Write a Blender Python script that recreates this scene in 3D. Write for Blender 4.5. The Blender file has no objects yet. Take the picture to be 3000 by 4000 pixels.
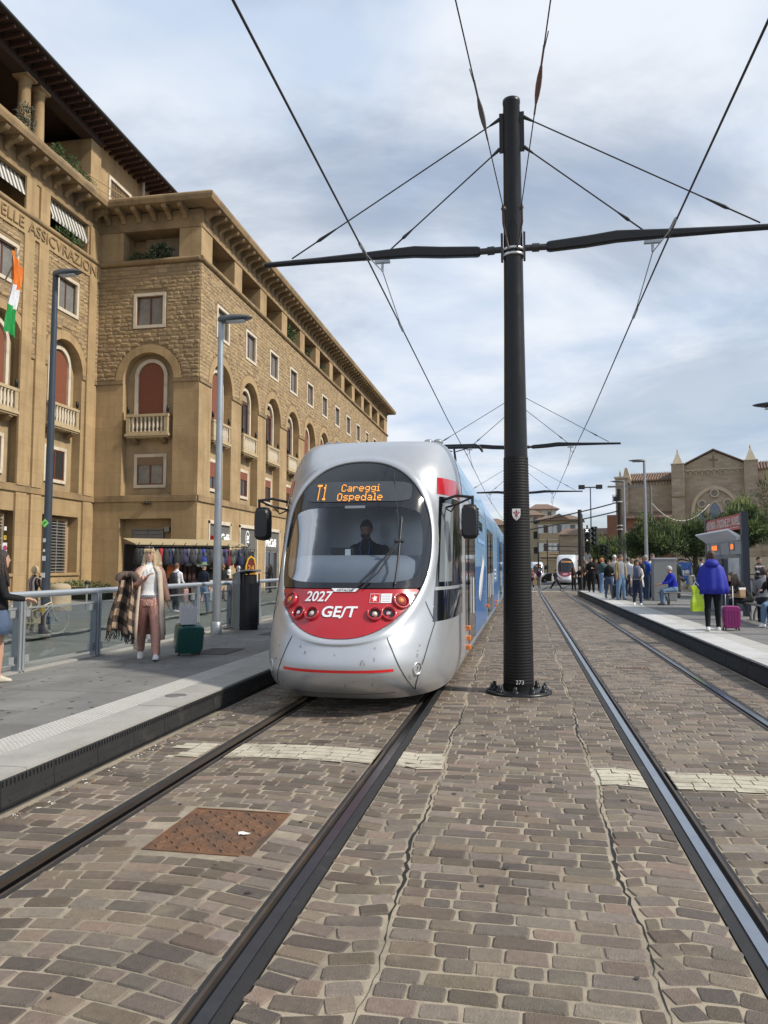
import bpy, bmesh, math, random
import numpy as np
from mathutils import Vector, Matrix
R=math.radians; PI=math.pi
rnd=random.Random(7)
SC=bpy.context.scene
COL=SC.collection
# ---------------------------------------------------------------- camera
cam=bpy.data.cameras.new('camera'); co=bpy.data.objects.new('camera',cam); COL.objects.link(co)
cam.sensor_fit='VERTICAL'; cam.sensor_height=36; cam.lens=36*1620/2212
cam.clip_start=.05; cam.clip_end=4000
co.location=(0,0,1.70)
co.rotation_euler=(R(90+4.0957),0,R(10.4823))
SC.camera=co
# ---------------------------------------------------------------- world, sun, exposure
SUN_EL,SUN_AZ=42,-9          # azimuth measured from +X towards +Y
w=bpy.data.worlds.new('World'); SC.world=w; w.use_nodes=True
nt=w.node_tree; nt.nodes.clear()
def N(t,nt=nt,**k):
    n=nt.nodes.new(t)
    for a,b in k.items(): setattr(n,a,b)
    return n
out=N('ShaderNodeOutputWorld'); bg=N('ShaderNodeBackground'); bg.inputs[1].default_value=.095
sky=N('ShaderNodeTexSky'); sky.sky_type='NISHITA'; sky.sun_disc=False
sky.sun_elevation=R(SUN_EL); sky.sun_rotation=R(90-SUN_AZ); sky.air_density=1.0; sky.dust_density=1.2; sky.ozone_density=1.0
tc=N('ShaderNodeTexCoord'); sep=N('ShaderNodeSeparateXYZ')
L=nt.links.new
L(tc.outputs['Generated'],sep.inputs[0])
def mth(op,a,b=None,c=None,nt=nt,clamp=False):
    n=nt.nodes.new('ShaderNodeMath'); n.operation=op; n.use_clamp=clamp
    for i,q in enumerate((a,b,c)):
        if q is None: continue
        if isinstance(q,(int,float)): n.inputs[i].default_value=q
        else: nt.links.new(q,n.inputs[i])
    return n.outputs[0]
zz=mth('ADD',mth('MAXIMUM',sep.outputs[2],0.0),.16)
cv=N('ShaderNodeCombineXYZ')
L(mth('DIVIDE',sep.outputs[0],zz),cv.inputs[0]); L(mth('DIVIDE',sep.outputs[1],zz),cv.inputs[1])
mp=N('ShaderNodeMapping'); mp.inputs['Rotation'].default_value=(0,0,R(28)); mp.inputs['Scale'].default_value=(.8,.8,1); mp.inputs['Location'].default_value=(3.1,1.7,0)
L(cv.outputs[0],mp.inputs[0])
n1=N('ShaderNodeTexNoise'); n1.inputs['Scale'].default_value=.9; n1.inputs['Detail'].default_value=7; n1.inputs['Roughness'].default_value=.60; n1.inputs['Distortion'].default_value=.5
L(mp.outputs[0],n1.inputs['Vector'])
n2=N('ShaderNodeTexNoise'); n2.inputs['Scale'].default_value=2.6; n2.inputs['Detail'].default_value=6; n2.inputs['Distortion'].default_value=.3
L(mp.outputs[0],n2.inputs['Vector'])
mr=N('ShaderNodeMapRange'); mr.interpolation_type='SMOOTHSTEP'
mr.inputs[1].default_value=.36; mr.inputs[2].default_value=.58; mr.inputs[3].default_value=.48; mr.inputs[4].default_value=.97
L(n1.outputs[0],mr.inputs[0])
cm=N('ShaderNodeMix'); cm.data_type='RGBA'; cm.inputs[6].default_value=(5.7,6.7,8.3,1); cm.inputs[7].default_value=(8.0,8.5,9.2,1)
mr2=N('ShaderNodeMapRange'); mr2.inputs[1].default_value=.36; mr2.inputs[2].default_value=.60
L(n2.outputs[0],mr2.inputs[0]); L(mr2.outputs[0],cm.inputs[0])
mx=N('ShaderNodeMix'); mx.data_type='RGBA'
L(mr.outputs[0],mx.inputs[0]); L(sky.outputs[0],mx.inputs[6]); L(cm.outputs[2],mx.inputs[7])
L(mx.outputs[2],bg.inputs[0]); L(bg.outputs[0],out.inputs[0])
sl=bpy.data.lights.new('sun','SUN'); sl.energy=3.9; sl.angle=R(4); sl.color=(1,.93,.82)
so=bpy.data.objects.new('sun',sl); COL.objects.link(so)
_d=Vector((math.cos(R(SUN_EL))*math.cos(R(SUN_AZ)),math.cos(R(SUN_EL))*math.sin(R(SUN_AZ)),math.sin(R(SUN_EL))))
so.rotation_euler=_d.to_track_quat('Z','Y').to_euler(); so.location=(30,-20,60)
vs=SC.view_settings; vs.view_transform='Standard'; vs.look='None'; vs.gamma=1; vs.use_curve_mapping=False; vs.exposure=0.2
SC.render.resolution_x=768; SC.render.resolution_y=1024
# ---------------------------------------------------------------- helpers
class MB:
    def __init__(s): s.v=[]; s.f=[]; s.m=[]; s.s=[]
    def add(s,vs,fs,mi=0,sm=False,T=None):
        o=len(s.v)
        s.v+= [tuple(T@Vector(p)) for p in vs] if T is not None else [tuple(p) for p in vs]
        for q in fs: s.f.append(tuple(i+o for i in q)); s.m.append(mi); s.s.append(sm)
        return s
    def box(s,x0,x1,y0,y1,z0,z1,mi=0,T=None):
        return s.add([(x0,y0,z0),(x1,y0,z0),(x1,y1,z0),(x0,y1,z0),(x0,y0,z1),(x1,y0,z1),(x1,y1,z1),(x0,y1,z1)],
            [(3,2,1,0),(4,5,6,7),(0,1,5,4),(1,2,6,5),(2,3,7,6),(3,0,4,7)],mi,False,T)
    def cbox(s,c,d,mi=0,T=None):
        return s.box(c[0]-d[0]/2,c[0]+d[0]/2,c[1]-d[1]/2,c[1]+d[1]/2,c[2]-d[2]/2,c[2]+d[2]/2,mi,T)
    def quad(s,a,b,c,d,mi=0,T=None): return s.add([a,b,c,d],[(0,1,2,3)],mi,False,T)
    def loft(s,rings,mi=0,sm=True,closed=True,caps=True,T=None):
        n=len(rings[0]); vs=[p for r in rings for p in r]; fs=[]
        for i in range(len(rings)-1):
            for j in range(n if closed else n-1):
                k=(j+1)%n; fs.append((i*n+j,i*n+k,(i+1)*n+k,(i+1)*n+j))
        s.add(vs,fs,mi,sm,T)
        if caps and closed:
            s.add(list(rings[0]),[tuple(range(n-1,-1,-1))],mi,False,T); s.add(list(rings[-1]),[tuple(range(n))],mi,False,T)
        return s
    def tube(s,pts,r,n=8,mi=0,sm=True,caps=True,T=None,sq=1.0,up=None):
        pts=[Vector(p) for p in pts]; m=len(pts)
        rs=r if isinstance(r,(list,tuple)) else [r]*m
        rings=[]; prev=None
        for i,p in enumerate(pts):
            t=(pts[min(i+1,m-1)]-pts[max(i-1,0)])
            if t.length<1e-9: t=Vector((0,0,1))
            t.normalize()
            if prev is None:
                a=Vector(up) if up else (Vector((0,0,1)) if abs(t.z)<.9 else Vector((1,0,0)))
            else: a=prev
            u=a-t*a.dot(t)
            if u.length<1e-6: u=t.orthogonal()
            u.normalize(); prev=u; b=t.cross(u)
            rr=rs[i]
            rings.append([p+u*(rr*sq*math.cos(2*PI*k/n))+b*(rr*math.sin(2*PI*k/n)) for k in range(n)])
        return s.loft(rings,mi,sm,True,caps,T)
    def lathe(s,pr,n=16,c=(0,0,0),mi=0,sm=True,T=None,caps=True):
        return s.loft([[(c[0]+r*math.cos(2*PI*k/n),c[1]+r*math.sin(2*PI*k/n),c[2]+z) for k in range(n)] for r,z in pr],mi,sm,True,caps,T)
    def prism(s,poly,ax,a0,a1,mi=0,T=None,sm=False):
        def P(p,a): return (a,p[0],p[1]) if ax=='x' else ((p[0],a,p[1]) if ax=='y' else (p[0],p[1],a))
        n=len(poly); A=[P(p,a0) for p in poly]; B=[P(p,a1) for p in poly]
        fs=[(i,(i+1)%n,n+(i+1)%n,n+i) for i in range(n)]
        s.add(A+B,fs,mi,sm,T); s.add(A,[tuple(range(n-1,-1,-1))],mi,False,T); s.add(B,[tuple(range(n))],mi,False,T)
        return s
    def ball(s,c,r,nu=10,nv=7,mi=0,T=None):
        r=(r,r,r) if isinstance(r,(int,float)) else r
        rings=[]
        for i in range(nv+1):
            a=-PI/2+PI*i/nv; q=max(math.cos(a),.02)
            rings.append([(c[0]+r[0]*q*math.cos(2*PI*k/nu),c[1]+r[1]*q*math.sin(2*PI*k/nu),c[2]+r[2]*math.sin(a)) for k in range(nu)])
        return s.loft(rings,mi,True,True,True,T)
    def mesh(s,name,mats):
        me=bpy.data.meshes.new(name); me.from_pydata(s.v,[],s.f)
        for m in (mats if isinstance(mats,(list,tuple)) else [mats]): me.materials.append(m)
        if any(s.m): me.polygons.foreach_set('material_index',s.m)
        me.polygons.foreach_set('use_smooth',s.s)
        me.update(); return me
    def build(s,name,mats,parent=None,loc=None,rz=None,bev=0,fix=True):
        me=s.mesh(name,mats)
        if fix:
            bm=bmesh.new(); bm.from_mesh(me); bmesh.ops.recalc_face_normals(bm,faces=bm.faces); bm.to_mesh(me); bm.free()
        o=bpy.data.objects.new(name,me); COL.objects.link(o)
        if parent: o.parent=parent
        if loc: o.location=loc
        if rz is not None: o.rotation_euler=(0,0,rz)
        if bev:
            b=o.modifiers.new('bevel','BEVEL'); b.width=bev; b.segments=2; b.limit_method='ANGLE'; b.angle_limit=R(40)
            b.harden_normals=False
        return o
def tag(o,label=None,cat=None,group=None,kind=None):
    if label: o['label']=label
    if cat: o['category']=cat
    if group: o['group']=group
    if kind: o['kind']=kind
    return o
def thing(name,label,cat,loc=(0,0,0),rz=0,group=None,kind=None):
    o=bpy.data.objects.new(name,None); COL.objects.link(o); o.location=loc; o.rotation_euler=(0,0,rz); o.empty_display_size=.2
    return tag(o,label,cat,group,kind)
def copyo(o,parent=None,loc=None,rz=None):
    c=o.copy(); COL.objects.link(c); c.parent=parent
    if loc is not None: c.location=loc
    if rz is not None: c.rotation_euler=(0,0,rz)
    for ch in o.children: copyo(ch,c)
    return c
def TR(loc=(0,0,0),rx=0,ry=0,rz=0,s=None):
    m=Matrix.Translation(loc)@Matrix.Rotation(rz,4,'Z')@Matrix.Rotation(ry,4,'Y')@Matrix.Rotation(rx,4,'X')
    if s: m=m@Matrix.Diagonal((*((s,)*3 if isinstance(s,(int,float)) else s),1))
    return m
def textmesh(txt,size=1,ext=.004,shear=0,font_w=1,align='CENTER',off=0):
    c=bpy.data.curves.new('txt','FONT'); c.body=txt; c.size=size; c.extrude=ext; c.shear=shear; c.align_x=align; c.align_y='CENTER'; c.offset=off; c.resolution_u=3
    o=bpy.data.objects.new('txt',c); COL.objects.link(o)
    dg=bpy.context.evaluated_depsgraph_get(); me=bpy.data.meshes.new_from_object(o.evaluated_get(dg))
    bpy.data.objects.remove(o); bpy.data.curves.remove(c)
    if font_w!=1:
        for v in me.vertices: v.co.x*=font_w
    return me
def text(name,txt,mat,parent,loc,size,T=None,ext=.004,shear=0,font_w=1,rot=(R(90),0,0),off=0,align='CENTER'):
    me=textmesh(txt,size,ext,shear,font_w,align,off); me.materials.clear(); me.materials.append(mat)
    o=bpy.data.objects.new(name,me); COL.objects.link(o); o.parent=parent; o.location=loc; o.rotation_euler=rot
    return o
# ---------------------------------------------------------------- materials
MATS={}
def M(key,col=None,rough=.6,metal=0,var=.12,vs=3.0,bump=0,bs=40,spec=.5,emit=None,es=1,fine=0,coat=0,dirt=None,ds=1.2,dr=(.5,.72),world=False,isl=0,hue=0,sheen=0,alpha=None,trans=0,ashlar=None,streak=False):
    if key in MATS: return MATS[key]
    m=bpy.data.materials.new(key); m.use_nodes=True; nt=m.node_tree; b=nt.nodes['Principled BSDF']; L=nt.links.new
    b.inputs['Base Color'].default_value=(*col,1); b.inputs['Roughness'].default_value=rough; b.inputs['Metallic'].default_value=metal
    b.inputs['Specular IOR Level'].default_value=spec
    if coat: b.inputs['Coat Weight'].default_value=coat; b.inputs['Coat Roughness'].default_value=.06
    if sheen: b.inputs['Sheen Weight'].default_value=sheen
    if trans: b.inputs['Transmission Weight'].default_value=trans
    if emit: b.inputs['Emission Color'].default_value=(*emit,1); b.inputs['Emission Strength'].default_value=es
    if world: vec=nt.nodes.new('ShaderNodeNewGeometry').outputs['Position']
    else: vec=nt.nodes.new('ShaderNodeTexCoord').outputs['Object']
    def noise(sc,det=4,ro=.55):
        n=nt.nodes.new('ShaderNodeTexNoise'); n.inputs['Scale'].default_value=sc; n.inputs['Detail'].default_value=det; n.inputs['Roughness'].default_value=ro
        L(vec,n.inputs['Vector']); return n.outputs[0]
    hs=None
    if var or fine or isl or hue:
        val=None
        def acc(x):
            nonlocal val
            val=x if val is None else mth('MULTIPLY',val,x,nt=nt)
        if var: acc(mth('MULTIPLY_ADD',noise(vs),var*3.2,1-var*1.6,nt=nt))
        if fine: acc(mth('MULTIPLY_ADD',noise(vs*14,3),fine*3.2,1-fine*1.6,nt=nt))
        g=None
        if isl:
            gi=nt.nodes.new('ShaderNodeNewGeometry'); oi=nt.nodes.new('ShaderNodeObjectInfo')
            g=mth('FRACT',mth('ADD',gi.outputs['Random Per Island'],oi.outputs['Random'],nt=nt),nt=nt)
            acc(mth('MULTIPLY_ADD',g,isl*2,1-isl,nt=nt))
        hs=nt.nodes.new('ShaderNodeHueSaturation'); hs.inputs['Color'].default_value=(*col,1)
        if val is not None: L(val,hs.inputs['Value'])
        if hue and g is not None:
            g2=mth('FRACT',mth('MULTIPLY',g,7.31,nt=nt),nt=nt)
            L(mth('MULTIPLY_ADD',g2,hue*2,.5-hue,nt=nt),hs.inputs['Hue'])
            g3=mth('FRACT',mth('MULTIPLY',g,23.7,nt=nt),nt=nt)
            L(mth('MULTIPLY_ADD',g3,min(hue*24,.8),1-min(hue*13,.45),nt=nt),hs.inputs['Saturation'])
        outc=hs.outputs[0]
        if ashlar:
            bw,bh,am,jd=ashlar; sp_=nt.nodes.new('ShaderNodeSeparateXYZ'); L(vec,sp_.inputs[0]); cb_=nt.nodes.new('ShaderNodeCombineXYZ')
            L(mth('ADD',sp_.outputs[0],sp_.outputs[1],nt=nt),cb_.inputs[0]); L(sp_.outputs[2],cb_.inputs[1])
            bk=nt.nodes.new('ShaderNodeTexBrick'); bk.inputs['Scale'].default_value=1; bk.inputs['Brick Width'].default_value=bw; bk.inputs['Row Height'].default_value=bh; bk.inputs['Mortar Size'].default_value=bh*.022; bk.inputs['Mortar Smooth'].default_value=.3
            bk.inputs['Color1'].default_value=(1-am,)*3+(1,); bk.inputs['Color2'].default_value=(1+am*.5,)*3+(1,); bk.inputs['Mortar'].default_value=(jd,)*3+(1,)
            L(cb_.outputs[0],bk.inputs['Vector']); mu=nt.nodes.new('ShaderNodeMix'); mu.data_type='RGBA'; mu.blend_type='MULTIPLY'; mu.inputs[0].default_value=1; L(outc,mu.inputs[6]); L(bk.outputs[0],mu.inputs[7]); outc=mu.outputs[2]
        if streak:
            mpp=nt.nodes.new('ShaderNodeMapping'); mpp.inputs['Scale'].default_value=(2.2,2.2,.16); L(vec,mpp.inputs[0]); ns=nt.nodes.new('ShaderNodeTexNoise'); ns.inputs['Scale'].default_value=1; ns.inputs['Detail'].default_value=5; L(mpp.outputs[0],ns.inputs['Vector'])
            mu=nt.nodes.new('ShaderNodeMix'); mu.data_type='RGBA'; mu.blend_type='MULTIPLY'; mrs=nt.nodes.new('ShaderNodeMapRange'); mrs.inputs[1].default_value=.48; mrs.inputs[2].default_value=.75; mrs.inputs[4].default_value=.75; L(ns.outputs[0],mrs.inputs[0]); L(mrs.outputs[0],mu.inputs[0]); L(outc,mu.inputs[6]); mu.inputs[7].default_value=(.62,.58,.52,1); outc=mu.outputs[2]
        if dirt:
            mxx=nt.nodes.new('ShaderNodeMix'); mxx.data_type='RGBA'; mrr=nt.nodes.new('ShaderNodeMapRange')
            mrr.inputs[1].default_value=dr[0]; mrr.inputs[2].default_value=dr[1]
            L(noise(ds,6,.62),mrr.inputs[0]); L(mrr.outputs[0],mxx.inputs[0]); L(outc,mxx.inputs[6]); mxx.inputs[7].default_value=(*dirt,1); outc=mxx.outputs[2]
        L(outc,b.inputs['Base Color'])
    if bump:
        bn=nt.nodes.new('ShaderNodeBump'); bn.inputs['Strength'].default_value=bump; bn.inputs['Distance'].default_value=.02
        L(noise(bs,5,.6),bn.inputs['Height']); L(bn.outputs[0],b.inputs['Normal'])
    if var and rough>.15 and not metal:
        L(mth('MULTIPLY_ADD',noise(vs*2.3),.25,rough-.12,nt=nt,clamp=True),b.inputs['Roughness'])
    MATS[key]=m; return m
def glassmat(key,tint=(.6,.68,.7),refl=1.0,clear=.9):
    if key in MATS: return MATS[key]
    m=bpy.data.materials.new(key); m.use_nodes=True; nt=m.node_tree; nt.nodes.clear(); L=nt.links.new
    o=nt.nodes.new('ShaderNodeOutputMaterial'); t=nt.nodes.new('ShaderNodeBsdfTransparent'); g=nt.nodes.new('ShaderNodeBsdfGlossy'); x=nt.nodes.new('ShaderNodeMixShader'); fr=nt.nodes.new('ShaderNodeFresnel')
    t.inputs[0].default_value=(*tint,1); g.inputs['Roughness'].default_value=.01; g.inputs[0].default_value=(.95,.97,1,1); fr.inputs[0].default_value=1.5
    L(mth('MULTIPLY',fr.outputs[0],refl,nt=nt,clamp=True),x.inputs[0]); L(t.outputs[0],x.inputs[1]); L(g.outputs[0],x.inputs[2]); L(x.outputs[0],o.inputs[0])
    MATS[key]=m; return m
def inframe(x,y,z=0,mar=0):
    a=R(10.4823); p=R(4.0957); dx,dy,dz=x,y,z-1.7
    r=dx*math.cos(a)+dy*math.sin(a); h=-dx*math.sin(a)+dy*math.cos(a)
    fw=h*math.cos(p)+dz*math.sin(p); up=-h*math.sin(p)+dz*math.cos(p)
    if fw<.1: return None
    u=829.5+1620*r/fw; v=1106-1620*up/fw
    return (u,v) if -mar<u<1659+mar and -mar<v<2212+mar else None
def gz(y): return 0.0 if y<46 else -.011*(min(y,140)-46)
# ================================================================ ground, tracks, platforms
m_asph=M('asphalt',(.105,.107,.108),.85,var=.16,vs=.6,fine=.14,bump=.25,bs=120,world=True)
m_street=M('street_stone',(.20,.205,.185),.7,var=.14,vs=.5,fine=.10,bump=.15,bs=60,world=True)
m_mortar=M('joint_sand',(.31,.265,.20),.9,var=.25,vs=1.3,fine=.22,bump=.4,bs=150,world=True,dirt=(.12,.10,.08),ds=.8,dr=(.5,.7))
m_pave=M('porphyry',(.150,.119,.092),.62,var=.18,vs=2.0,fine=.20,bump=.5,bs=110,world=True,isl=.44,hue=.016,dirt=(.22,.185,.13),ds=2.4,dr=(.55,.80))
m_steel=M('rail_steel',(.42,.44,.47),.22,metal=1,var=.10,vs=6,world=True)
m_rust=M('rail_rust',(.085,.07,.062),.5,metal=.5,var=.25,vs=5,world=True,dirt=(.15,.10,.06),ds=3)
m_rub=M('rubber',(.018,.018,.019),.7,var=.25,vs=5,bump=.2,bs=60,world=True,dirt=(.07,.065,.055),ds=3,dr=(.58,.82))
m_dark=M('dark_gap',(.012,.012,.012),.9,var=0)
m_white=M('road_paint',(.44,.405,.32),.7,var=.2,vs=3,fine=.2,world=True,dirt=(.20,.165,.12),ds=3.5,dr=(.5,.72))
m_conc=M('kerb_concrete',(.33,.32,.295),.8,var=.10,vs=2,fine=.10,bump=.25,bs=90,world=True,dirt=(.26,.25,.23),ds=1.7,dr=(.5,.75))
m_slab=M('platform_slab',(.175,.172,.165),.72,var=.14,vs=1.5,fine=.14,bump=.3,bs=90,world=True,isl=.14,dirt=(.12,.118,.11),ds=1.1,dr=(.46,.72))
m_tact=M('tactile',(.40,.39,.365),.75,var=.10,vs=2,fine=.08,bump=.1,bs=90,world=True,dirt=(.33,.32,.29),ds=2)

# the ground reaches the horizon and falls away gently beyond the stop
mb=MB(); ys=[-600,-40,20,46,80,110,140,400,3000]; xs=[-3000,-300,-60,-7.3,8,60,300,3000]
vs_=[(x,y,gz(y)-.06) for y in ys for x in xs]; n=len(xs)
mb.add(vs_,[(j*n+i,j*n+i+1,(j+1)*n+i+1,(j+1)*n+i) for j in range(len(ys)-1) for i in range(n-1)])
ground=tag(mb.build('ground',m_asph),kind='structure')
# street in front of the left building, and its pavement step
mb=MB().box(-11.2,-7.05,-12,36,-.3,-.035); road=tag(mb.build('road',m_street),kind='structure')
mb=MB().box(-60,-11.2,-12,110,-.3,.04); mb.box(-11.36,-11.2,-12,110,-.3,.055,1)
pav=tag(mb.build('pavement',[m_street,m_conc]),kind='structure')
# faint joints of the big street slabs, one slab each near the railing
slabm=MB().box(-.74,.74,-.37,.37,0,.022).mesh('pavement_slab',m_street)
cnt=0
for j in range(36):
    for i in range(8):
        y=7.5+j*.76; x=-12.15-i*1.5+(.37 if j%2 else 0)
        if x<-22.4 or cnt>=288: continue
        o=bpy.data.objects.new('pavement_slab',slabm); COL.objects.link(o); o.parent=pav; o.location=(x,y,.034+rnd.uniform(-.002,.003)); cnt+=1

# ---- track bed
trk=MB(); trk.box(-3.55,3.34,-6,52,-.3,-.07)
for a,b in ((-3.55,-2.864),(-2.647,-1.312),(-1.097,.924),(1.138,2.459),(2.673,3.34)): trk.box(a,b,-6,52,-.08,-.0075)
track=tag(trk.build('track_paving',m_mortar),kind='structure')
def crackL(y): return -.62-.012*y+.02*math.sin(y*2.3)+.012*math.sin(y*6.1+1)
def crackR(y): return .49+.007*y+.02*math.sin(y*1.9+2)+.012*math.sin(y*5.3)
RAILS=[-2.755,-1.205,1.03,2.565]
HW=.105
strips=[(lambda y:-3.49,lambda y:RAILS[0]-HW,0),(lambda y:RAILS[0]+HW,lambda y:RAILS[1]-HW,.10),
        (lambda y:RAILS[1]+HW,lambda y:crackL(y)-.014,-.05),(lambda y:crackL(y)+.014,lambda y:crackR(y)-.014,0),
        (lambda y:crackR(y)+.014,lambda y:RAILS[2]-HW,.05),(lambda y:RAILS[2]+HW,lambda y:RAILS[3]-HW,.05),
        (lambda y:RAILS[3]+HW,lambda y:3.30,0)]
MAN=(-2.27,-1.61,4.32,5.09)
stones=[]
for si,(xa,xb,arc) in enumerate(strips):
    y=1.9; 
    while y<50:
        pitch=rnd.uniform(.105,.128)
        x0=xa(y); x1=xb(y); x=x0+rnd.uniform(0,.004)
        if x1-x0<.05: y+=pitch; continue
        first=True
        while x<x1-.03:
            l=rnd.choice([.13,.16,.18,.20,.22,.25,.29])*rnd.uniform(.92,1.08)
            if first and rnd.random()<.5: l*=.6
            first=False
            if x1-x-l<.09: l=x1-x
            cx=x+l/2; u=(cx-(x0+x1)/2)/max((x1-x0)/2,.01)
            yy=y+arc*(1-u*u)+.006*math.sin(cx*3+y*.7)
            if not(MAN[0]-l*.42<cx<MAN[1]+l*.42 and MAN[2]-.04<yy+pitch/2<MAN[3]+.05):
                stones.append((cx,yy+pitch/2,l,pitch,-2*arc*u/max((x1-x0)/2,.01)+.018*math.cos(cx*3+y*.7)))
            x+=l
        y+=pitch
def stone_mesh(l,d,fine,g=None,z=0,cx=0,cy=0,rz=0):
    g=g if g is not None else rnd.uniform(.008,.017)
    hx,hy=l/2-g/2,d/2-g/2
    j=lambda a: rnd.uniform(-a,a)
    base=[(-hx+j(.006),-hy+j(.004)),(hx+j(.006),-hy+j(.004)),(hx+j(.006),hy+j(.004)),(-hx+j(.006),hy+j(.004))]
    if fine:
        ch=rnd.uniform(.005,.013); pts=[]
        for k in range(4):
            p=Vector(base[k]); a=Vector(base[k-1]); b=Vector(base[(k+1)%4])
            pts+= [p+(a-p).normalized()*ch*rnd.uniform(.6,1.3),p+(b-p).normalized()*ch*rnd.uniform(.6,1.3)]
    else: pts=[Vector(p) for p in base]
    n=len(pts); b=.0065; tl=(j(.025),j(.025))
    R1=[(p.x,p.y,-.02) for p in pts]; R2=[(p.x,p.y,-.007) for p in pts]
    R3=[(p.x*(1-b/hx),p.y*(1-b/hy),p.x*tl[0]+p.y*tl[1]) for p in pts]
    vs=R1+R2+R3 if fine else R2+R3
    fs=[]; m=3 if fine else 2
    for r in range(m-1):
        for k in range(n): fs.append((r*n+k,r*n+(k+1)%n,(r+1)*n+(k+1)%n,(r+1)*n+k))
    fs.append(tuple(range((m-1)*n,m*n)))
    return [(v[0]+cx,v[1]+cy+v[0]*rz,v[2]+z) for v in vs],fs
vis=[]; rest=[]
for s in stones:
    q=inframe(s[0],s[1],0,10)
    (vis if (q and not(MAN[0]-.1<s[0]<MAN[1]+.1 and MAN[2]-.1<s[1]<MAN[3]+.1)) else rest).append(s)
vis.sort(key=lambda s:(s[1]**3)/(s[2]*s[3])); near=vis[:300]; rest+=vis[300:]
protos=[]
for k in range(20):
    v,f=stone_mesh(.20,.115,True,rnd.uniform(.009,.016)); mb=MB().add(v,f); protos.append(mb.mesh('paving_stone',m_pave))
for s in near:
    o=bpy.data.objects.new('paving_stone',rnd.choice(protos)); COL.objects.link(o); o.parent=track
    o.location=(s[0],s[1],rnd.uniform(-.004,.002)); o.scale=(s[2]/.20,s[3]/.115,1); o.rotation_euler=(0,0,rnd.choice((0,PI))+math.atan(s[4])+rnd.uniform(-.015,.015))
mb=MB()
for s in rest:
    v,f=stone_mesh(s[2],s[3],s[1]<9,None,rnd.uniform(-.005,.002),s[0],s[1],s[4]); mb.add(v,f)
tag(mb.build('paving_stones',m_pave,track,fix=False),kind='stuff')
# cracks
for cf in (crackL,crackR):
    mb=MB(); pts=[]
    y=1.9
    while y<44:
        wd=max(.0012,.0035+.005*math.sin(y*1.7)+rnd.uniform(-.003,.004)); c=cf(y)+rnd.uniform(-.011,.011); pts.append((c-wd,c+wd,y)); y+=rnd.uniform(.03,.09)
    for a,b in zip(pts,pts[1:]): mb.quad((a[0],a[2],-.0045),(a[1],a[2],-.0045),(b[1],b[2],-.0045),(b[0],b[2],-.0045))
    mb.build('settlement_crack',m_dark,track,fix=False)
# rails: head, groove, lip and rubber flanks follow a gentle bend far off
def railx(x,y): return x+(0 if y<45 else .0016*(y-45)**2)
def railstrip(mb,x0,x1,z0,z1,X,y0=-5,y1=100,mi=0):
    ys=[y0,10,20,30,45]+list(range(50,int(y1)+1,5))
    rings=[]
    for y in ys:
        if y>y1: break
        g=gz(y); rx=railx(X,y)
        rings.append([(rx+x0,y,z0+g),(rx+x1,y,z0+g),(rx+x1,y,z1+g),(rx+x0,y,z1+g)])
    mb.loft(rings,mi,False)
names=['outer rail of the left track beside the long platform','inner rail of the left track under the tram','inner rail of the right track','outer rail of the right track next to the crowded platform']
for i,X in enumerate(RAILS):
    t=thing('rail','grooved steel '+names[i],None,kind='structure')
    sg=1 if i in (0,2) else -1       # groove sits on the inner side
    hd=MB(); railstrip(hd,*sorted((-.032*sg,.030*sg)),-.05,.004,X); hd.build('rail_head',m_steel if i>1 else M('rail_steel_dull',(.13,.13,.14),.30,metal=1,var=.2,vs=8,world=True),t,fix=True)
    gr=MB(); railstrip(gr,*sorted((.030*sg,.066*sg)),-.06,-.022,X); gr.build('groove',m_dark,t)
    lp=MB(); railstrip(lp,*sorted((.066*sg,.084*sg)),-.05,.001,X); lp.build('lip',m_rust,t)
    r1=MB(); railstrip(r1,*sorted((-.098*sg,-.032*sg)),-.05,-.003,X); r1.build('rubber_flank',m_rub,t)
    r2=MB(); railstrip(r2,*sorted((.084*sg,.108*sg)),-.05,-.004,X); r2.build('rubber_flank',m_rub,t)
# white stop lines, painted over the stones
def paint(name,label,x0,x1,yf,wd):
    mb=MB(); mo=MB()
    x=x0
    while x<x1:
        xe=min(x+.1,x1); 
        if not any(abs((x+xe)/2-r)<.10 for r in RAILS):
            mo.quad((x,yf(x)-wd/2,-.004),(xe,yf(xe)-wd/2,-.004),(xe,yf(xe)+wd/2,-.004),(x,yf(x)+wd/2,-.004))
        x=xe
    for (cx,cy,l,d,sl0) in stones:
        if x0-.02<cx<x1+.02:
            lo,hi=yf(cx)-wd/2+rnd.uniform(-.012,.012),yf(cx)+wd/2+rnd.uniform(-.012,.012)
            a,b=max(cy-d/2+.004,lo),min(cy+d/2-.004,hi)
            if b-a>.012:
                k_=sl0*(l/2-.005); mb.quad((cx-l/2+.005,a-k_,.0056),(cx+l/2-.005,a+k_,.0056),(cx+l/2-.005,b+k_,.0056),(cx-l/2+.005,b-k_,.0056))
    t=thing(name,label,'road marking')
    for a_,b_ in zip([-9]+RAILS,RAILS+[9]):
        q=MB(); q.v=mb.v; fs=[f for f in mb.f if a_<sum(mb.v[i][0] for i in f)/4<b_]
        if fs:
            use=sorted({i for f in fs for i in f}); ix={v:k for k,v in enumerate(use)}; q=MB().add([mb.v[i] for i in use],[tuple(ix[i] for i in f) for f in fs]); tag(q.build('paint',m_white,t,fix=False),kind='stuff')
    mo.build('joint_paint',M('paint_joint',(.42,.385,.30),.8,var=.2,world=True,dirt=(.24,.21,.16),ds=6),t,fix=False)
paint('stop_line','worn white stop line painted across the left track in front of the tram',-3.17,-.70,lambda x:6.60+.13*max(0,1-((x+1.95)/1.25)**2),.50)
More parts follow.
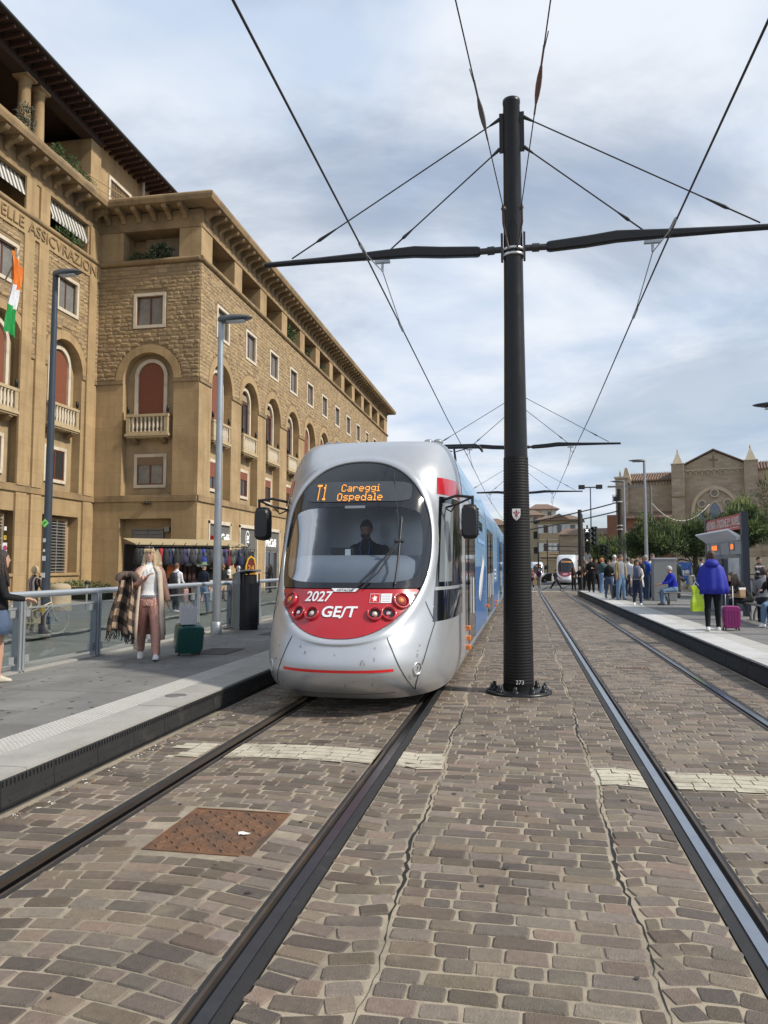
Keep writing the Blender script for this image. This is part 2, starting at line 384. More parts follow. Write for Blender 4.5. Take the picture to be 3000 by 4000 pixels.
paint('stop_line','white stop line painted across the right track beside the mast',.52,3.28,lambda x:6.42-.06*(x-.5)*.4,.50)
# rusty inspection cover
mc=thing('inspection_cover','square rusty iron inspection cover set in the cobbles between the left rails','cover',((MAN[0]+MAN[1])/2,(MAN[2]+MAN[3])/2,0))
m_iron=M('rusty_iron',(.16,.078,.038),.75,var=.4,vs=5,fine=.25,bump=.5,bs=60,dirt=(.07,.045,.032),ds=4,dr=(.42,.65))
MB().box(-.33,.33,-.38,.38,-.05,-.006).build('plate',m_iron,mc)
fr=MB()
for a in ((-.345,-.33,-.395,.395),(.33,.345,-.395,.395),(-.33,.33,-.395,-.38),(-.33,.33,.38,.395)): fr.box(a[0],a[1],a[2],a[3],-.05,-.001)
fr.build('frame',m_iron,mc)
k=MB()
for i in range(9):
    for j in range(10):
        x=-.28+i*.07; y=-.33+j*.073; T=TR((x,y,-.006),rz=.78 if (i+j)%2 else -.78)
        k.add([(-.026,-.008,0),(.026,-.008,0),(.026,.008,0),(-.026,.008,0),(-.02,-.004,.007),(.02,-.004,.007),(.02,.004,.007),(-.02,.004,.007)],[(4,5,6,7),(0,1,5,4),(1,2,6,5),(2,3,7,6),(3,0,4,7)],T=T)
k.build('tread_studs',m_iron,mc); tag(bpy.data.objects['tread_studs'],kind='stuff')
sp=MB(); sp.add([(.04*math.cos(a)*rnd.uniform(.5,1.4)+.16,.03*math.sin(a)*rnd.uniform(.5,1.4)-.04,.0025) for a in [i*.42 for i in range(15)]],[tuple(range(15))])
tag(sp.build('bird_dropping',M('white_splat',(.7,.7,.68),.8,var=0),None,(mc.location.x,mc.location.y,0)),'white splash of bird dropping on the rusty cover','dropping')
# small iron grate in the right track
g2=thing('drain_grate','small rusty drain grate between the right rails','grate',(1.79,13.2,0))
MB().box(-.28,.28,-.13,.13,-.05,-.008).build('plate',m_iron,g2)
q=MB(); [q.box(-.27+i*.054,-.245+i*.054,-.12,.12,-.008,.003) for i in range(10)]; q.build('bars',m_iron,g2)

# ---- left platform
m_joint=M('slab_joint',(.075,.073,.068),.9,var=.2,world=True)
LP=thing('platform','grey paved tram platform with glass railing on the left',None,kind='structure')
MB().box(-7.02,-3.585,-6,46,-.3,.205).build('platform_core',m_joint,LP)
kb=MB(); 
y=-6.0
while y<46:
    kb.box(-4.0,-3.56,y+.003,y+1.197,.1,.240+.0); y+=1.2
kerbL=kb
# kerb stones: one object each
ks=MB().box(-.22,.22,-.597,.597,-.14,0).mesh('kerb_stone',m_conc)
tl=MB().box(-.178,.178,-.297,.297,-.04,0); 
for i in range(7):
    for j in range(12):
        tl.lathe([(.016,0),(.010,.006)],6,(-.153+i*.051,-.28+j*.051,0))
tls=tl.mesh('tactile_tile',m_tact)
tlf=MB().box(-.178,.178,-.297,.297,-.04,.001).mesh('tactile_tile',m_tact)
sl_=MB().box(-.298,.298,-.298,.298,-.035,0).mesh('platform_slab',m_slab)
for i in range(43):
    o=bpy.data.objects.new('kerb_stone',ks); COL.objects.link(o); o.parent=LP; o.location=(-3.785,-4+1.2*i,.240+rnd.uniform(-.0015,.0015))
for i in range(80):
    o=bpy.data.objects.new('tactile_tile',tls if 2<i*.6-3<14 else tlf); COL.objects.link(o); o.parent=LP; o.location=(-4.187,-3+.6*i,.2385)
c=0; restm=MB()
for j in range(80):
    for i in range(4):
        y=-3+.6*j; x=-4.668-.602*i
        z=.2365+rnd.uniform(-.0012,.0012)
        if c<299 and 2<y<46: 
            o=bpy.data.objects.new('platform_slab',sl_); COL.objects.link(o); o.parent=LP; o.location=(x,y,z); c+=1
        else: restm.box(x-.298,x+.298,y-.298,y+.298,z-.03,z)
tag(restm.build('platform_slabs',m_slab,LP),kind='stuff')
MB().box(-7.02,-6.78,-6,46,.2,.262).build('coping',m_conc,LP)
# black rubber panels of the platform edge
pm=MB().box(-.03,0,-.297,.297,-.205,-.012); 
for k in range(14): pm.box(0,.010,-.285+k*.042,-.268+k*.042,-.052,-.016)
pm.box(0,.006,-.297,.297,-.19,-.13); pm.box(0,.008,-.297,.297,-.20,-.196)
for k in (-.2,.2): pm.lathe([(.012,0),(.010,.006)],8,(0,0,0),T=TR((.006,k,-.16),ry=PI/2))
pmm=pm.mesh('edge_panel',m_rub)
for i in range(75):
    o=bpy.data.objects.new('edge_panel',pmm); COL.objects.link(o); o.parent=LP; o.location=(-3.545,-1+.6*i,.232)
# two flush grates in the platform
def grate(x,y,w_,d_,label):
    t=thing('floor_grate',label,'grate',(x,y,.238)); MB().box(-w_/2,w_/2,-d_/2,d_/2,-.02,.003).build('plate',M('grate_dark',(.05,.05,.052),.6,metal=.5,var=.2),t)
    q=MB(); n=int(d_/.045); [q.box(-w_/2+.02,w_/2-.02,-d_/2+.02+i*.045,-d_/2+.035+i*.045,.003,.009) for i in range(n)]; q.build('bars',M('grate_bar',(.16,.16,.165),.5,metal=.6,var=.2),t)
grate(-5.15,12.25,.62,.9,'dark metal grate in the platform just beyond the green suitcase')
grate(-5.3,15.6,.5,.7,'dark metal grate in the platform near the litter bin')
lid=thing('round_lid','small round metal lid set in the platform kerb','lid',(-3.86,8.0,.242)); MB().lathe([(.12,-.01),(.12,.003),(.10,.006),(0.01,.006)],24).build('disc',M('lid_metal',(.2,.2,.2),.5,metal=.5,var=.2),lid)

# ---- right platform
RP=thing('platform','grey tram platform crowded with waiting people on the right',None,kind='structure')
ZR=.30
def rx0(y): return 3.36-.009*(y-11)
MB().add([(rx0(-6)+.02,-6,0),(12.5,-6,0),(12.5,44.8,0),(rx0(44.8)+.02,44.8,0),(rx0(-6)+.02,-6,ZR-.03),(12.5,-6,ZR-.03),(12.5,44.8,ZR-.03),(rx0(44.8)+.02,44.8,ZR-.03)],[(0,1,5,4),(1,2,6,5),(2,3,7,6),(3,0,4,7),(4,5,6,7)]).build('platform_core',m_joint,RP)
ksr=MB().box(0,.50,-.597,.597,-.14,0).mesh('kerb_stone',M('kerb_pale',(.46,.46,.45),.8,var=.08,vs=2,fine=.08,bump=.2,bs=90,world=True,dirt=(.33,.33,.32),ds=1.5))
tlr=MB().box(0,.398,-.297,.297,-.04,0).mesh('tactile_tile',m_tact)
slr=MB().box(-.448,.448,-.448,.448,-.035,0).mesh('platform_slab',m_slab)
for i in range(42):
    y=-5+1.2*i
    if y>44: break
    o=bpy.data.objects.new('kerb_stone',ksr); COL.objects.link(o); o.parent=RP; o.location=(rx0(y),y,ZR+rnd.uniform(-.001,.001)); o.rotation_euler=(0,0,.009)
    o=bpy.data.objects.new('edge_panel',pmm); COL.objects.link(o); o.parent=RP; o.location=(rx0(y)-.004,y,ZR-.012); o.rotation_euler=(0,0,PI+.009); o.scale=(1,2,1.38)
for i in range(82):
    y=-5+.6*i
    if y>44.4: break
    o=bpy.data.objects.new('tactile_tile',tlr); COL.objects.link(o); o.parent=RP; o.location=(rx0(y)+.503,y,ZR-.001); o.rotation_euler=(0,0,.009)
c=0; restm=MB()
for j in range(55):
    for i in range(9):
        y=-4.5+.9*j; x=rx0(y)+1.355+.901*i
        if y>44.4: break
        z=ZR-.0035+rnd.uniform(-.001,.001)
        if c<299 and y>9 and inframe(x,y,ZR,30): o=bpy.data.objects.new('platform_slab',slr); COL.objects.link(o); o.parent=RP; o.location=(x,y,z); c+=1
        else: restm.box(x-.448,x+.448,y-.448,y+.448,z-.03,z)
tag(restm.build('platform_slabs',m_slab,RP),kind='stuff')

# chewing-gum spots, cigarette ends and grit along the kerb
gm=MB()
for _ in range(240):
    x,y,r=rnd.uniform(-6.7,-4.4),rnd.uniform(4,24),rnd.uniform(.012,.03); gm.add([(x+r*math.cos(a)*rnd.uniform(.8,1.2),y+r*math.sin(a)*rnd.uniform(.8,1.2),.2395) for a in [i*.785 for i in range(8)]],[tuple(range(8))])
for _ in range(160):
    y=rnd.uniform(9,40); x,r=rx0(y)+rnd.uniform(1,6),rnd.uniform(.012,.03); gm.add([(x+r*math.cos(a)*rnd.uniform(.8,1.2),y+r*math.sin(a)*rnd.uniform(.8,1.2),ZR+.0012) for a in [i*.785 for i in range(8)]],[tuple(range(8))])
tag(gm.build('gum_spots',M('gum',(.07,.07,.068),.8,var=.1),None,fix=False),'dark chewing gum spots trodden into both platforms','gum',kind='stuff')
gm=MB()
for _ in range(60):
    x,y=rnd.choice((rnd.uniform(-1.0,.9),rnd.uniform(-2.5,-1.4),rnd.uniform(1.2,2.4))),rnd.uniform(2.6,9); r=rnd.uniform(.010,.022); gm.add([(x+r*math.cos(a)*rnd.uniform(.8,1.2),y+r*math.sin(a)*rnd.uniform(.8,1.2),.0045) for a in [i*.785 for i in range(8)]],[tuple(range(8))])
tag(gm.build('oil_spots',M('oil_spot',(.045,.038,.034),.6,var=.1),None,fix=False),'dark gum and oil spots on the cobbles','stain',kind='stuff')
lt=MB()
for _ in range(70):
    y=rnd.uniform(3.5,14); x=-3.44+abs(rnd.gauss(0,.06)); a=rnd.uniform(0,3.1); lt.tube([(x,y,.002),(x+.028*math.cos(a),y+.028*math.sin(a),.003)],.004,5,rnd.choice((0,0,1,2)))
for _ in range(420):
    y=rnd.uniform(3,16); x=-3.47+abs(rnd.gauss(0,.05)); r=rnd.uniform(.003,.010); lt.ball((x,y,-.003),(r,r*1.3,r*.6),5,3,rnd.choice((3,3,3,0)))
tag(lt.build('kerb_litter',[M('butt_white',(.6,.58,.52),.8,var=0),M('butt_orange',(.5,.22,.05),.8,var=0),M('butt_brown',(.18,.13,.08),.8,var=0),M('grit',(.16,.13,.09),.9,var=.2)],None,fix=False),'cigarette ends and grit along the foot of the platform edge','litter',kind='stuff')
# ================================================================ the long sandstone building
YC=37.67; XB=-17.2; XA=-23.3
m_st=M('sandstone',(.385,.27,.14),.85,var=.13,vs=.45,fine=.06,bump=.2,bs=14,world=True,dirt=(.25,.165,.08),ds=.55,dr=(.48,.78),ashlar=(1.35,.62,.07,.80),streak=True)
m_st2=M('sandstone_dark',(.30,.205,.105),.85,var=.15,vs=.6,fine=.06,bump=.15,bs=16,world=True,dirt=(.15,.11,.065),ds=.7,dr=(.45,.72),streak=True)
m_blk=M('rubble_block',(.32,.228,.125),.9,var=.16,vs=1.2,fine=.12,bump=.6,bs=14,world=True,isl=.17,hue=.004)
m_rmor=M('rubble_mortar',(.22,.155,.085),.95,var=.1,world=True)
m_trav=M('travertine',(.58,.51,.40),.75,var=.10,vs=2,fine=.08,dirt=(.40,.33,.24),ds=1.5)
m_wood=M('window_wood',(.13,.045,.025),.45,var=.2,vs=6)
m_shut=M('roller_shutter',(.22,.075,.040),.6,var=.08,vs=2)
m_shut2=M('roller_shutter_tan',(.34,.27,.17),.6,var=.08,vs=2)
m_pane=M('window_pane',(.025,.028,.032),.06,var=0,spec=.9)
m_curt=M('curtain_pane',(.20,.20,.19),.10,var=.3,vs=3,spec=.9)
m_shadow=M('dark_interior',(.045,.038,.032),.9,var=.1)
m_roof=M('roof_tile',(.17,.11,.078),.85,var=.2,vs=3,world=True,fine=.1)
m_blackm=M('black_iron',(.02,.02,.022),.5,metal=.4,var=.2)
m_greym=M('grey_shutter',(.20,.195,.19),.55,metal=.3,var=.1)
BLD=thing('palazzo','long yellow sandstone building with arched windows and bracketed cornice behind the railing','building')
F2=(XB,YC,R(90)); FR=(XA,YC,0.0); FL=(XA,24.6,R(90))      # facade frames: x along, -y outwards
def put(mb,name,mat,fr,parent=BLD,bev=0,fix=True): return mb.build(name,mat,parent,(fr[0],fr[1],0),fr[2],bev,fix)
def place(proto,fr,x,z=0,dy=0,parent=BLD):
    c,s=math.cos(fr[2]),math.sin(fr[2])
    return copyo(proto,parent,(fr[0]+c*x-s*dy,fr[1]+s*x+c*dy,z),fr[2])
def rectwall(mb,x0,x1,z0,z1,holes,y=0,mi=0):
    xs=sorted({x0,x1,*[h[0] for h in holes],*[h[1] for h in holes]}); zs=sorted({z0,z1,*[h[2] for h in holes],*[h[3] for h in holes]})
    xs=[x for x in xs if x0<=x<=x1]; zs=[z for z in zs if z0<=z<=z1]
    for a,b in zip(xs,xs[1:]):
        for c,d in zip(zs,zs[1:]):
            if any(h[0]<=(a+b)/2<=h[1] and h[2]<=(c+d)/2<=h[3] for h in holes): continue
            mb.quad((a,y,c),(b,y,c),(b,y,d),(a,y,d),mi)
def archpts(cx,cz,r,n=18): return [(cx-r*math.cos(PI*i/n),cz+r*math.sin(PI*i/n)) for i in range(n+1)]
ZS,ZI,ZT,ZP,ZA,ZC=5.33,11.95,18.45,18.72,20.40,21.98
def facade(fr,L,bays,e0,e1,stonecap=0):
    """bays: list of centre x; niche half width 1.5, arch ring to 1.95"""
    lo,up,mid=MB(),MB(),MB()
    # ground floor wall with tall openings
    holes=[(c-1.52,c+1.52,.0,4.26) for c in bays]
    rectwall(lo,0,L,-.3,ZS,holes)
    for c in bays:                                   # reveals of the openings
        lo.quad((c-1.52,0,0),(c-1.52,.55,0),(c-1.52,.55,4.26),(c-1.52,0,4.26)); lo.quad((c+1.52,0,0),(c+1.52,.55,0),(c+1.52,.55,4.26),(c+1.52,0,4.26)); lo.quad((c-1.52,0,4.26),(c+1.52,0,4.26),(c+1.52,.55,4.26),(c-1.52,.55,4.26))
        lo.quad((c-1.52,.55,0),(c+1.52,.55,0),(c+1.52,.55,4.26),(c-1.52,.55,4.26))
    put(lo,'ground_floor_wall',m_st,fr)
    # piers between the niches
    hol2=[(c-1.5,c+1.5,ZS,ZI+.0) for c in bays]
    rectwall(mid,0,L,ZS,ZI,hol2)
    for c in bays:
        A=archpts(c,ZI,1.5)
        path=[(c-1.5,ZS)]+A+[(c+1.5,ZS)]
        for p,q in zip(path,path[1:]): mid.quad((p[0],0,p[1]),(q[0],0,q[1]),(q[0],.5,q[1]),(p[0],.5,p[1]))
    put(mid,'pier_wall',m_st,fr)
    # niche backs
    nb=MB()
    for c in bays:
        A=archpts(c,ZI,1.5); nb.add([(p[0],.5,p[1]) for p in A]+[(c+1.5,.5,ZS),(c-1.5,.5,ZS)],[tuple(range(len(A)+2))])
    put(nb,'niche_wall',M('niche_plaster',(.36,.265,.15),.9,var=.16,vs=.8,fine=.06,world=True,dirt=(.24,.18,.11),ds=.9,dr=(.48,.72)),fr)
    # rubble wall above
    win=[(c-.72,c+.72,15.02,16.62) for c in bays]
    zs_=ZI
    rectwall(up,0,L,ZI+1.95,ZT,[(a,b,c_,d) for a,b,c_,d in win])
    edges=sorted([0,L]+[c-1.95 for c in bays]+[c+1.95 for c in bays])
    for a,b in zip(edges[::2],edges[1::2]):
        if b>a: up.quad((a,0,ZI),(b,0,ZI),(b,0,ZI+1.95),(a,0,ZI+1.95))
    for c in bays:
        A=archpts(c,ZI,1.95)
        for p,q in zip(A,A[1:]): up.quad((p[0],0,p[1]),(q[0],0,q[1]),(q[0],0,ZI+1.95),(p[0],0,ZI+1.95))
    put(up,'rubble_wall',m_rmor,fr)
    # rubble blocks
    blk=[]; z=ZI+.02
    while z<ZT-.12:
        h=rnd.uniform(.19,.27); h=min(h,ZT-.01-z); zm=z+h/2
        bl=[]
        for c in bays:
            if z<ZI+1.97:
                zz_=max(z,ZI)-ZI; hw=math.sqrt(max(1.97**2-zz_**2,0)); bl.append((c-hw,c+hw))
            if z+h>14.80 and z<16.86: bl.append((c-1.0,c+1.0))
        bl.sort(); x=0; segs=[]
        for a,b in bl+[(L,L)]:
            if a-x>.12: segs.append((x,a))
            x=max(x,b)
        for a,b in segs:
            x=a+.004
            while x<b-.05:
                l=rnd.uniform(.28,.62)
                if b-x-l<.2: l=b-x
                blk.append((x,min(x+l,b),z,z+h)); x+=l
        z+=h
    def blockgeo(mb,b,ox=0,oz=0):
        g=.008; x0,x1,z0,z1=b[0]+g-ox,b[1]-g-ox,b[2]+g-oz,b[3]-g-oz; t=rnd.uniform(.015,.035)
        e=.018
        nx=3; 
        top=[];V=[(x0,0,z0),(x1,0,z0),(x1,0,z1),(x0,0,z1),(x0,-t,z0),(x1,-t,z0),(x1,-t,z1),(x0,-t,z1)]
        V=[(v[0]+rnd.uniform(-.006,.006),v[1],v[2]+rnd.uniform(-.006,.006)) if i>3 else v for i,v in enumerate(V)]
        xa=x0+(x1-x0)*rnd.uniform(.25,.4); xb=x0+(x1-x0)*rnd.uniform(.6,.8); zc=(z0+z1)/2+rnd.uniform(-.03,.03)
        V+=[(xa,-t-rnd.uniform(.0,.04),zc),(xb,-t-rnd.uniform(.0,.05),zc+rnd.uniform(-.02,.02))]
        mb.add(V,[(0,1,5,4),(1,2,6,5),(2,3,7,6),(3,0,4,7),(4,5,9,8),(5,6,9),(6,7,8,9),(7,4,8)])
    k=0; rest=MB()
    cand=sorted(blk,key=lambda b:b[0]) if stonecap else blk
    for b in cand:
        if k<stonecap:
            mb=MB(); blockgeo(mb,b,b[0],b[2]); c,s=math.cos(fr[2]),math.sin(fr[2])
            mb.build('stone_block',m_blk,BLD,(fr[0]+c*b[0],fr[1]+s*b[0],b[2]),fr[2],fix=False); k+=1
        else: blockgeo(rest,b)
    tag(put(rest,'stone_blocks',m_blk,fr,fix=False),kind='stuff')
    # string course, impost, archivolt, sill roll
    sc=MB(); sc.box(-.0,L,-.10,.0,ZS-.16,ZS+.12); sc.box(0,L,-.06,0,ZS+.12,ZS+.2)
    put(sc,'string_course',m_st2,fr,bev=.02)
    for a,b in zip([0]+[c+1.5 for c in bays],[c-1.5 for c in bays]+[L]):
        if b-a>.05: im=MB(); im.box(a,b,-.07,-.0,ZI-.22,ZI-.02); put(im,'impost_band',m_st2,fr)
    for c in bays:
        ar=MB(); A=archpts(c,ZI,1.5,24); B=archpts(c,ZI,1.95,24)
        for i in range(24):
            a,b,d,e=A[i],A[i+1],B[i+1],B[i]
            ar.quad((a[0],-.05,a[1]),(b[0],-.05,b[1]),(d[0],-.05,d[1]),(e[0],-.05,e[1])); ar.quad((e[0],-.05,e[1]),(d[0],-.05,d[1]),(d[0],.02,d[1]),(e[0],.02,e[1])); ar.quad((a[0],-.05,a[1]),(b[0],-.05,b[1]),(b[0],.02,b[1]),(a[0],.02,a[1]))
        put(ar,'archivolt',m_st,fr,fix=True)
    rl=MB(); rl.tube([(-.12,-.06,ZT+.13),(L+.0,-.06,ZT+.13)],.15,10); rl.box(0,L,-.08,.3,ZT+.02,ZP)
    put(rl,'sill_roll',m_st2,fr)
    # attic storey: piers with open loggias
    at=MB(); xs=[0]+[v for c in bays for v in (c-1.68,c+1.68)]+[L]
    for a,b in zip(xs[::2],xs[1::2]):
        if b-a>.02: at.box(a,b,0,1.3,ZP,ZA)
    at.quad((0,1.3,ZP),(L,1.3,ZP),(L,1.3,ZA),(0,1.3,ZA))
    put(at,'attic_wall',m_st,fr)
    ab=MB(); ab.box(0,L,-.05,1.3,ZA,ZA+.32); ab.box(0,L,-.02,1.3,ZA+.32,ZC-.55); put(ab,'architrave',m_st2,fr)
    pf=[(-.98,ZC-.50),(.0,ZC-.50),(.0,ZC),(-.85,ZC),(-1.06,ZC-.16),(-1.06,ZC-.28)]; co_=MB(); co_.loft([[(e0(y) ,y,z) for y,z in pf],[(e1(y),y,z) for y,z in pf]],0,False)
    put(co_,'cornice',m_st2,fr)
# --- shared pieces
def frame4(mb,w,h,t,y0,y1,mi=0):
    mb.box(-w/2,-w/2+t,y0,y1,0,h,mi); mb.box(w/2-t,w/2,y0,y1,0,h,mi); mb.box(-w/2+t,w/2-t,y0,y1,h-t,h,mi); mb.box(-w/2+t,w/2-t,y0,y1,0,t,mi)
def make_window(name,w,h,st=.2,shut=0,mat_s=None,pane=None,deep=.22,wood=None):
    s=MB(); frame4(s,w,h,st,-.055,deep); o=s.build(name,m_trav,None)
    iw,ih=w-2*st,h-2*st; z0=st
    sh=MB()
    if shut<1:
        q=MB(); frame4(q,iw,ih,.07,deep-.10,deep-.04); q.box(-.045,.045,deep-.11,deep-.03,.07,ih-.07); q.build('sash',wood or m_wood,o,(0,0,z0))
        for sx in (-1,1):
            a,b=sorted((sx*.045,sx*(iw/2-.07))); MB().box(a,b,deep-.075,deep-.065,.07,ih-.07).build('pane',pane or m_pane,o,(0,0,z0))
    if shut:
        n=int(ih*shut/.055)
        for i in range(n): sh.box(-iw/2,iw/2,deep-.135,deep-.12,ih-.055*(i+1)+.006,ih-.055*i); sh.box(-iw/2,iw/2,deep-.12,deep-.11,ih-.055*(i+1),ih-.055*i)
        sh.build('roller_shutter',mat_s or m_shut,o,(0,0,z0))
    o.location=(0,-200,-50); return o
W3=make_window('window',1.92,1.98,.17,0,pane=m_curt)
W3b=make_window('window',1.92,1.98,.17,.45,m_shut2)
WM=make_window('window',1.92,1.88,.17,.35,m_shut,deep=.08)
WMb=make_window('window',1.92,1.88,.17,.6,m_shut,deep=.08)
WMd=make_window('window',1.92,1.88,.17,0,deep=.08)
WMc=make_window('window',1.92,1.88,.17,.30,M('roller_shutter_brown',(.23,.15,.085),.6,var=.1),pane=m_curt,deep=.08)
def make_archwin(shut):
    s=MB(); r,t,zb,zs_=.77,.20,0,2.2
    ro=r+t; n=18
    for i in range(n):
        a,b=PI*i/n,PI*(i+1)/n
        P=lambda q,rr,y:(-rr*math.cos(q),y,zs_+rr*math.sin(q))
        s.quad(P(a,r,-.08),P(b,r,-.08),P(b,ro,-.08),P(a,ro,-.08)); s.quad(P(a,ro,-.08),P(b,ro,-.08),P(b,ro,.02),P(a,ro,.02)); s.quad(P(a,r,-.08),P(b,r,-.08),P(b,r,.16),P(a,r,.16))
    s.box(-ro,-r,-.08,.16,0,zs_); s.box(r,ro,-.08,.16,0,zs_)
    o=s.build('arched_window',m_trav,None)
    def arcface(y,rr,z1,mat,name):
        q=MB(); A=[(-rr*math.cos(PI*i/n),y,zs_+rr*math.sin(PI*i/n)) for i in range(n+1)]
        q.add(A+[(rr,y,z1),(-rr,y,z1)],[tuple(range(n+3))]); return q.build(name,mat,o)
    if shut:
        q=MB(); z=0
        while z<zs_+r-.03:
            zz=z+.05; hw=r if zz<zs_ else math.sqrt(max(r*r-(zz-zs_)**2,.0004))
            q.box(-hw,hw,.03,.05,z+.007,z+.055); q.box(-hw,hw,.05,.06,z,z+.055); z+=.055
        q.build('roller_shutter',m_shut,o)
    else:
        arcface(.10,r,0,m_pane,'pane')
        q=MB(); [q.box(a,b,.04,.10,0,zs_) for a,b in ((-r,-r+.09),(r-.09,r),(-.05,.05))]; q.box(-r,r,.04,.10,zs_-.06,zs_+.06); q.box(-r+.09,r-.09,.04,.1,0,.1)
        A=archpts(0,zs_,r,n); B=archpts(0,zs_,r-.09,n)
        for i in range(n): q.quad((A[i][0],.05,A[i][1]),(A[i+1][0],.05,A[i+1][1]),(B[i+1][0],.05,B[i+1][1]),(B[i][0],.05,B[i][1]))
        q.build('sash',m_wood,o)
        q=MB(); 
        for i in range(7):
            zz=zs_+.12+i*.055
            if zz<zs_+r-.1: hw=math.sqrt((r-.09)**2-(zz+.05-zs_)**2) if (zz+.05-zs_)<r-.09 else .05; q.box(-hw,hw,.06,.08,zz,zz+.05)
        q.build('roller_shutter',m_shut2,o)
    o.location=(0,-200,-50); return o
AWs,AWo=make_archwin(1),make_archwin(0)
def make_balcony():
    b=MB(); b.box(-1.3,1.3,-.62,.0,-.14,0); b.box(-1.22,1.22,-.56,0,-.22,-.14)
    b.box(-1.24,1.24,-.58,-.40,0,.12); b.box(-1.27,1.27,-.60,-.36,.93,1.08)
    for sx in (-1,1): b.box(*sorted((sx*1.24,sx*1.0)),-.58,-.38,.12,.93); b.box(*sorted((sx*1.24,sx*1.08)),-.38,0,0,.93); b.box(*sorted((sx*1.27,sx*1.05)),-.36,0,.93,1.08)
    o=b.build('balcony',M('balcony_stone',(.44,.34,.20),.85,var=.15,vs=1.5,fine=.08,dirt=(.24,.19,.12),ds=1.6),None,bev=.015)
    bal=MB().lathe([(.05,0),(.075,.05),(.05,.10),(.085,.30),(.055,.6),(.05,.70),(.075,.76),(.075,.81)],8).mesh('baluster',M('baluster_stone',(.58,.50,.38),.8,var=.12,vs=4))
    for i in range(8):
        q=bpy.data.objects.new('baluster',bal); COL.objects.link(q); q.parent=o; q.location=(-.84+i*.24,-.49,.12)
    for sx in (-.85,.85):
        MB().prism([(0,-.22),(-.5,-.22),(-.5,-.30),(-.28,-.46),(0,-.52)],'x',sx-.13,sx+.13).build('corbel',m_st2,o)
        q=MB(); q.lathe([(.07,0),(.10,.02),(.03,.06),(.03,.12),(.075,.13),(.075,.42),(.03,.46)],8,(sx*1.38,-.48,1.08)); q.build('lantern',m_blackm,o)
        q=MB(); q.lathe([(.06,.14),(.06,.40)],8,(sx*1.38,-.48,1.08),); q.build('lantern_glass',M('lantern_glass',(.75,.75,.72),.4,var=0),o)
    o.location=(0,-200,-50); return o
BALC=make_balcony()
def make_bracket():
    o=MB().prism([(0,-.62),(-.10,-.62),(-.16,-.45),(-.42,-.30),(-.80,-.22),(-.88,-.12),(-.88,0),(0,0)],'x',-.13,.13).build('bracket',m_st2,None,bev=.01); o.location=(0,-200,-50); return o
BRK=make_bracket()
BAY2=[3.15+4.6*k for k in range(12)]
facade((XB,YC+.006,R(90)),57.4,BAY2,lambda y:y,lambda y:58.4)
facade(FR,6.094,[3.12],lambda y:-y,lambda y:6.1-y,300)
BAYL=[5.25,10.15]
facade(FL,YC-24.6-.004,BAYL,lambda y:-4,lambda y:YC-24.6+y)

def brackets(fr,x0,x1,step):
    x=x0
    while x<=x1: place(BRK,fr,x,ZC-.50); x+=step
brackets(F2,.45,57,.92); brackets(FR,.55,5.9,.92); brackets(FL,.4,12.4,.92)
for fr,bays in ((F2,BAY2),(FR,[3.12]),(FL,BAYL)):
    for i,c in enumerate(bays):
        place((W3 if i!=9 else W3b),fr,c,14.83)
        sh=(fr is FR) or (fr is FL) or i in (0,4,5,6,9)
        place(AWs if sh else AWo,fr,c,10.0,.38)
        place(BALC,fr,c,8.92,.5)
        place(WMc if fr is FR else (WMb if i==0 and fr is F2 else WM) if fr is not FL else WMd,fr,c,5.98,.46)
# loggia fittings: shutters, windows and plants behind the attic openings
for fr,bays in ((F2,BAY2),(FR,[3.12]),(FL,BAYL)):
    for i,c in enumerate(bays):
        q=MB(); n=22
        if fr is F2 and i in (0,1,2):
            for k in range(n): q.box(c-1.6,c-.1,1.22,1.26,ZP+.07*k+.006,ZP+.07*k+.07)
            put(q,'roller_shutter',m_shut,fr); MB
            q=MB(); q.box(c-.08,c+.0,1.1,1.28,ZP,ZA); put(q,'door_jamb',m_trav,fr)
        elif fr is FR:
            for k in range(17): q.box(c-.9,c+1.55,1.1,1.14,ZA-.07*k-.07,ZA-.07*k-.006)
            put(q,'roller_shutter',m_shut2,fr)
        else:
            q.box(c-.9,c+.9,1.27,1.295,ZP,ZA-.2); put(q,'loggia_door',m_pane,fr)
            q=MB(); q.box(c-.98,c-.9,1.2,1.29,ZP,ZA-.1); q.box(c+.9,c+.98,1.2,1.29,ZP,ZA-.1); q.box(c-.04,c+.04,1.2,1.26,ZP,ZA-.2); put(q,'door_frame',m_wood if i%2 else m_trav,fr)
# striped awning in the left loggia
aw=MB()
for k in range(22):
    x=BAYL[1]-1.62+k*.147; aw.add([(x,.25,ZA-.02),(x+.147,.25,ZA-.02),(x+.147,-.10,ZA-1.0),(x,-.10,ZA-1.0)],[(0,1,2,3)],k%2)
    aw.add([(x,-.10,ZA-1.0),(x+.147,-.10,ZA-1.0),(x+.147,-.08,ZA-1.14),(x,-.08,ZA-1.14)],[(0,1,2,3)],k%2)
put(aw,'striped_awning',[M('awning_pale',(.55,.53,.47),.8,var=.1),M('awning_dark',(.10,.10,.10),.8,var=.1)],FL,fix=False)
aw=MB()
for k in range(22):
    x=BAYL[0]-1.62+k*.147; aw.add([(x,.25,ZA-.02),(x+.147,.25,ZA-.02),(x+.147,-.10,ZA-1.0),(x,-.10,ZA-1.0)],[(0,1,2,3)],k%2)
put(aw,'striped_awning',[M('awning_pale'),M('awning_dark')],FL,fix=False)
for _o in (W3,W3b,WM,WMb,WMc,WMd,AWs,AWo,BALC,BRK):
    for _c in list(_o.children): bpy.data.objects.remove(_c)
    bpy.data.objects.remove(_o)
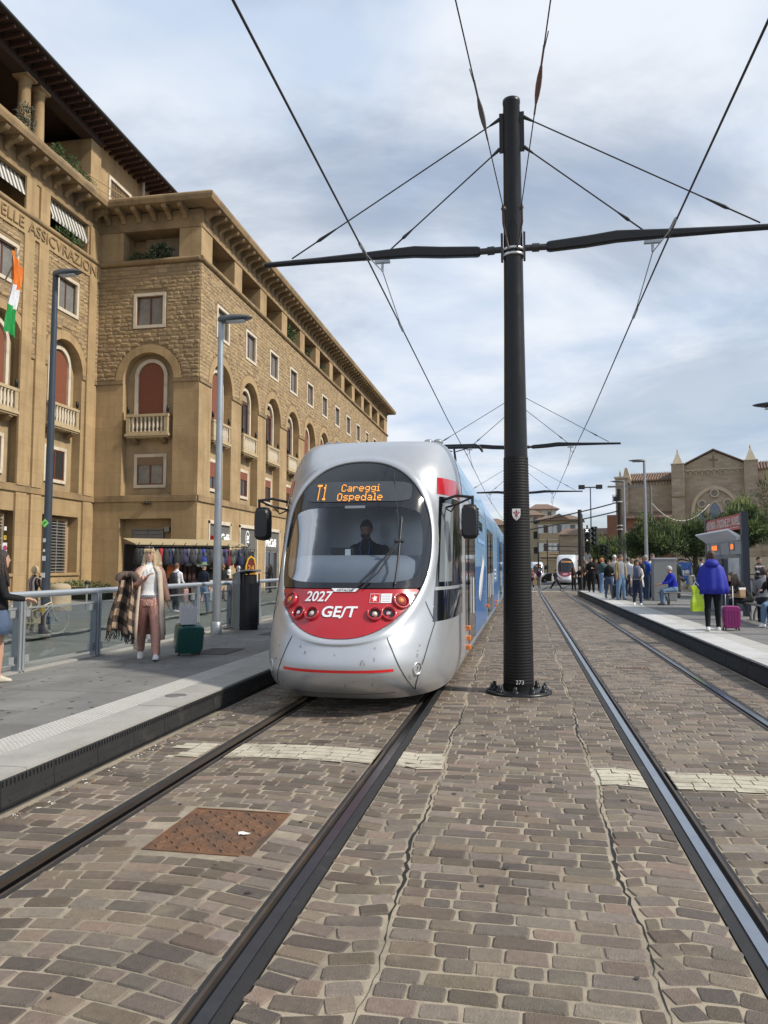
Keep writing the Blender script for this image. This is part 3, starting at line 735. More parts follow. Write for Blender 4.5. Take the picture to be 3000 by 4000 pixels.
# carved frieze lettering on the left wing and twin pilasters
fz=MB(); fz.box(0,YC-24.6,-.10,0,17.55,ZT+.02); put(fz,'frieze',m_st,FL)
c_,s_=0,1
text('carved_lettering','ASSICVRAZIONI',M('carved_stone',(.22,.15,.075),.9,var=.1),BLD,(XA+.12,24.6+9.75,17.98),.80,rot=(R(90),0,R(90)),ext=.03,font_w=1.06)
text('carved_lettering','DELLE',M('carved_stone'),BLD,(XA+.12,24.6+5.25,17.98),.80,rot=(R(90),0,R(90)),ext=.03,font_w=1.06)
for a in (6.5,7.6,11.95):
    p=MB(); p.box(a,a+.74,-.12,0,ZS+.15,17.55); p.box(a,a+.74,-.12,0,ZP,ZA); p.box(a-.02,a+.76,-.12,0,0,ZS-.2); put(p,'pilaster',m_st,FL,bev=.01)
# ground-floor fittings
for c in BAYL:
    g=MB(); g.box(c-.85,c+.85,.42,.46,1.35,4.0); put(g,'window_glass',m_pane,FL)
    g=MB(); frame4(g,1.9,2.9,.12,.30,.54); put(g,'window_surround',m_st2,(XA,FL[1]+c,FL[2])).location.z=1.22
    for k in range(17):
        b=MB(); b.box(c-.85,c+.85,.20,.225,1.40+k*.155,1.425+k*.155); put(b,'grille_bar',M('grille_white',(.42,.41,.39),.5,metal=.3,var=.1),FL)
    for k in (-.84,0,.84): b=MB(); b.box(c+k-.012,c+k+.012,.19,.2,1.35,4.05); put(b,'grille_post',M('grille_white'),FL)
    b=MB(); b.box(c-1.52,c+1.52,.0,.5,-.2,1.2); b.box(c-1.7,c+1.7,-.1,.5,1.2,1.34); put(b,'window_apron',m_st,FL)
g=MB(); 
for k in range(18): g.box(2.15,4.0,.38,.42,.02+k*.2,.19+k*.2); g.box(2.15,4.0,.42,.43,.02+k*.2,.22+k*.2)
put(g,'metal_shutter',m_greym,FR); g=MB(); [g.box(a,a+.05,.34,.38,0,3.7) for a in (2.13,3.05,3.97)]; g.box(2.13,4.02,.34,.38,3.65,3.72); put(g,'shutter_frame',m_greym,FR)
g=MB(); g.box(4.15,4.42,.2,.5,3.55,3.8); put(g,'alarm_box',M('alarm_grey',(.25,.24,.2),.6),FR)
g=MB(); g.box(3.0,3.5,-.22,-.05,5.02,5.07); g.lathe([(.08,0),(.05,.14)],8,(3.25,-.2,5.07)); put(g,'floodlight',m_blackm,FR)
# shop fronts on the long side
m_shopg=M('shop_grey',(.12,.112,.105),.5,var=.06); m_shopl=M('shop_glass',(.02,.022,.026),.05,var=0,spec=.9); m_wsign=M('sign_white',(.85,.85,.83),.5,var=0,emit=(1,1,1),es=.15)
for i,c in enumerate(BAY2):
    s=MB(); s.box(c-1.5,c+1.5,.06,.14,2.75,4.05); put(s,'fascia_panel',m_shopg,F2)
    s=MB(); s.box(c-1.62,c-1.48,-.06,.1,-.05,4.22); s.box(c+1.48,c+1.62,-.06,.1,-.05,4.22); s.box(c-1.62,c+1.62,-.06,.1,4.06,4.26); put(s,'door_surround',m_trav,F2)
    s=MB(); s.box(c-1.45,c+1.45,.16,.2,.05,2.72); put(s,'shop_window',m_shopl,F2)
    s=MB(); s.box(c-1.48,c-1.38,.1,.18,.05,2.75); s.box(c+1.38,c+1.48,.1,.18,.05,2.75); s.box(c-.05,c+.05,.1,.18,.05,2.75); s.box(c-1.48,c+1.48,.1,.18,2.62,2.75); put(s,'shop_frame',m_greym,F2)
def f2text(tx,c,z,size,sh=0,fw=1,off=.012): text('shop_lettering',tx,m_wsign,BLD,(XB-.04,YC+c,z),size,rot=(R(90),0,R(90)),shear=sh,font_w=fw,ext=.03,off=off)
f2text('McCafé',BAY2[0]+.35,3.25,.78,.35,.9); f2text('McCafé',BAY2[2]-.2,3.25,.78,.35,.9)
s=MB()
for i in range(20):
    a,b=R(75+i*10),R(85+i*10); s.quad(*[(BAY2[0]+.35+4.6-.35+rr*math.cos(q)*.72,.04,3.4+rr*math.sin(q)) for rr,q in ((.52,a),(.52,b),(.45,b),(.45,a))])
for i in range(4):
    a,b=R(20+i*14),R(34+i*14); s.quad(*[(BAY2[1]+rr*math.cos(q)*.72,.04,3.4+rr*math.sin(q)) for rr,q in ((.52,a),(.52,b),(.45,b),(.45,a))])
put(s,'round_arrow_sign',m_wsign,F2,fix=False)
f2text('24',BAY2[1]+.0,3.45,.36); f2text('ORE',BAY2[1]+.0,3.2,.17)
s=MB(); s.box(1.95,2.15,-.2,.05,3.05,3.4); put(s,'alarm_bell',M('alarm_red',(.5,.02,.02),.4,var=0),F2,bev=.03)
s=MB(); s.box(2.2,2.36,-.16,.05,3.08,3.36); put(s,'alarm_box',M('alarm_cream',(.6,.58,.5),.5,var=0),F2,bev=.02)
# plates by the entrance at far left
def plate(y,z,w_,h_,mat,nm='wall_plate'): MB().box(0,.03,-w_/2,w_/2,-h_/2,h_/2).build(nm,mat,BLD,(XA+.005,y,z))
pw=M('plate_white',(.6,.6,.6),.5,var=.1); pg=M('plate_grey',(.22,.23,.24),.4,metal=.4,var=.1)
plate(31.55,2.35,.38,.36,M('plate_silver',(.42,.46,.5),.4,metal=.3,var=.1)); plate(31.55,1.92,.40,.34,pg); plate(31.5,1.45,.24,.22,M('plate_silver'))
plate(30.55,2.3,.30,.9,pw); plate(30.56,3.4,.16,.18,pw); plate(30.56,2.98,.16,.20,M('plate_yellow',(.5,.35,.05),.5)); plate(30.5,1.6,.36,.4,pg,'intercom')
text('plate_lettering','P',M('plate_ink',(.05,.05,.06),.6,var=0),BLD,(XA+.04,30.56,2.98),.15,rot=(R(90),0,R(90)),ext=.002)
s=MB(); s.lathe([(.13,0),(.13,.01)],20,T=TR((XA+.037,30.55,2.5),ry=PI/2)); s.build('no_parking_disc',M('disc_blue',(.10,.08,.30),.5,var=0),BLD)
s=MB(); 
for i in range(24):
    a,b=2*PI*i/24,2*PI*(i+1)/24; s.quad(*[(XA+.052,30.55+r*math.cos(q),2.5+r*math.sin(q)) for r,q in ((.13,a),(.13,b),(.095,b),(.095,a))])
s.box(XA+.049,XA+.055,30.53,30.57,2.5-.1,2.5+.1,T=Matrix.Translation((0,30.55,2.5))@Matrix.Rotation(R(45),4,'X')@Matrix.Translation((0,-30.55,-2.5))); s.build('no_parking_ring',M('disc_red',(.5,.03,.03),.5,var=0),BLD,fix=False)
# roofs, back and core so that the block is a solid
k=MB(); k.box(-46,XB-1.4,YC+1.4,95.0,-.2,ZC-.6); k.box(-46,XA-1.4,12,YC+1.4,-.2,ZC-.6); k.quad((XB,95.07,-.2),(-46,95.07,-.2),(-46,95.07,ZC-.1),(XB,95.07,ZC-.1)); k.build('core_wall',m_st2,BLD)
k=MB(); k.box(-46,XB+.80,YC-.80,95.9,ZC-.3,ZC+.03); k.build('roof',m_roof,BLD)
k=MB(); k.box(-40,XA+.9,14,YC-.2,ZC-.05,ZC+.04); k.build('terrace_floor',m_st2,BLD)
# penthouse loggia on the left wing
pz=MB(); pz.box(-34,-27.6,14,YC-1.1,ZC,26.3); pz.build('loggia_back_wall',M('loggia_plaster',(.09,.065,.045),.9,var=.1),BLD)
pz=MB(); pz.box(-30,XA,YC-1.15,YC-.15,ZC,25.45); pz.build('loggia_pier',m_st,BLD); pz=MB(); pz.box(-30,XA-.25,YC-.15,50,ZC,26.1); pz.build('penthouse_wall',m_st,BLD)
for y in (31.17,32.23,26.2,27.3):
    q=MB(); q.lathe([(.40,0),(.40,.10),(.34,.16),(.315,.22),(.30,1.6),(.275,3.0),(.30,3.03),(.30,3.08),(.275,3.12),(.29,3.2),(.36,3.3)],20); q.box(-.40,.40,-.40,.40,3.3,3.42); q.build('column',m_st,BLD,(XA-.25,y,ZC+.02))
q=MB(); q.box(XA-.6,XA+.1,14,YC-.15,25.44,26.05); q.build('loggia_beam',M('beam_wood',(.05,.03,.022),.8),BLD)
EX=-22.05
q=MB(); q.prism([(EX,26.0),(EX,26.12),(-28,28.6),(-34,28.6),(-34,26.35),(-25,26.35)],'y',14,46.2); q.build('eave_roof',M('eave_wood',(.055,.034,.027),.85,var=.2,world=True),BLD)
raf=MB().box(-1.9,0,-.06,.06,-.17,0).mesh('rafter',M('rafter_wood',(.06,.028,.02),.8,var=.2))
for i in range(58):
    o=bpy.data.objects.new('rafter',raf); COL.objects.link(o); o.parent=BLD; o.location=(EX-.08,15+.54*i,26.0); o.rotation_euler=(0,R(-5),0)
q=MB(); q.tube([(EX+.04,14,26.08),(EX+.04,46.2,26.08)],.085,8); q.build('gutter',M('gutter',(.05,.05,.05),.5,metal=.4),BLD)
q=MB(); frame4(q,2.5,1.5,.18,-.10,.1); o=q.build('window',m_trav,BLD,(XA-.25,39.9,23.0),R(90)); MB().box(-1.07,1.07,.02,.05,.18,1.32).build('pane',m_pane,o)
bar=MB().tube([(0,0,.18),(0,0,1.32)],.02,6).mesh('bar',m_blackm)
for i in range(12): b=bpy.data.objects.new('bar',bar); COL.objects.link(b); b.parent=o; b.location=(-1.0+i*.18,-.05,0)
q=MB(); q.tube([(XA+.05,42.2,ZC),(XA+.05,42.2,26.9)],.10,10); q.lathe([(.20,0),(.20,.06),(.12,.22),(.03,.24)],10,(XA+.05,42.2,27.2)); q.tube([(XA+.05,42.2,26.9),(XA+.05,42.2,27.25)],.07,8); q.build('flue_pipe',M('flue',(.45,.42,.36),.6,metal=.2),BLD)
q=MB(); pts=[(XA+.2,36.6,23.0),(XB-3.6,YC+.6,23.1)]; q.tube([(XA+.3,35.8,22.95),(XA+.9,38.6,22.95),(XA+.4,41.6,22.95)],.03,6); q.tube([(XA+.3,35.8,22.5),(XA+.9,38.6,22.5),(XA+.4,41.6,22.5)],.025,6); q.tube([(XA+.9,38.6,22),(XA+.9,38.6,22.95)],.03,6); q.build('terrace_railing',M('rail_yellow',(.40,.28,.12),.6),BLD)
for i,y in enumerate((30.1,33.6,34.75,35.85)):
    q=MB(); q.box(-.22,.22,-.53,.53,0,.44); q.build('planter',M('planter_stone',(.55,.47,.34),.85,var=.12),BLD,(XA+.25,y,ZC+.02),bev=.02)
# ---- foliage helper: leaf quads around points
def leaves(mb,c,r,n,size,mi=0,up=.0,rn=rnd,shell=.35,wd=.22):
    for _ in range(n):
        while True:
            p=Vector((rn.uniform(-1,1),rn.uniform(-1,1),rn.uniform(-1,1)))
            if shell<p.length<1: break
        q=Vector((c[0]+p.x*r[0],c[1]+p.y*r[1],c[2]+p.z*r[2])); d=(p+Vector((rn.uniform(-.6,.6),rn.uniform(-.6,.6),rn.uniform(-.3,.6)+up))).normalized()
        s=size*rn.uniform(.6,1.4); a=d.orthogonal().normalized(); a.rotate(Matrix.Rotation(rn.uniform(0,6.3),3,d)); b=d.cross(a)
        mb.add([q-a*s*wd,q+d*s*.5+b*s*wd*.5,q+a*s*wd+d*s*.1,q+d*s*1.0],[(0,2,3,1)],mi)
m_leaf=M('leaf',(.055,.105,.03),.6,var=.25,vs=2,isl=.35,world=True); m_leafd=M('leaf_dark',(.03,.06,.022),.6,var=.25,vs=2,isl=.35,world=True)
m_leaf2=M('leaf_grey',(.07,.085,.06),.6,var=.25,vs=2,isl=.35,world=True)
def plant(name,label,c,r,n,size,mat,group=None,flowers=None):
    t=thing(name,label,'plant',c); mb=MB(); leaves(mb,(0,0,r[2]*.8),r,n,size,shell=.1); mb.build('foliage',mat,t,fix=False)
    st=MB(); [st.tube([(rnd.uniform(-.3,.3)*r[0],rnd.uniform(-.3,.3)*r[1],-.1),(rnd.uniform(-.5,.5)*r[0],rnd.uniform(-.5,.5)*r[1],r[2])],.012,5) for _ in range(4)]; st.build('stem',m_leafd,t)
    if flowers: f=MB(); leaves(f,(0,0,r[2]*.9),r,26,.07,shell=.5); f.build('blossom',flowers,t,fix=False)
    return t
plant('potted_shrub','grey-green shrub beside the left column on the roof loggia',(XA+.3,30.6,ZC+.4),(.35,.55,.75),420,.16,m_leaf2)
plant('potted_shrub','dark bushy plant just right of the twin columns on the roof loggia',(XA+.25,33.2,ZC+.45),(.3,.4,.4),260,.14,m_leaf)
plant('potted_shrub','bright green bush spilling from the middle roof planter',(XA+.3,34.4,ZC+.4),(.3,.5,.42),300,.13,m_leaf)
plant('potted_shrub','trailing plant in the roof planter nearest the pier',(XA+.3,35.3,ZC+.35),(.3,.4,.3),220,.13,m_leaf)
plant('flowering_plant','small plant with pink flowers on the roof loggia next to the pier',(XA+.25,36.2,ZC+.35),(.25,.35,.3),120,.12,m_leaf,flowers=M('pink_petal',(.6,.2,.25),.6,var=0))
plant('loggia_plant','leafy plants with white lilies in the corner loggia window',(XA+3.55,YC+.2,ZP+.02),(.75,.25,.5),330,.26,m_leafd,flowers=M('lily',(.8,.8,.72),.6,var=0))
plant('loggia_plant','dark low plants at the left of the corner loggia window',(XA+2.3,YC+.15,ZP),(.55,.2,.26),180,.2,m_leafd)
plant('loggia_plant','ivy hanging below the striped awning of the left wing',(XA+.1,34.6,ZP-.05),(.16,1.2,.26),260,.18,m_leaf)
plant('loggia_plant','dense green bush in the fourth attic loggia of the long side',(XB-.1,YC+BAY2[3]-.6,ZP),(.35,.9,.72),420,.2,m_leaf)
plant('loggia_plant','dark bush in the fifth attic loggia of the long side',(XB-.1,YC+BAY2[4]-.9,ZP),(.3,.5,.5),240,.2,m_leafd)
plant('loggia_plant','thin climbing plant in the sixth attic loggia of the long side',(XB-.1,YC+BAY2[5]-.4,ZP),(.25,.5,.45),110,.18,m_leafd)
plant('loggia_plant','few pale leaves on the sill of the second attic loggia',(XB-.0,YC+BAY2[1]+.2,ZP),(.2,.3,.2),70,.12,m_leaf2)
# ================================================================ trams
m_sil=M('silver_paint',(.50,.52,.545),.36,metal=.6,var=.04,vs=.8,coat=.25,fine=.03,dirt=(.33,.32,.30),ds=1.3,dr=(.56,.95),bump=.02,bs=3)
m_trblk=M('gloss_black',(.006,.007,.010),.08,var=0,coat=.6)
m_trred=M('tram_red',(.40,.010,.018),.22,var=.05,coat=.7)
m_blue=M('tram_blue',(.05,.17,.43),.3,var=.05,vs=.6,coat=.4); m_lblue=M('tram_pale_blue',(.22,.40,.62),.3,var=.04,coat=.4)
m_mirror=M('mirror_black',(.014,.014,.016),.45,var=.1); m_rubb=M('bellows',(.02,.02,.022),.8,var=.1)
m_tyre=M('underframe',(.018,.018,.018),.9,var=.1)
m_glass=glassmat('tram_glass',(.80,.85,.90),.5)
m_orange=M('lamp_orange',(.55,.16,.02),.25,var=0,emit=(1,.25,.03),es=.08,coat=.5)
m_chrome=M('lamp_chrome',(.8,.8,.8),.08,metal=1,var=0); m_lens=M('lamp_lens',(.55,.5,.42),.05,var=0,coat=1)
m_led=M('led_amber',(.1,.04,.0),.5,var=0,emit=(1,.38,.04),es=1.6); m_dred=M('lamp_red',(.22,.01,.01),.15,var=0,coat=1)
m_panel=M('display_back',(.055,.062,.07),.25,var=.08,vs=8); m_int=M('cab_grey',(.155,.175,.205),.7,var=.08); m_intd=M('cab_dark',(.10,.11,.13),.8,var=.1)
PRF=[(8.62,.165),(8.34,.30),(8.21,.44),(8.18,.58),(8.22,.74),(8.32,.95),(8.66,1.45),(8.98,2.05),(9.27,2.6),(9.50,2.92),(9.72,3.14),(10.02,3.34),(10.4,3.46),(10.9,3.50)]
WDT=[1.10,1.16,1.19,1.20,1.20,1.20,1.20,1.20,1.20,1.18,1.13,1.06,.96,.80]
YS,NE=10.9,3.0
def crs(P,t):
    n=len(P)-1; t=min(max(t,0),1)*n; i=min(int(t),n-1); u=t-i
    g=lambda k:P[min(max(k,0),n)]
    a,b,c,d=g(i-1),g(i),g(i+1),g(i+2)
    return .5*((2*b)+(c-a)*u+(2*a-5*b+4*c-d)*u*u+(3*b-a-3*c+d)*u**3)
PY=[p[0] for p in PRF]; PZ=[p[1] for p in PRF]
def NS(t,v):
    yc,z,w_=crs(PY,v),crs(PZ,v),crs(WDT,v); s,c=math.sin(t),math.cos(t)
    return (w_*math.copysign(abs(s)**(2/NE),s), YS-(YS-yc)*abs(c)**(2/NE), z)
def v_of_z(z):
    a,b=0,1
    for _ in range(40):
        m=(a+b)/2
        if crs(PZ,m)<z: a=m
        else: b=m
    return (a+b)/2
def t_of(x,v):
    q=min(abs(x)/crs(WDT,v),1); return math.copysign(math.asin(q**(NE/2)),x)
def sy(x,z,off=0):
    v=v_of_z(z); p=NS(t_of(x,v),v)
    return (x,p[1]-off,z)
def snorm(x,z):
    e=.01; a=Vector(sy(x+e,z))-Vector(sy(x-e,z)); b=Vector(sy(x,z+e))-Vector(sy(x,z-e)); n=b.cross(a).normalized()
    return n if n.y<0 else -n
OZ=1.95
def in_oval(x,z):
    b=1.12 if z>OZ else 1.085
    return (abs(x)/.95)**2.25+(abs(z-OZ)/b)**2.25<1
def outline(cx,cz,fn,ths):
    o=[]
    for th in ths:
        c,s=math.cos(th),math.sin(th); a,b=0,2.5
        for _ in range(36):
            m=(a+b)/2
            if fn(cx+c*m,cz+s*m): a=m
            else: b=m
        o.append((cx+c*a,cz+s*a))
    return o
def patch(cx,cz,fo,off,rings=7,fi=None,nth=120,extra=()):
    ths=sorted(set([2*PI*i/nth for i in range(nth)]+[e%(2*PI) for e in extra]))
    O=outline(cx,cz,fo,ths); I=outline(cx,cz,fi,ths) if fi else [(cx,cz)]*len(ths)
    R_=[]
    for k in range(rings+1):
        s=k/rings
        if not fi: s=max(s,.02)
        R_.append([sy(i[0]+(o[0]-i[0])*s,i[1]+(o[1]-i[1])*s,off) for i,o in zip(I,O)])
    mb=MB(); mb.loft(R_,0,True,True,False)
    if not fi: mb.add(R_[0],[tuple(range(len(ths)))],0,True)
    return mb
def make_nose():
    nth=144; mb=MB(); O=outline(0,OZ,in_oval,[2*PI*i/nth for i in range(nth)])
    vc=v_of_z(OZ); rings=[[] for _ in range(31)]
    for (x,z) in O:
        v=v_of_z(z); t=t_of(x,v); dt,dv=t,v-vc
        k=1e9
        if abs(dt)>1e-6: k=min(k,(PI/2)/abs(dt))
        if dv>1e-6: k=min(k,(1-vc)/dv)
        if dv<-1e-6: k=min(k,vc/-dv)
        for i in range(31):
            s=i/30; s=s**1.3; q=1+(k-1)*s; tt,vv=dt*q,vc+dv*q
            p=Vector(NS(max(min(tt,PI/2),-PI/2),max(min(vv,1),0)))
            d=(abs(s*(k-1))*math.hypot(x,z-OZ)); 
            bump=.030*math.exp(-((d-.07)/.07)**2) if d<.4 else 0
            dirv=Vector((x*.35,-1,(z-OZ)*.35)).normalized(); p+=dirv*bump*(1-min(1,abs(p.x)/1.2)**6)
            rings[i].append(tuple(p))
    lip=[(p[0]*.985,p[1]+.05,OZ+(p[2]-OZ)*.985) for p in rings[0]]
    mb.loft([lip]+rings,0,True,True,False)
    return mb
top_line=1.43
fo_up=lambda x,z: in_oval(x*1.012,OZ+(z-OZ)*1.012) and z>top_line+.006
def f_glass(x,z):
    zc=1.965; b=.475 if z>zc else .465
    return (abs(x)/.90)**5+(abs(z-zc)/b)**5<1 and in_oval(x*1.115,OZ+(z-OZ)*1.10)
fo_red=lambda x,z: in_oval(x*1.012,OZ+(z-OZ)*1.012) and z<top_line-.006
FONT={'T':['11111','00100','00100','00100','00100','00100','00100'],'1':['00100','01100','00100','00100','00100','00100','01110'],'C':['01110','10001','10000','10000','10000','10001','01110'],'O':['01110','10001','10001','10001','10001','10001','01110'],
'a':['00000','00000','01110','00001','01111','10001','01111'],'r':['00000','00000','10110','11001','10000','10000','10000'],'e':['00000','00000','01110','10001','11111','10000','01110'],'g':['00000','00000','01111','10001','10001','01111','00001','01110'],'i':['010','000','110','010','010','010','111'],'s':['00000','00000','01111','10000','01110','00001','11110'],'p':['00000','00000','11110','10001','10001','11110','10000','10000'],'d':['00001','00001','01101','10011','10001','10001','01111'],'l':['110','010','010','010','010','010','111']}
def dots(mb,txt,x,z,px,off=.010,bold=1):
    for ch in txt:
        g=FONT[ch]
        for r,row in enumerate(g):
            for c,b in enumerate(row):
                if b=='1':
                    X=x+c*px; Z=z-r*px*1.1*bold; h=px*.42
                    k_=h*1.05*bold; mb.quad(sy(X-h,Z-k_,off),sy(X+h,Z-k_,off),sy(X+h,Z+k_,off),sy(X-h,Z+k_,off))
        x+=(len(g[0])+1)*px
TZ=(-2.07,0,0)
def tram_front(t,livery=None,far=False):
    """nose parts shared by every tram; t is the tram's Empty"""
    shell=make_nose().build('nose_shell',livery or m_sil,t)
    mask=patch(0,OZ,fo_up,-.010,5,f_glass,extra=[math.atan2(top_line-OZ,s*.846) for s in (1,-1)]).build('windscreen_surround',m_trblk,t)
    patch(0,1.965,f_glass,-.014,6).build('windscreen',m_glass,t)
    red=patch(0,1.18,fo_red,-.008,6,extra=[math.atan2(top_line-1.18,s*.84) for s in (1,-1)]).build('red_panel',m_trred,t)
    fd=lambda x,z:(abs(x)/.69)**8+(abs(z-2.645)/.135)**6<1
    dp=patch(0,2.645,fd,.0,4).build('destination_display',m_panel,t)
    mb=MB(); dots(mb,'T1',-.535,2.735,.0135,.012,2.1); dots(mb,'Careggi',-.20,2.735,.0128,.012); dots(mb,'Ospedale',-.24,2.615,.0130,.012)
    tag(mb.build('led_dots',m_led,dp,fix=False),kind='stuff')
    for i,(x,z,r,kind) in enumerate([(-.69,1.30,.082,'o'),(-.535,1.165,.070,'h'),(-.355,1.160,.070,'h'),(.395,1.160,.070,'h'),(.55,1.165,.070,'h'),(.675,1.30,.082,'o')]):
        n=snorm(x,z); T=Matrix.Translation(sy(x,z,.026))@n.to_track_quat('Z','Y').to_matrix().to_4x4()
        h=MB(); h.lathe([(r+.020,-.035),(r+.022,.004),(r+.010,.010),(r,.004),(r*.96,-.03)],22,T=T); ho=h.build('headlamp',m_trred,t)
        if kind=='h':
            q=MB(); q.lathe([(r*.95,-.028),(r*.6,-.032),(.005,-.034)],18,T=T); q.build('reflector',m_trblk,ho)
            q=MB(); q.lathe([(r*.46,-.03),(r*.44,-.012),(r*.25,-.002),(.004,.002)],16,T=T); q.build('lens',m_chrome if x in (-.535,.55) else m_lens,ho)
        else:
            q=MB(); q.lathe([(r*.97,-.02),(r*.8,.0),(r*.35,.008),(.004,.010)],18,T=T); q.build('lens',m_dred,ho)
            q=MB(); q.lathe([(r*.42,.008),(r*.36,.014),(.004,.016)],14,T=T@Matrix.Translation((.012 if x<0 else -.012,0,0))); q.build('indicator',m_orange,ho)
    return shell,mask,red,dp
def onsurf(me,cx,cz,off=.012):
    """bend a flat text mesh onto the nose"""
    for v in me.vertices: x,y,z=v.co.x,v.co.y,v.co.z; p=sy(cx+x,cz+y,off+z); v.co=p
def surftext(name,txt,mat,parent,cx,cz,size,shear=0,fw=1,off=0,lift=.004):
    me=textmesh(txt,size,.001,shear,fw,'CENTER',off); me.materials.clear(); me.materials.append(mat); onsurf(me,cx,cz,lift)
    o=bpy.data.objects.new(name,me); COL.objects.link(o); o.parent=parent; return o
TRAM=thing('tram','silver tram with red smiling front and blue side at the left platform','tram',TZ)
shell,mask,red,dp=tram_front(TRAM)
m_let=M('letter_silver',(.72,.73,.75),.35,var=0)
surftext('number','2027',m_let,red,-.315,1.335,.160,.18,1.0,.003)
surftext('lettering','GE',m_let,red,-.125,1.165,.165,.12,1.15,.004); surftext('lettering','T',m_let,red,.115,1.165,.165,.12,1.15,.004)
mb=MB(); P=[(-.02,1.108),(.012,1.112),(.024,1.145),(.034,1.18),(.046,1.215),(.080,1.222)]
for a,b in zip(P,P[1:]):
    w_=.011; d=Vector((b[0]-a[0],b[1]-a[1])).normalized(); n=(-d.y*w_,d.x*w_); mb.quad(sy(a[0]+n[0],a[1]+n[1],.004),sy(b[0]+n[0],b[1]+n[1],.004),sy(b[0]-n[0],b[1]-n[1],.004),sy(a[0]-n[0],a[1]-n[1],.004))
mb.build('lettering',m_let,red,fix=False)
# maker badge and notice stickers
mb=MB(); bd=[(-.16,1.434),(.17,1.434),(.13,1.395),(-.12,1.395)]; mb.add([sy(x,z,.004) for x,z in bd]+[sy(x,z,-.02) for x,z in bd],[(0,1,2,3),(0,1,5,4),(1,2,6,5),(2,3,7,6),(3,0,4,7)]); bo=mb.build('badge',m_let,TRAM)
surftext('badge_lettering','HITACHI',M('ink_dark',(.03,.03,.035),.5,var=0),bo,.005,1.414,.038,.2,1.3,0,.009)
def sticker(nm,x0,x1,z0,z1,mat,lift=.003): mb=MB(); mb.quad(sy(x0,z0,lift),sy(x1,z0,lift),sy(x1,z1,lift),sy(x0,z1,lift)); return mb.build(nm,mat,red,fix=False)
sticker('sticker',.315,.43,1.27,1.375,m_let); sticker('sticker',.319,.426,1.274,1.371,M('sticker_red',(.5,.02,.02),.4,var=0),.0045); sticker('sticker',.44,.56,1.27,1.375,m_let)
mb=MB(); mb.add([sy(.372+.03*math.cos(a)*q,1.32+.035*math.sin(a)*q,.006) for a,q in [(i*.6,(.6,1.1)[i%2]) for i in range(10)]],[tuple(range(10))]); mb.build('sticker_mark',m_let,red,fix=False)
for k in range(5): mb=MB(); mb.quad(*[sy(x,1.285+k*.018+dz,.005) for x,dz in ((.45,0),(.545,0),(.545,.005),(.45,.005))]); mb.build('sticker_print',M('print_grey',(.3,.3,.32),.6,var=0),red,fix=False)
# seams, smile strip, fog lamps
def ribbon(nm,pts,wd,mat,lift=.004,parent=TRAM,sub=8):
    Q=[]
    for a,b in zip(pts,pts[1:]):
        for i in range(sub): Q.append((a[0]+(b[0]-a[0])*i/sub,a[1]+(b[1]-a[1])*i/sub))
    Q.append(pts[-1]); mb=MB()
    for i in range(len(Q)-1):
        a,b=Q[i],Q[i+1]; d=Vector((b[0]-a[0],b[1]-a[1])).normalized(); n=(-d.y*wd/2,d.x*wd/2)
        mb.quad(sy(a[0]+n[0],a[1]+n[1],lift),sy(b[0]+n[0],b[1]+n[1],lift),sy(b[0]-n[0],b[1]-n[1],lift),sy(a[0]-n[0],a[1]-n[1],lift))
    return mb.build(nm,mat,parent,fix=False)
ribbon('smile_stripe',[(-.64+i*.128,.540-.014*(1-((i-5)/5)**2)) for i in range(11)],.030,M('bright_red',(.62,.02,.02),.3,var=0),.004,sub=3)
m_seam=M('seam',(.03,.03,.032),.7,var=0)
for s in (-1,1):
    ribbon('panel_seam',[(s*.53,.95),(s*.60,.80),(s*.78,.38),(s*.82,.27)],.009,m_seam)
    ribbon('panel_seam',[(s*.82,.27),(s*.93,.62),(s*1.02,1.02)],.009,m_seam)
    ribbon('panel_seam',[(s*.86,1.42),(s*.93,1.24),(s*1.02,1.02)],.009,m_seam)
    x,z=s*.87,.53; n=snorm(x,z); T=Matrix.Translation(sy(x,z,.0))@n.to_track_quat('Z','Y').to_matrix().to_4x4()
    q=MB(); q.lathe([(.075,-.03),(.078,.006),(.062,.008),(.056,-.02)],20,T=T); fo=q.build('fog_lamp',m_sil,TRAM); q=MB(); q.lathe([(.056,-.018),(.03,-.004),(.004,0)],16,T=T); q.build('lens',m_dred if s<0 else M('lens_dark',(.05,.05,.05),.08,var=0,coat=1),fo)
    for (x,z) in ((.52,.90),(1.0,1.2),(.81,1.36),(.62,1.02)):
        n=snorm(s*x,z); T=Matrix.Translation(sy(s*x,z,.002))@n.to_track_quat('Z','Y').to_matrix().to_4x4(); q=MB(); q.lathe([(.012,-.004),(.012,.004),(.004,.005)],8,T=T); q.build('bolt',M('bolt_grey',(.25,.25,.26),.4,metal=.8,var=0),TRAM)
for x,z in ((-.80,1.40),(.80,1.40)):
    n=snorm(x,z)
for k_ in range(26):
    x=rnd.uniform(-.95,.9); z=rnd.choice((rnd.uniform(.3,.5),rnd.uniform(.58,.8))); n_=rnd.randint(5,7); r_=rnd.uniform(.006,.016); q=MB(); q.add([sy(x+r_*rnd.uniform(.4,1.2)*math.cos(a),z+r_*rnd.uniform(.6,2.2)*math.sin(a),.0025) for a in [2*PI*i/n_ for i in range(n_)]],[tuple(range(n_))]); q.build('scuff',M('scuff',(.26,.255,.25),.7,var=.2),TRAM,fix=False)
ribbon('panel_seam',[(-.62,.262),(-.3,.243),(0,.238),(.3,.243),(.62,.262)],.006,m_seam,.003)
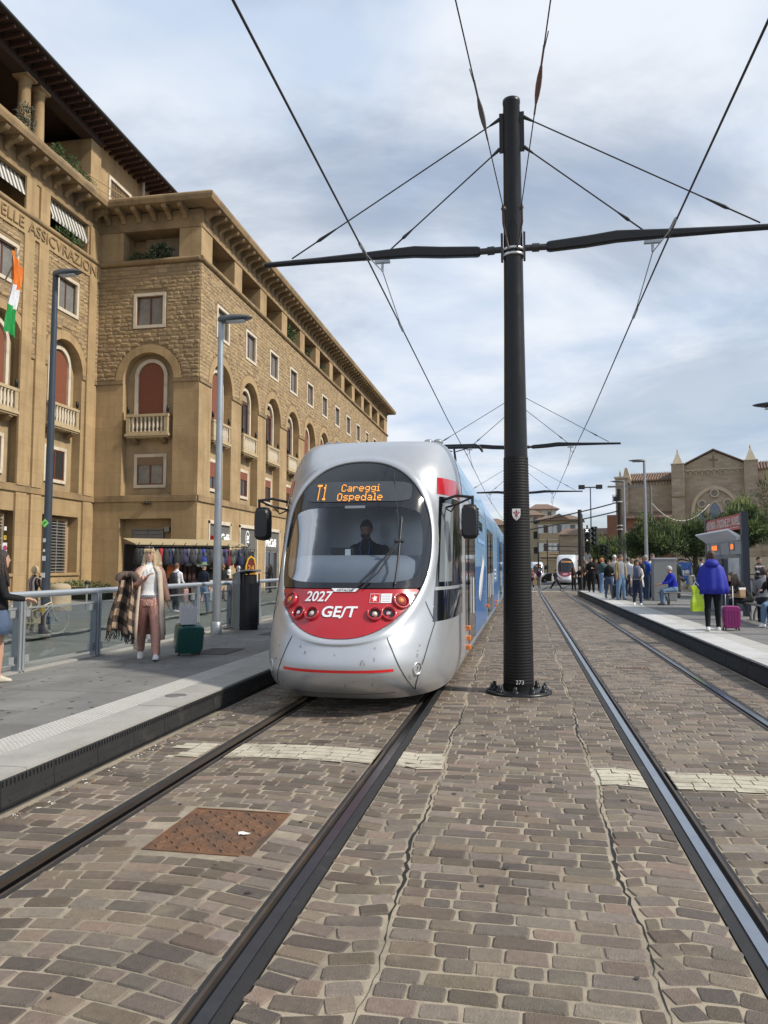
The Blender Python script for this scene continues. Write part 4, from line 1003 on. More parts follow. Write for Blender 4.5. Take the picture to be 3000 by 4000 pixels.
# side cab windows, red flash
def sidepatch(nm,mat,va,vb,ta,tb,s,lift,n=14,topfn=None):
    R_=[]
    for i in range(n+1):
        t=ta+(tb-ta)*i/n; row=[]
        for j in range(7):
            v=va+(vb-va)*j/6; p=Vector(NS(s*t,v)); o=Vector((s*math.sin(t),-math.cos(t)*.9,0)).normalized()*lift; row.append(tuple(p+o))
        R_.append(row)
    mb=MB(); mb.loft(R_,0,True,False,False); return mb.build(nm,mat,TRAM)
vz=v_of_z
for s in (1,-1):
    sidepatch('cab_side_window',m_trblk,vz(1.44),vz(2.60),.875,PI/2,s,.004)
    sidepatch('cab_side_glass',M('side_glass',(.16,.18,.19),.10,var=.35,vs=1.2,spec=.8),vz(1.50),vz(2.52),.93,1.22,s,.007)
    sidepatch('cab_side_panel',m_trblk,vz(1.03),vz(1.40),.86,PI/2,s,.004); sidepatch('cab_side_trim',m_sil,vz(1.40),vz(1.44),.865,PI/2,s,.005)
    sidepatch('red_flash',m_trred,vz(2.63),vz(2.86),.83,PI/2,s,.004)
# wipers
def wiper(pts,r): mb=MB(); mb.tube([sy(x,z,.035) for x,z in pts],r,6); return mb
wp=wiper([(.12,1.44),(.30,1.62),(.585,1.98)],.012).build('wiper',m_mirror,TRAM); wiper([(.20,1.44),(.38,1.62),(.58,1.97)],.010).build('wiper_arm',m_mirror,wp)
wiper([(.585,1.48),(.60,1.80),(.60,2.30)],.014).build('wiper_blade',m_mirror,wp); wiper([(.54,2.0),(.64,2.0)],.025).build('wiper_hub',m_mirror,wp); wiper([(.60,1.98),(.45,2.9)],.004).build('wiper_hose',m_mirror,wp)
mb=MB(); mb.quad(sy(-.13,2.42,-.004),sy(.13,2.42,-.004),sy(.13,2.455,-.004),sy(-.13,2.455,-.004)); mb.build('sensor_strip',m_int,TRAM,fix=False)
# mirrors
for s in (1,-1):
    mo=MB(); c=(s*1.40,9.72,2.26)
    prof=[(.0,.24),(.075,.23),(.105,.17),(.11,0),(.105,-.17),(.075,-.21),(0,-.22),(-.075,-.21),(-.105,-.17),(-.11,0),(-.105,.17),(-.075,.23)]
    mo.loft([[(c[0]+p[0]*k,c[1]+d,c[2]+p[1]*k) for p in prof] for d,k in ((-.10,.78),(-.06,.97),(.03,1),(.06,.94))],0,True); mo=mo.build('mirror',m_mirror,TRAM)
    a=MB(); a.tube([(s*1.06,9.75,2.56),(s*1.24,9.62,2.60),(s*1.44,9.66,2.58)],.018,6); a.tube([(s*1.08,9.8,2.46),(s*1.26,9.66,2.50),(s*1.44,9.66,2.58)],.014,6); a.tube([(s*1.44,9.66,2.60),(s*1.44,9.68,2.42)],.018,6); a.tube([(s*1.08,9.78,2.45),(s*1.16,9.7,2.40),(s*1.22,9.66,2.48)],.010,6); a.build('mirror_arm',m_mirror,mo)
    if s>0:
        g=MB(); [g.box(c[0]+.102,c[0]+.116,c[1]-.05,c[1]+.055,c[2]-.16+k*.04,c[2]-.14+k*.04) for k in range(9)]; g.build('mirror_ribs',m_mirror,mo)
# cab interior
q=MB(); q.box(-1.0,1.0,9.9,12.0,.75,.85); q.box(-1.06,-1.02,10.7,12.0,.85,3.0); q.box(1.02,1.06,10.7,12.0,.85,3.0); q.box(-.9,.9,10.3,12.0,2.95,3.0); q.build('cab_lining',m_intd,TRAM)
q=MB(); n=14; rg=[]
for i in range(n+1):
    x=-1.0+2.0*i/n; yy=sy(min(max(x,-.95),.95),1.55)[1]+.10; rg.append([(x,yy,1.44),(x,yy+.03,1.62),(x,yy+.14,1.76),(x,yy+.34,1.83),(x,yy+.75,1.80),(x,yy+.75,.9)])
q.loft(rg,0,True,False,False); q.build('dashboard',m_int,TRAM,fix=True)
q=MB(); q.box(-1.02,-.95,11.2,11.3,.85,2.95); q.box(.95,1.02,11.2,11.3,.85,2.95); q.box(-.32,-.18,11.18,11.3,.85,2.95); q.box(-1.02,1.02,11.2,11.3,2.55,2.95); q.box(-1.02,1.02,11.2,11.3,.85,1.6); q.build('cab_partition',m_int,TRAM)
q=MB(); q.box(-1.02,1.02,11.95,11.98,.85,2.95); q.build('saloon_bulkhead',m_intd,TRAM)
q=MB(); q.box(-.35,-.05,9.33,9.40,1.80,1.93); q.build('console_screen',m_mirror,TRAM); q=MB(); q.box(-.16,-.09,9.325,9.33,1.83,1.91); q.build('paper_note',m_let,TRAM)
# ---- body behind the nose, module by module
SEC=[(crs(WDT,i/26),crs(PZ,i/26)) for i in range(27)]
def section(y): return [(x,y,z) for x,z in SEC]+[(-x,y,z) for x,z in reversed(SEC)]
def module(t,y0,y1,mat,nm='body_shell'):
    mb=MB(); mb.loft([section(y0),section(y1)],0,True,True,True); return mb.build(nm,mat,t)
def side(t,nm,mat,y0,y1,z0,z1,s,lift=.006,parent=None):
    k=crs(WDT,v_of_z((z0+z1)/2)); mb=MB()
    P=[]
    for j in range(5):
        z=z0+(z1-z0)*j/4; x=crs(WDT,v_of_z(z)); P.append((s*(x+lift),z))
    mb.loft([[(p[0],y0,p[1]) for p in P],[(p[0],y1,p[1]) for p in P]],0,True,False,False); return mb.build(nm,mat,parent or t)
def door(t,y0,y1,s,n=1):
    d=side(t,'door',m_trblk,y0,y1,.22,2.62,s,.012)
    side(t,'door_glass',M('door_glass',(.05,.055,.06),.06,var=.3,vs=2,spec=.9),y0+.12,y1-.12,.45,2.45,s,.016,d)
    mb=MB(); mb.tube([(s*1.225,(y0+y1)/2,.9),(s*1.225,(y0+y1)/2,1.5)],.02,6); mb.build('grab_rail',M('grab_grey',(.5,.5,.52),.4),d)
    return d
MODS=[(YS,17.9),(18.25,25.9),(26.25,33.6),(33.95,40.6)]
for i,(a,b) in enumerate(MODS):
    module(TRAM,a,b,m_sil if i==0 else m_lblue)
    if i<3:
        mb=MB(); sc=[(x*.955,z*.985+.02) for x,z in SEC]; yy=[b+k*(MODS[i+1][0]-b)/8 for k in range(9)]
        mb.loft([[(x*(1 if k%2 else .97),y,z) for x,z in sc]+[(-x*(1 if k%2 else .97),y,z) for x,z in reversed(sc)] for k,y in enumerate(yy)],0,False,True,False); mb.build('bellows',m_rubb,TRAM)
for s in (1,-1):
    door(TRAM,12.05,13.75,s); door(TRAM,18.6,20.2,s); door(TRAM,20.4,22.0,s); door(TRAM,28.6,31.4,s); door(TRAM,36,38,s)
    side(TRAM,'pillar_panel',m_trblk,11.55,12.02,.75,2.6,s); side(TRAM,'ad_panel',m_blue,13.85,17.85,.24,1.10,s); side(TRAM,'ad_panel',m_blue,13.85,17.85,1.11,1.68,s); side(TRAM,'ad_panel',m_lblue,13.85,17.85,1.685,2.72,s); side(TRAM,'roof_fairing',m_lblue,11.0,17.88,2.76,3.30,s)
    side(TRAM,'ad_panel',m_lblue,22.1,25.85,1.2,2.7,s); side(TRAM,'ad_panel',m_blue,22.1,25.85,.24,1.19,s); side(TRAM,'window_strip',m_trblk,15.2,16.4,2.42,2.60,s,.009)
    side(TRAM,'ad_panel',m_blue,26.4,28.5,.24,2.7,s); side(TRAM,'ad_panel',m_blue,31.5,33.5,.24,2.7,s); side(TRAM,'ad_panel',m_blue,34.0,35.9,.24,2.7,s)
    for (y,z) in ((11.75,.74),(11.82,.58),(11.82,.44),(18.1,.75),(24.0,.58),(24.0,.46)):
        q=MB(); q.cbox((s*1.225,y,z),(.07,.16,.075)); q.build('side_marker',m_orange,TRAM,bev=.015)
    # printed running shoe on the advert
    q=MB(); sh=[(14.9,1.05),(15.3,.98),(15.8,1.12),(16.4,1.35),(16.9,1.72),(17.0,1.86),(16.7,1.80),(16.45,1.95),(16.2,1.78),(15.7,1.62),(15.1,1.42),(14.85,1.2)]
    q.add([(s*(1.2+.012),y,z) for y,z in sh],[tuple(range(len(sh)))]); q.build('advert_shoe',m_let,TRAM,fix=False)
    q=MB(); sh=[(14.9,1.05),(15.3,.98),(15.8,1.12),(16.4,1.35),(16.9,1.70),(16.4,1.52),(15.8,1.28),(15.2,1.12)]; q.add([(s*(1.2+.014),y,z) for y,z in sh],[tuple(range(len(sh)))]); q.build('advert_shoe_sole',M('sole_grey',(.35,.36,.4),.5,var=.1),TRAM,fix=False)
    for k in range(3): q=MB(); q.quad((s*1.214,23.0,1.55-k*.13),(s*1.214,24.4,1.55-k*.13),(s*1.214,24.4,1.60-k*.13),(s*1.214,23.0,1.60-k*.13)); q.build('advert_print',m_let,TRAM,fix=False)
    q=MB(); q.quad((s*1.214,14.6,2.16),(s*1.214,17.2,2.16),(s*1.214,17.2,2.24),(s*1.214,14.6,2.24)); q.build('advert_print',M('print_blue',(.20,.33,.55),.5,var=0),TRAM,fix=False)
q=MB(); q.box(-.95,.95,10.3,40.2,.08,.26); q.build('underframe',m_tyre,TRAM)
for y in (13.0,14.7,28.2,29.9,36.5,38.2):
    for x in (-.75,.70):
        q=MB(); q.lathe([(.30,-.06),(.33,-.05),(.33,.05),(.30,.06)],20,T=TR((x,y,.335),ry=PI/2)); q.build('wheel',m_tyre,TRAM)
for x in (-.95,.80): q=MB(); q.box(x-.0,x+.16,17.5,17.75,3.47,3.6); 
for x in (-.80,.72,.86,-.66):
    q=MB(); q.ball((x,10.95,3.52),(.075,.10,.05),10,6); q.build('roof_marker_lamp',M('lamp_housing',(.45,.45,.46),.3,metal=.6,var=.05),TRAM)
q=MB(); q.box(-.75,.75,14,17,3.48,3.66); q.box(-.75,.75,19,21,3.48,3.66); q.box(-.75,.75,27.5,33,3.48,3.68); q.build('roof_equipment',m_lblue,TRAM,bev=.05)
# pantograph
pg=MB(); pg.tube([(-.1,27.3,3.66),(-.1,25.9,4.55),(-.1,24.35,5.50)],[.05,.045,.035],8); pg.tube([(.15,27.3,3.66),(.15,25.9,4.5)],.025,6); pg.box(-.5,.5,26.6,27.9,3.50,3.62); po=pg.build('pantograph',M('panto_black',(.015,.015,.017),.5,var=.1),TRAM)
pg=MB(); 
for y in (24.15,24.55): pg.tube([(-.82,y,5.42),(-.72,y,5.55),(-.6,y,5.60),(.6,y,5.60),(.72,y,5.55),(.82,y,5.42)],.035,6)
for x in (-.55,.55): pg.tube([(x,24.15,5.58),(x,24.55,5.58)],.025,6); pg.tube([(x,24.35,5.57),(-.1+x*.1,24.35,5.42)],.018,6)
pg.build('collector_head',M('panto_black'),po)

# ---- two farther trams, white and red
def far_tram(loc,rz,label):
    t=thing('tram',label,'tram',loc,rz); wht=M('tram_white',(.62,.64,.67),.3,metal=.3,var=.02,coat=.4); dr=M('tram_dark_red',(.20,.02,.035),.3,var=.05,coat=.4)
    make_nose().build('nose_shell',wht,t); patch(0,OZ,fo_up,-.010,4,f_glass,60).build('windscreen_surround',m_trblk,t); patch(0,1.965,f_glass,-.014,5,nth=60).build('windscreen',m_trblk,t)
    patch(0,1.18,fo_red,-.008,5,nth=60).build('red_panel',dr,t); fd=lambda x,z:(abs(x)/.60)**8+(abs(z-2.645)/.13)**6<1
    d=patch(0,2.645,fd,.002,3,nth=40).build('destination_display',m_panel,t); mb=MB(); dots(mb,'T1',-.48,2.73,.025,.010); dots(mb,'Careggi',-.16,2.735,.022,.010); tag(mb.build('led_dots',m_led,d,fix=False),kind='stuff')
    for a,b in ((YS,17.9),(18.25,25.9),(26.25,34)): module(t,a,b,wht)
    mb=MB(); mb.loft([section(17.88),section(18.27)],0,True,True,True); mb.build('bellows',m_rubb,t)
    for s in (1,-1):
        side(t,'window_band',m_trblk,11.3,33.5,1.35,2.55,s,.008); side(t,'red_flash',dr,10.9,33.5,2.6,2.86,s); side(t,'red_skirt',dr,13,33,.9,1.34,s)
        n=snorm(s*.87,.53); T=Matrix.Translation(sy(s*.87,.53,.0))@n.to_track_quat('Z','Y').to_matrix().to_4x4(); q=MB(); q.lathe([(.07,-.02),(.07,.01),(.01,.012)],12,T=T); q.build('fog_lamp',m_mirror,t)
    q=MB(); q.box(-1,1,9.3,33,.0,.26); q.build('underframe',m_tyre,t); q=MB(); surftext('lettering','GEST',m_let,t,0,1.18,.2,.12,1.2,.004)
    return t
def place_tram(x,y,rz,label):      # (x,y) is where the nose touches the line
    t=far_tram((0,0,0),0,label); c,s=math.cos(rz),math.sin(rz); t.location=(x+s*8.2,y-c*8.2,gz(y)); t.rotation_euler=(0,0,rz); return t
place_tram(4.75,90,R(-10),'white and dark red tram coming along the far right track')
place_tram(3.0,148,R(8),'smallest white tram in the distance behind the dark parked car')
# ================================================================ masts, wires and left-hand street furniture
m_mast=M('mast_black',(.008,.0085,.010),.34,var=.25,vs=2.5,spec=.35,dirt=(.022,.022,.024),ds=2.0,dr=(.6,.85))
m_sleeve=M('sleeve_black',(.006,.006,.0065),.55,spec=.3,var=.15); m_galv=M('galvanised',(.34,.36,.38),.45,metal=.7,var=.18,vs=4,world=True)
m_cable=M('cable_black',(.02,.02,.022),.6,var=0); m_insul=M('insulator_brown',(.16,.07,.05),.4,var=.1); m_band=M('steel_band',(.6,.6,.58),.3,metal=.9,var=.1)
def mast(y,label,detail=True):
    g=gz(y); t=thing('catenary_mast',label,'mast',(-.08,y,g),0,'black catenary masts between the tracks')
    mb=MB(); mb.lathe([(.19,.02),(.160,3.2),(.140,5),(.118,8.26),(.124,8.27),(.124,8.32),(.09,8.34),(.01,8.345)],28); mb.build('pole',m_mast,t)
    mb=MB(); pr=[]; n=78 if detail else 20
    for i in range(n):
        z=.12+3.06*i/n; r=.203-.0120*(z)+.0; dz=3.06/n; pr+=[(r,z),(r+.004,z+dz*.3),(r+.004,z+dz*.6),(r,z+dz*.9)]
    mb.lathe([(.2075,.03)]+pr+[(.167,3.185)],28); mb.build('ribbed_sleeve',m_sleeve,t)
    mb=MB(); mb.lathe([(.44,0),(.44,.03),(.20,.035)],28); bp=mb.build('base_plate',m_mast,t)
    for k in range(10):
        a=2*PI*k/10+.2; q=MB(); q.lathe([(.045,.03),(.045,.06),(.026,.06),(.026,.115),(.01,.12)],6,(.36*math.cos(a),.36*math.sin(a),0)); q.build('anchor_bolt',m_mast,bp)
    for s in (-1,1):
        a=MB(); H=6.2
        # box-section root that kinks and runs out into a tube
        def ring(x,zc,h,wd,k=.02): return [(s*x,-wd,zc-h+k),(s*x,-wd+k,zc-h),(s*x,wd-k,zc-h),(s*x,wd,zc-h+k),(s*x,wd,zc+h-k),(s*x,wd-k,zc+h),(s*x,-wd+k,zc+h),(s*x,-wd,zc+h-k)]
        a.loft([ring(.46,H-.06,.055,.045),(ring(.50,H-.06,.070,.05)),ring(1.0,H-.03,.076,.05),ring(1.40,H+.01,.078,.05),ring(2.1,H+.0,.056,.045),ring(2.9,H-.01,.044,.04,.03),ring(3.66,H-.02,.037,.037,.025)],0,False)
        a.build('cantilever_arm',m_mast,t)
        q=MB(); q.tube([(s*.16,0,H-.055),(s*.48,0,H-.06)],.045,10); q.tube([(s*.26,0,H-.057),(s*.36,0,H-.06)],.06,10); q.box(*sorted((s*.14,s*.17)),-.06,.06,H-.22,H+.16); q.build('arm_joint',M('joint_dark',(.05,.05,.052),.45,metal=.4,var=.2),t)
        for z0,x1 in ((8.06,3.24),(7.62,1.78)):
            e=Vector((s*x1,0,H+.05)); b=Vector((s*.17,0,z0)); d=(e-b)
            q=MB(); q.tube([b,b+d*.9],.011,6); q.tube([b,b+d.normalized()*.16],[.03,.014],8); q.tube([b+d*.78,b+d*.86],[.012,.026],8); q.tube([b+d*.86,b+d*.88],[.026,.01],8); q.tube([b+d*.88,e],.012,6); q.build('stay_rod',m_cable,t)
        q=MB(); q.box(*sorted((s*.10,s*.175)),-.014,.014,7.56,8.14); q.build('stay_bracket',m_mast,t)
        X=s*(1.87); q=MB(); q.tube([(X,0,H-.08),(X,0,H-.24)],.018,6); q.box(X-.11,X+.11,-.03,.03,H-.12,H-.085); q.tube([(X,0,H-.24),(X,-1.3,5.70)],.008,5); q.tube([(X,0,H-.24),(X,1.7,5.68)],.008,5); q.tube([(X,-1.55,5.70),(X,-1.2,5.72)],.022,6); q.tube([(X,1.5,5.68),(X,1.9,5.67)],.022,6); q.build('wire_hanger',m_galv,t)
    if detail:
        for z in (6.02,6.10): q=MB(); q.lathe([(.150,0),(.156,.005),(.156,.03),(.150,.035)],24,(0,0,z)); q.build('clamp_band',m_band,t)
        # city shield with red lily
        sh=[(-.055,.075),(.055,.075),(.055,-.01),(.04,-.05),(0,-.085),(-.04,-.05),(-.055,-.01)]
        q=MB(); q.prism([(a,b+2.39) for a,b in sh],'y',-.212,-.196); so_=q.build('city_shield',M('shield_white',(.75,.75,.73),.4,var=0),t)
        L_=MB(); A=lambda pts: L_.add([(x,-.2135,2.39+z) for x,z in pts],[tuple(range(len(pts)))])
        A([(0,.062),(.012,.04),(.008,.015),(0,-.005),(-.008,.015),(-.012,.04)]); A([(.004,-.04),(-.004,-.04),(-.004,.0),(.004,.0)])
        for s in (-1,1):
            A([(s*.006,-.02),(s*.012,.012),(s*.03,.036),(s*.042,.03),(s*.042,.012),(s*.034,.016),(s*.022,.006),(s*.014,-.02)]); A([(s*.004,-.03),(s*.02,-.045),(s*.03,-.042),(s*.012,-.028)]); A([(s*.018,.05),(s*.026,.052),(s*.024,.044)])
        A([(-.02,-.024),(.02,-.024),(.02,-.018),(-.02,-.018)]); A([(0,-.045),(.006,-.06),(0,-.072),(-.006,-.06)])
        L_.build('lily_emblem',M('lily_red',(.33,.01,.02),.5,var=0),so_,fix=False)
        text('mast_number','273',M('number_white',(.8,.8,.8),.5,var=0),t,(.02,-.225,.16),.075,ext=.001)
    return t
mast(10.42,'tall black mast with number plate and white lily shield beside the silver tram')
mast(28.4,'second black mast, its arms just above the tram roof',False)
mast(46.4,'third and farthest black mast with crossarms behind the tram',False)
# overhead wires
def wire(label,pts,r,cat='wire',group=None,extra=None):
    t=thing('overhead_wire',label,cat,group=group); mb=MB(); mb.tube(pts,r,6); mb.build('strand',m_cable,t)
    if extra:
        for a,b,rr in extra: q=MB(); a,b=Vector(a),Vector(b); d=b-a; q.tube([a,a+d*.25,a+d*.5,a+d*.75,b],[rr*.5,rr,rr*1.1,rr,rr*.5],8); q.build('insulator',m_insul,t)
def zg(y): return 5.66+gz(y)
wire('contact wire hanging above the left track over the silver tram',[(-1.93,-10,5.60),(-1.93,3,5.60),(-1.95,8.8,5.70),(-1.95,12.2,5.68),(-1.95,20,5.63),(-1.95,27,5.70),(-1.95,36,5.65),(-1.95,45,zg(45)),(-1.6,62,zg(62)),(0,90,zg(90))],.011)
wire('contact wire hanging above the right track',[(1.75,-10,5.62),(1.8,3,5.60),(1.80,8.8,5.70),(1.79,12.2,5.68),(1.79,20,5.63),(1.79,27,5.70),(1.79,36,5.65),(1.8,45,zg(45)),(2.2,62,zg(62)),(4.7,92,zg(92))],.011)
def feed(label,s,ins):
    a=Vector((-.08+s*.10,10.27,6.55)); b=Vector((-.10+s*.40,6.1,6.5)); d=(b-a).normalized(); f=lambda k:a+d*k
    t=thing('anchor_wire',label,'wire'); mb=MB(); mb.tube([f(.35),f(14)],.007,6); mb.build('strand',m_cable,t)
    mb=MB(); mb.tube([f(ins-.5),f(ins-.3)],.011,6); mb.tube([f(ins-.3),f(ins-.15),f(ins),f(ins+.15),f(ins+.3)],[.013,.026,.03,.026,.013],8); mb.tube([f(ins+.3),f(ins+.6)],.011,6); mb.tube([f(ins+.45),f(ins+.7)+Vector((.03*s,0,.06))],.006,5); mb.build('insulator',m_insul if s>0 else M('insulator_grey',(.12,.11,.10),.5,var=.2),t)
    mb=MB(); mb.tube([(-.08+s*.06,10.26,6.08),(-.08+s*.13,10.25,6.45),f(.35)],.014,6); mb.ball(f(.25),.035,8,6); mb.build('anchor_link',m_rust,t)
feed('thin anchor wire with a grey insulator left of the mast top',-1,2.5); feed('thin anchor wire with a red-brown insulator right of the mast top',1,2.9)

# ---- glass railing along the platform
m_alu=M('railing_grey',(.20,.225,.25),.45,metal=.5,var=.1,vs=3); m_hand=M('handrail_alu',(.52,.56,.60),.35,metal=.6,var=.05); m_rglass=glassmat('railing_glass',(.93,.96,.95),.55)
RAIL=thing('railing','glass balustrade with grey posts and round handrail along the left platform','railing',(-6.84,0,.24))
postm=MB().box(-.05,.05,-.075,.075,-.02,1.02).mesh('post',m_alu); fin=MB().box(.053,.060,-.055,-.015,0,1.02); fin.box(.053,.060,.015,.055,0,1.02)
finm=fin.mesh('post_fin',m_hand); clipm=MB().box(-.02,.02,-.05,.05,-.05,.05).mesh('glass_clip',M('clip_grey',(.45,.47,.48),.4,metal=.5,var=0))
ys=[9.33+1.9*k for k in range(-6,20)]
glm=MB().box(-.006,.006,.09,1.81,.12,.86).mesh('glass_panel',m_rglass); barm=MB().box(-.012,.012,.075,1.825,.86,.885); barm.box(-.012,.012,.075,1.825,.10,.12); barm=barm.mesh('glass_edge_bar',M('clip_grey'))
for y in ys:
    o=bpy.data.objects.new('post',postm); COL.objects.link(o); o.parent=RAIL; o.location=(0,y,0); f=bpy.data.objects.new('post_fin',finm); COL.objects.link(f); f.parent=o
    if y<ys[-1]:
        o=bpy.data.objects.new('glass_panel',glm); COL.objects.link(o); o.parent=RAIL; o.location=(0,y,0); b=bpy.data.objects.new('glass_edge_bar',barm); COL.objects.link(b); b.parent=o
        for dy in (.16,1.74):
            for z in (.17,.80): c=bpy.data.objects.new('glass_clip',clipm); COL.objects.link(c); c.parent=o; c.location=(.0,dy,z)
MB().tube([(0,-3,1.055),(0,45.5,1.055)],.048,12).build('handrail',m_hand,RAIL)
# ---- lamp posts
def lamphead(mb,x,z,dx):
    P=[]
    for u,wd,h0,h1 in ((0,.05,-.05,.05),(.08,.10,-.07,.07),(.30,.15,-.06,.09),(.55,.15,-.03,.07),(.72,.10,-.005,.04),(.78,.03,.005,.02)):
        P.append([(x+dx*u,-wd,z+h0),(x+dx*u,wd,z+h0),(x+dx*u,wd*.8,z+h1*.7),(x+dx*u,0,z+h1),(x+dx*u,-wd*.8,z+h1*.7)])
    mb.loft(P,0,True)
def lamppost(label,loc,h,dx,mat,headmat,rz=0,r=.085,group=None,sc=1):
    t=thing('street_lamp',label,'lamp post',loc,rz,group); mb=MB(); mb.tube([(0,0,0),(0,0,.9),(0,0,h)],[r,r*.93,r*.62],14); mb.build('post',mat,t); mb=MB(); mb.lathe([(r*1.25,0),(r*1.25,.25),(r*1.02,.27)],14); mb.build('foot',mat,t)
    mb=MB(); lamphead(mb,-.06*dx,h+.05,dx*sc); hd=mb.build('lamp_head',headmat,t); mb=MB(); mb.box(*sorted((dx*.15*sc,dx*.55*sc)),-.09,.09,h-.03,h-.01); mb.build('lens',M('lamp_glass',(.55,.57,.58),.2,var=0),hd); return t
m_lampd=M('lamp_dark',(.045,.055,.07),.4,metal=.3,var=.15); m_head=M('lamp_head_grey',(.09,.095,.10),.35,var=.1)
lp=lamppost('tall dark blue-grey lamp post with stickers by the bicycle',(-11.5,16.63,.02),8.98,1,m_lampd,m_head,r=.11)
for z,s,c in ((2.72,.15,(.25,.75,.15)),(2.3,.07,(.6,.6,.6)),(1.86,.09,(.65,.65,.65)),(1.45,.09,(.6,.6,.6)),(2.05,.05,(.7,.7,.7))):
    q=MB(); q.cbox((0,-.112,z),(s,.006,s*(1 if s>.1 else 1.3)),T=Matrix.Translation((0,0,z))@Matrix.Rotation(R(45 if s>.1 else 0),4,'Y')@Matrix.Translation((0,0,-z))); q.build('sticker',M('sticker%g'%z,c,.5,var=0),lp)
q=MB(); q.tube([(-.05,-.117,2.68),(.04,-.117,2.76)],.008,5); q.tube([(-.03,-.117,2.74),(.03,-.117,2.74)],.007,5); q.build('sticker_mark',m_blackm,lp)
q=MB(); q.lathe([(.135,0),(.135,.42),(.115,.45)],12); q.build('guard_collar',m_blackm,lp)
lamppost('galvanised lamp post with dark head beside the litter bin',(-6.47,15.25,.24),6.82,1,m_galv,m_head,r=.095)
# ---- litter bin: grey curved door half and dark drum under a sloping lid
LB=thing('litter_bin','grey and black steel litter bin with curved sloping lid on the platform','bin',(-6.30,16.55,.24),R(-8))
def drum(a0,a1,r,z0,z1f,n=14): return [(r*math.cos(a0+(a1-a0)*i/n),r*math.sin(a0+(a1-a0)*i/n)*.85) for i in range(n+1)]
def lidz(x): return 1.30+ .075*math.sin((x+.33)/.66*PI*1.0-.9) if True else 0
arcA=drum(R(118),R(268),.33,0,0); arcB=drum(R(-92),R(118),.31,0,0,18)
mb=MB(); mb.loft([[(x,y,0) for x,y in arcA],[(x,y,lidz(x)-.03) for x,y in arcA]],0,True,False,False); mb.add([(arcA[0][0],arcA[0][1],0),(arcA[-1][0],arcA[-1][1],0),(arcA[-1][0],arcA[-1][1],lidz(arcA[-1][0])-.03),(arcA[0][0],arcA[0][1],lidz(arcA[0][0])-.03)],[(0,1,2,3)]); mb.build('door_shell',M('bin_grey',(.17,.185,.20),.4,metal=.5,var=.08),LB)
mb=MB(); mb.loft([[(x,y,.10) for x,y in arcB],[(x,y,1.05) for x,y in arcB]],0,True,False,False); mb.build('dark_drum',M('bin_dark',(.022,.022,.025),.25,metal=.4,var=.1),LB)
mb=MB(); mb.loft([[(x*.93,y*.93,0) for x,y in arcB],[(x*.93,y*.93,.10) for x,y in arcB]],0,True,False,False); mb.build('plinth',m_blackm,LB); mb=MB(); mb.loft([[(x*.8,y*.8,1.05) for x,y in arcB],[(x*.8,y*.8,1.25) for x,y in arcB]],0,True,False,False); mb.build('inner_liner',m_blackm,LB)
for a in (R(-80),R(20),R(105)): mb=MB(); mb.tube([(.30*math.cos(a),.255*math.sin(a),1.0),(.30*math.cos(a),.255*math.sin(a),1.28)],.02,6); mb.build('lid_support',m_blackm,LB)
mb=MB(); c=drum(0,2*PI,.345,0,0,32)[:-1]; mb.add([(x,y,lidz(x)-.03) for x,y in c]+[(x,y,lidz(x)) for x,y in c],[tuple(range(32,64)),tuple(range(31,-1,-1))]+[(i,(i+1)%32,32+(i+1)%32,32+i) for i in range(32)]); mb.build('lid',M('bin_lid',(.28,.29,.30),.35,metal=.6,var=.08),LB)
mb=MB(); mb.tube([(-.18,-.05,1.30),(-.18,-.05,1.38)],.04,8); mb.ball((-.18,-.05,1.41),.055,10,8); mb.build('ashtray_knob',M('bin_knob',(.35,.35,.36),.3,metal=.6,var=0),LB)
# ---- stone bollards and hedge
def bollard(x,y,label):
    t=thing('stone_bollard',label,'bollard',(x,y,.04),0,'stone bollards'); mb=MB(); mb.lathe([(.42,0),(.43,.05),(.40,.3),(.37,.8),(.38,.86),(.36,.92),(.25,1.0),(.02,1.02)],24); mb.build('shaft',M('bollard_stone',(.33,.27,.18),.9,var=.25,vs=3,fine=.1,bump=.4,bs=12),t)
bollard(-16.7,25.0,'thick round stone bollard between the dark lamp post and the hedge')
hp=thing('signal_post','thin grey post with small dark cap next to the stone bollard','post',(-16.0,25.6,.04)); MB().tube([(0,0,0),(0,0,1.0)],.035,8).build('post',m_galv,hp); MB().lathe([(.04,.98),(.10,1.0),(.10,1.06),(.03,1.1)],10).build('cap',m_blackm,hp)
hd=thing('hedge','low clipped green hedge in front of the building corner','hedge',(-21.4,33.6,.04)); mb=MB(); mb.box(-1.6,1.6,-.35,.35,0,.6); mb.build('trough',M('hedge_core',(.02,.03,.012),.9,var=.2),hd)
mb=MB(); leaves(mb,(0,0,.55),(1.9,.55,.36),1500,.13,shell=.2); mb.build('foliage',m_leaf,hd,fix=False)
# ---- flag on the left facade
FG=thing('flag','orange, white and green flag hanging from a slanting pole on the facade','flag',(XA+.1,27.85,11.0))
MB().tube([(0,0,0),(1.5,.95,4.6)],.035,8).build('flagpole',M('flagpole',(.35,.28,.2),.5),FG)
mb=MB(); 
def fp(i,j):   # i along the drop, j across the cloth
    u=j/8; w_=.66*(1-.25*math.sin(i/14*PI)); d=3.7*i/14
    return (1.45+.10*math.sin(j*1.7+i*.35), .92-.25+ (u-.3)*w_ +.08*math.sin(i*.4)-i*.01, 4.45-d-.55*u*(1-i/16)+.03*math.sin(j*2))
for i in range(14):
    for j in range(8): mb.add([fp(i,j),fp(i,j+1),fp(i+1,j+1),fp(i+1,j)],[(0,1,2,3)],0 if i<5 else 1 if i<9 else 2,True)
mb.build('cloth',[M('flag_orange',(.62,.17,.02),.8,var=.05),M('flag_white',(.62,.63,.66),.8,var=.03),M('flag_green',(.01,.25,.05),.8,var=.05)],FG,fix=False)
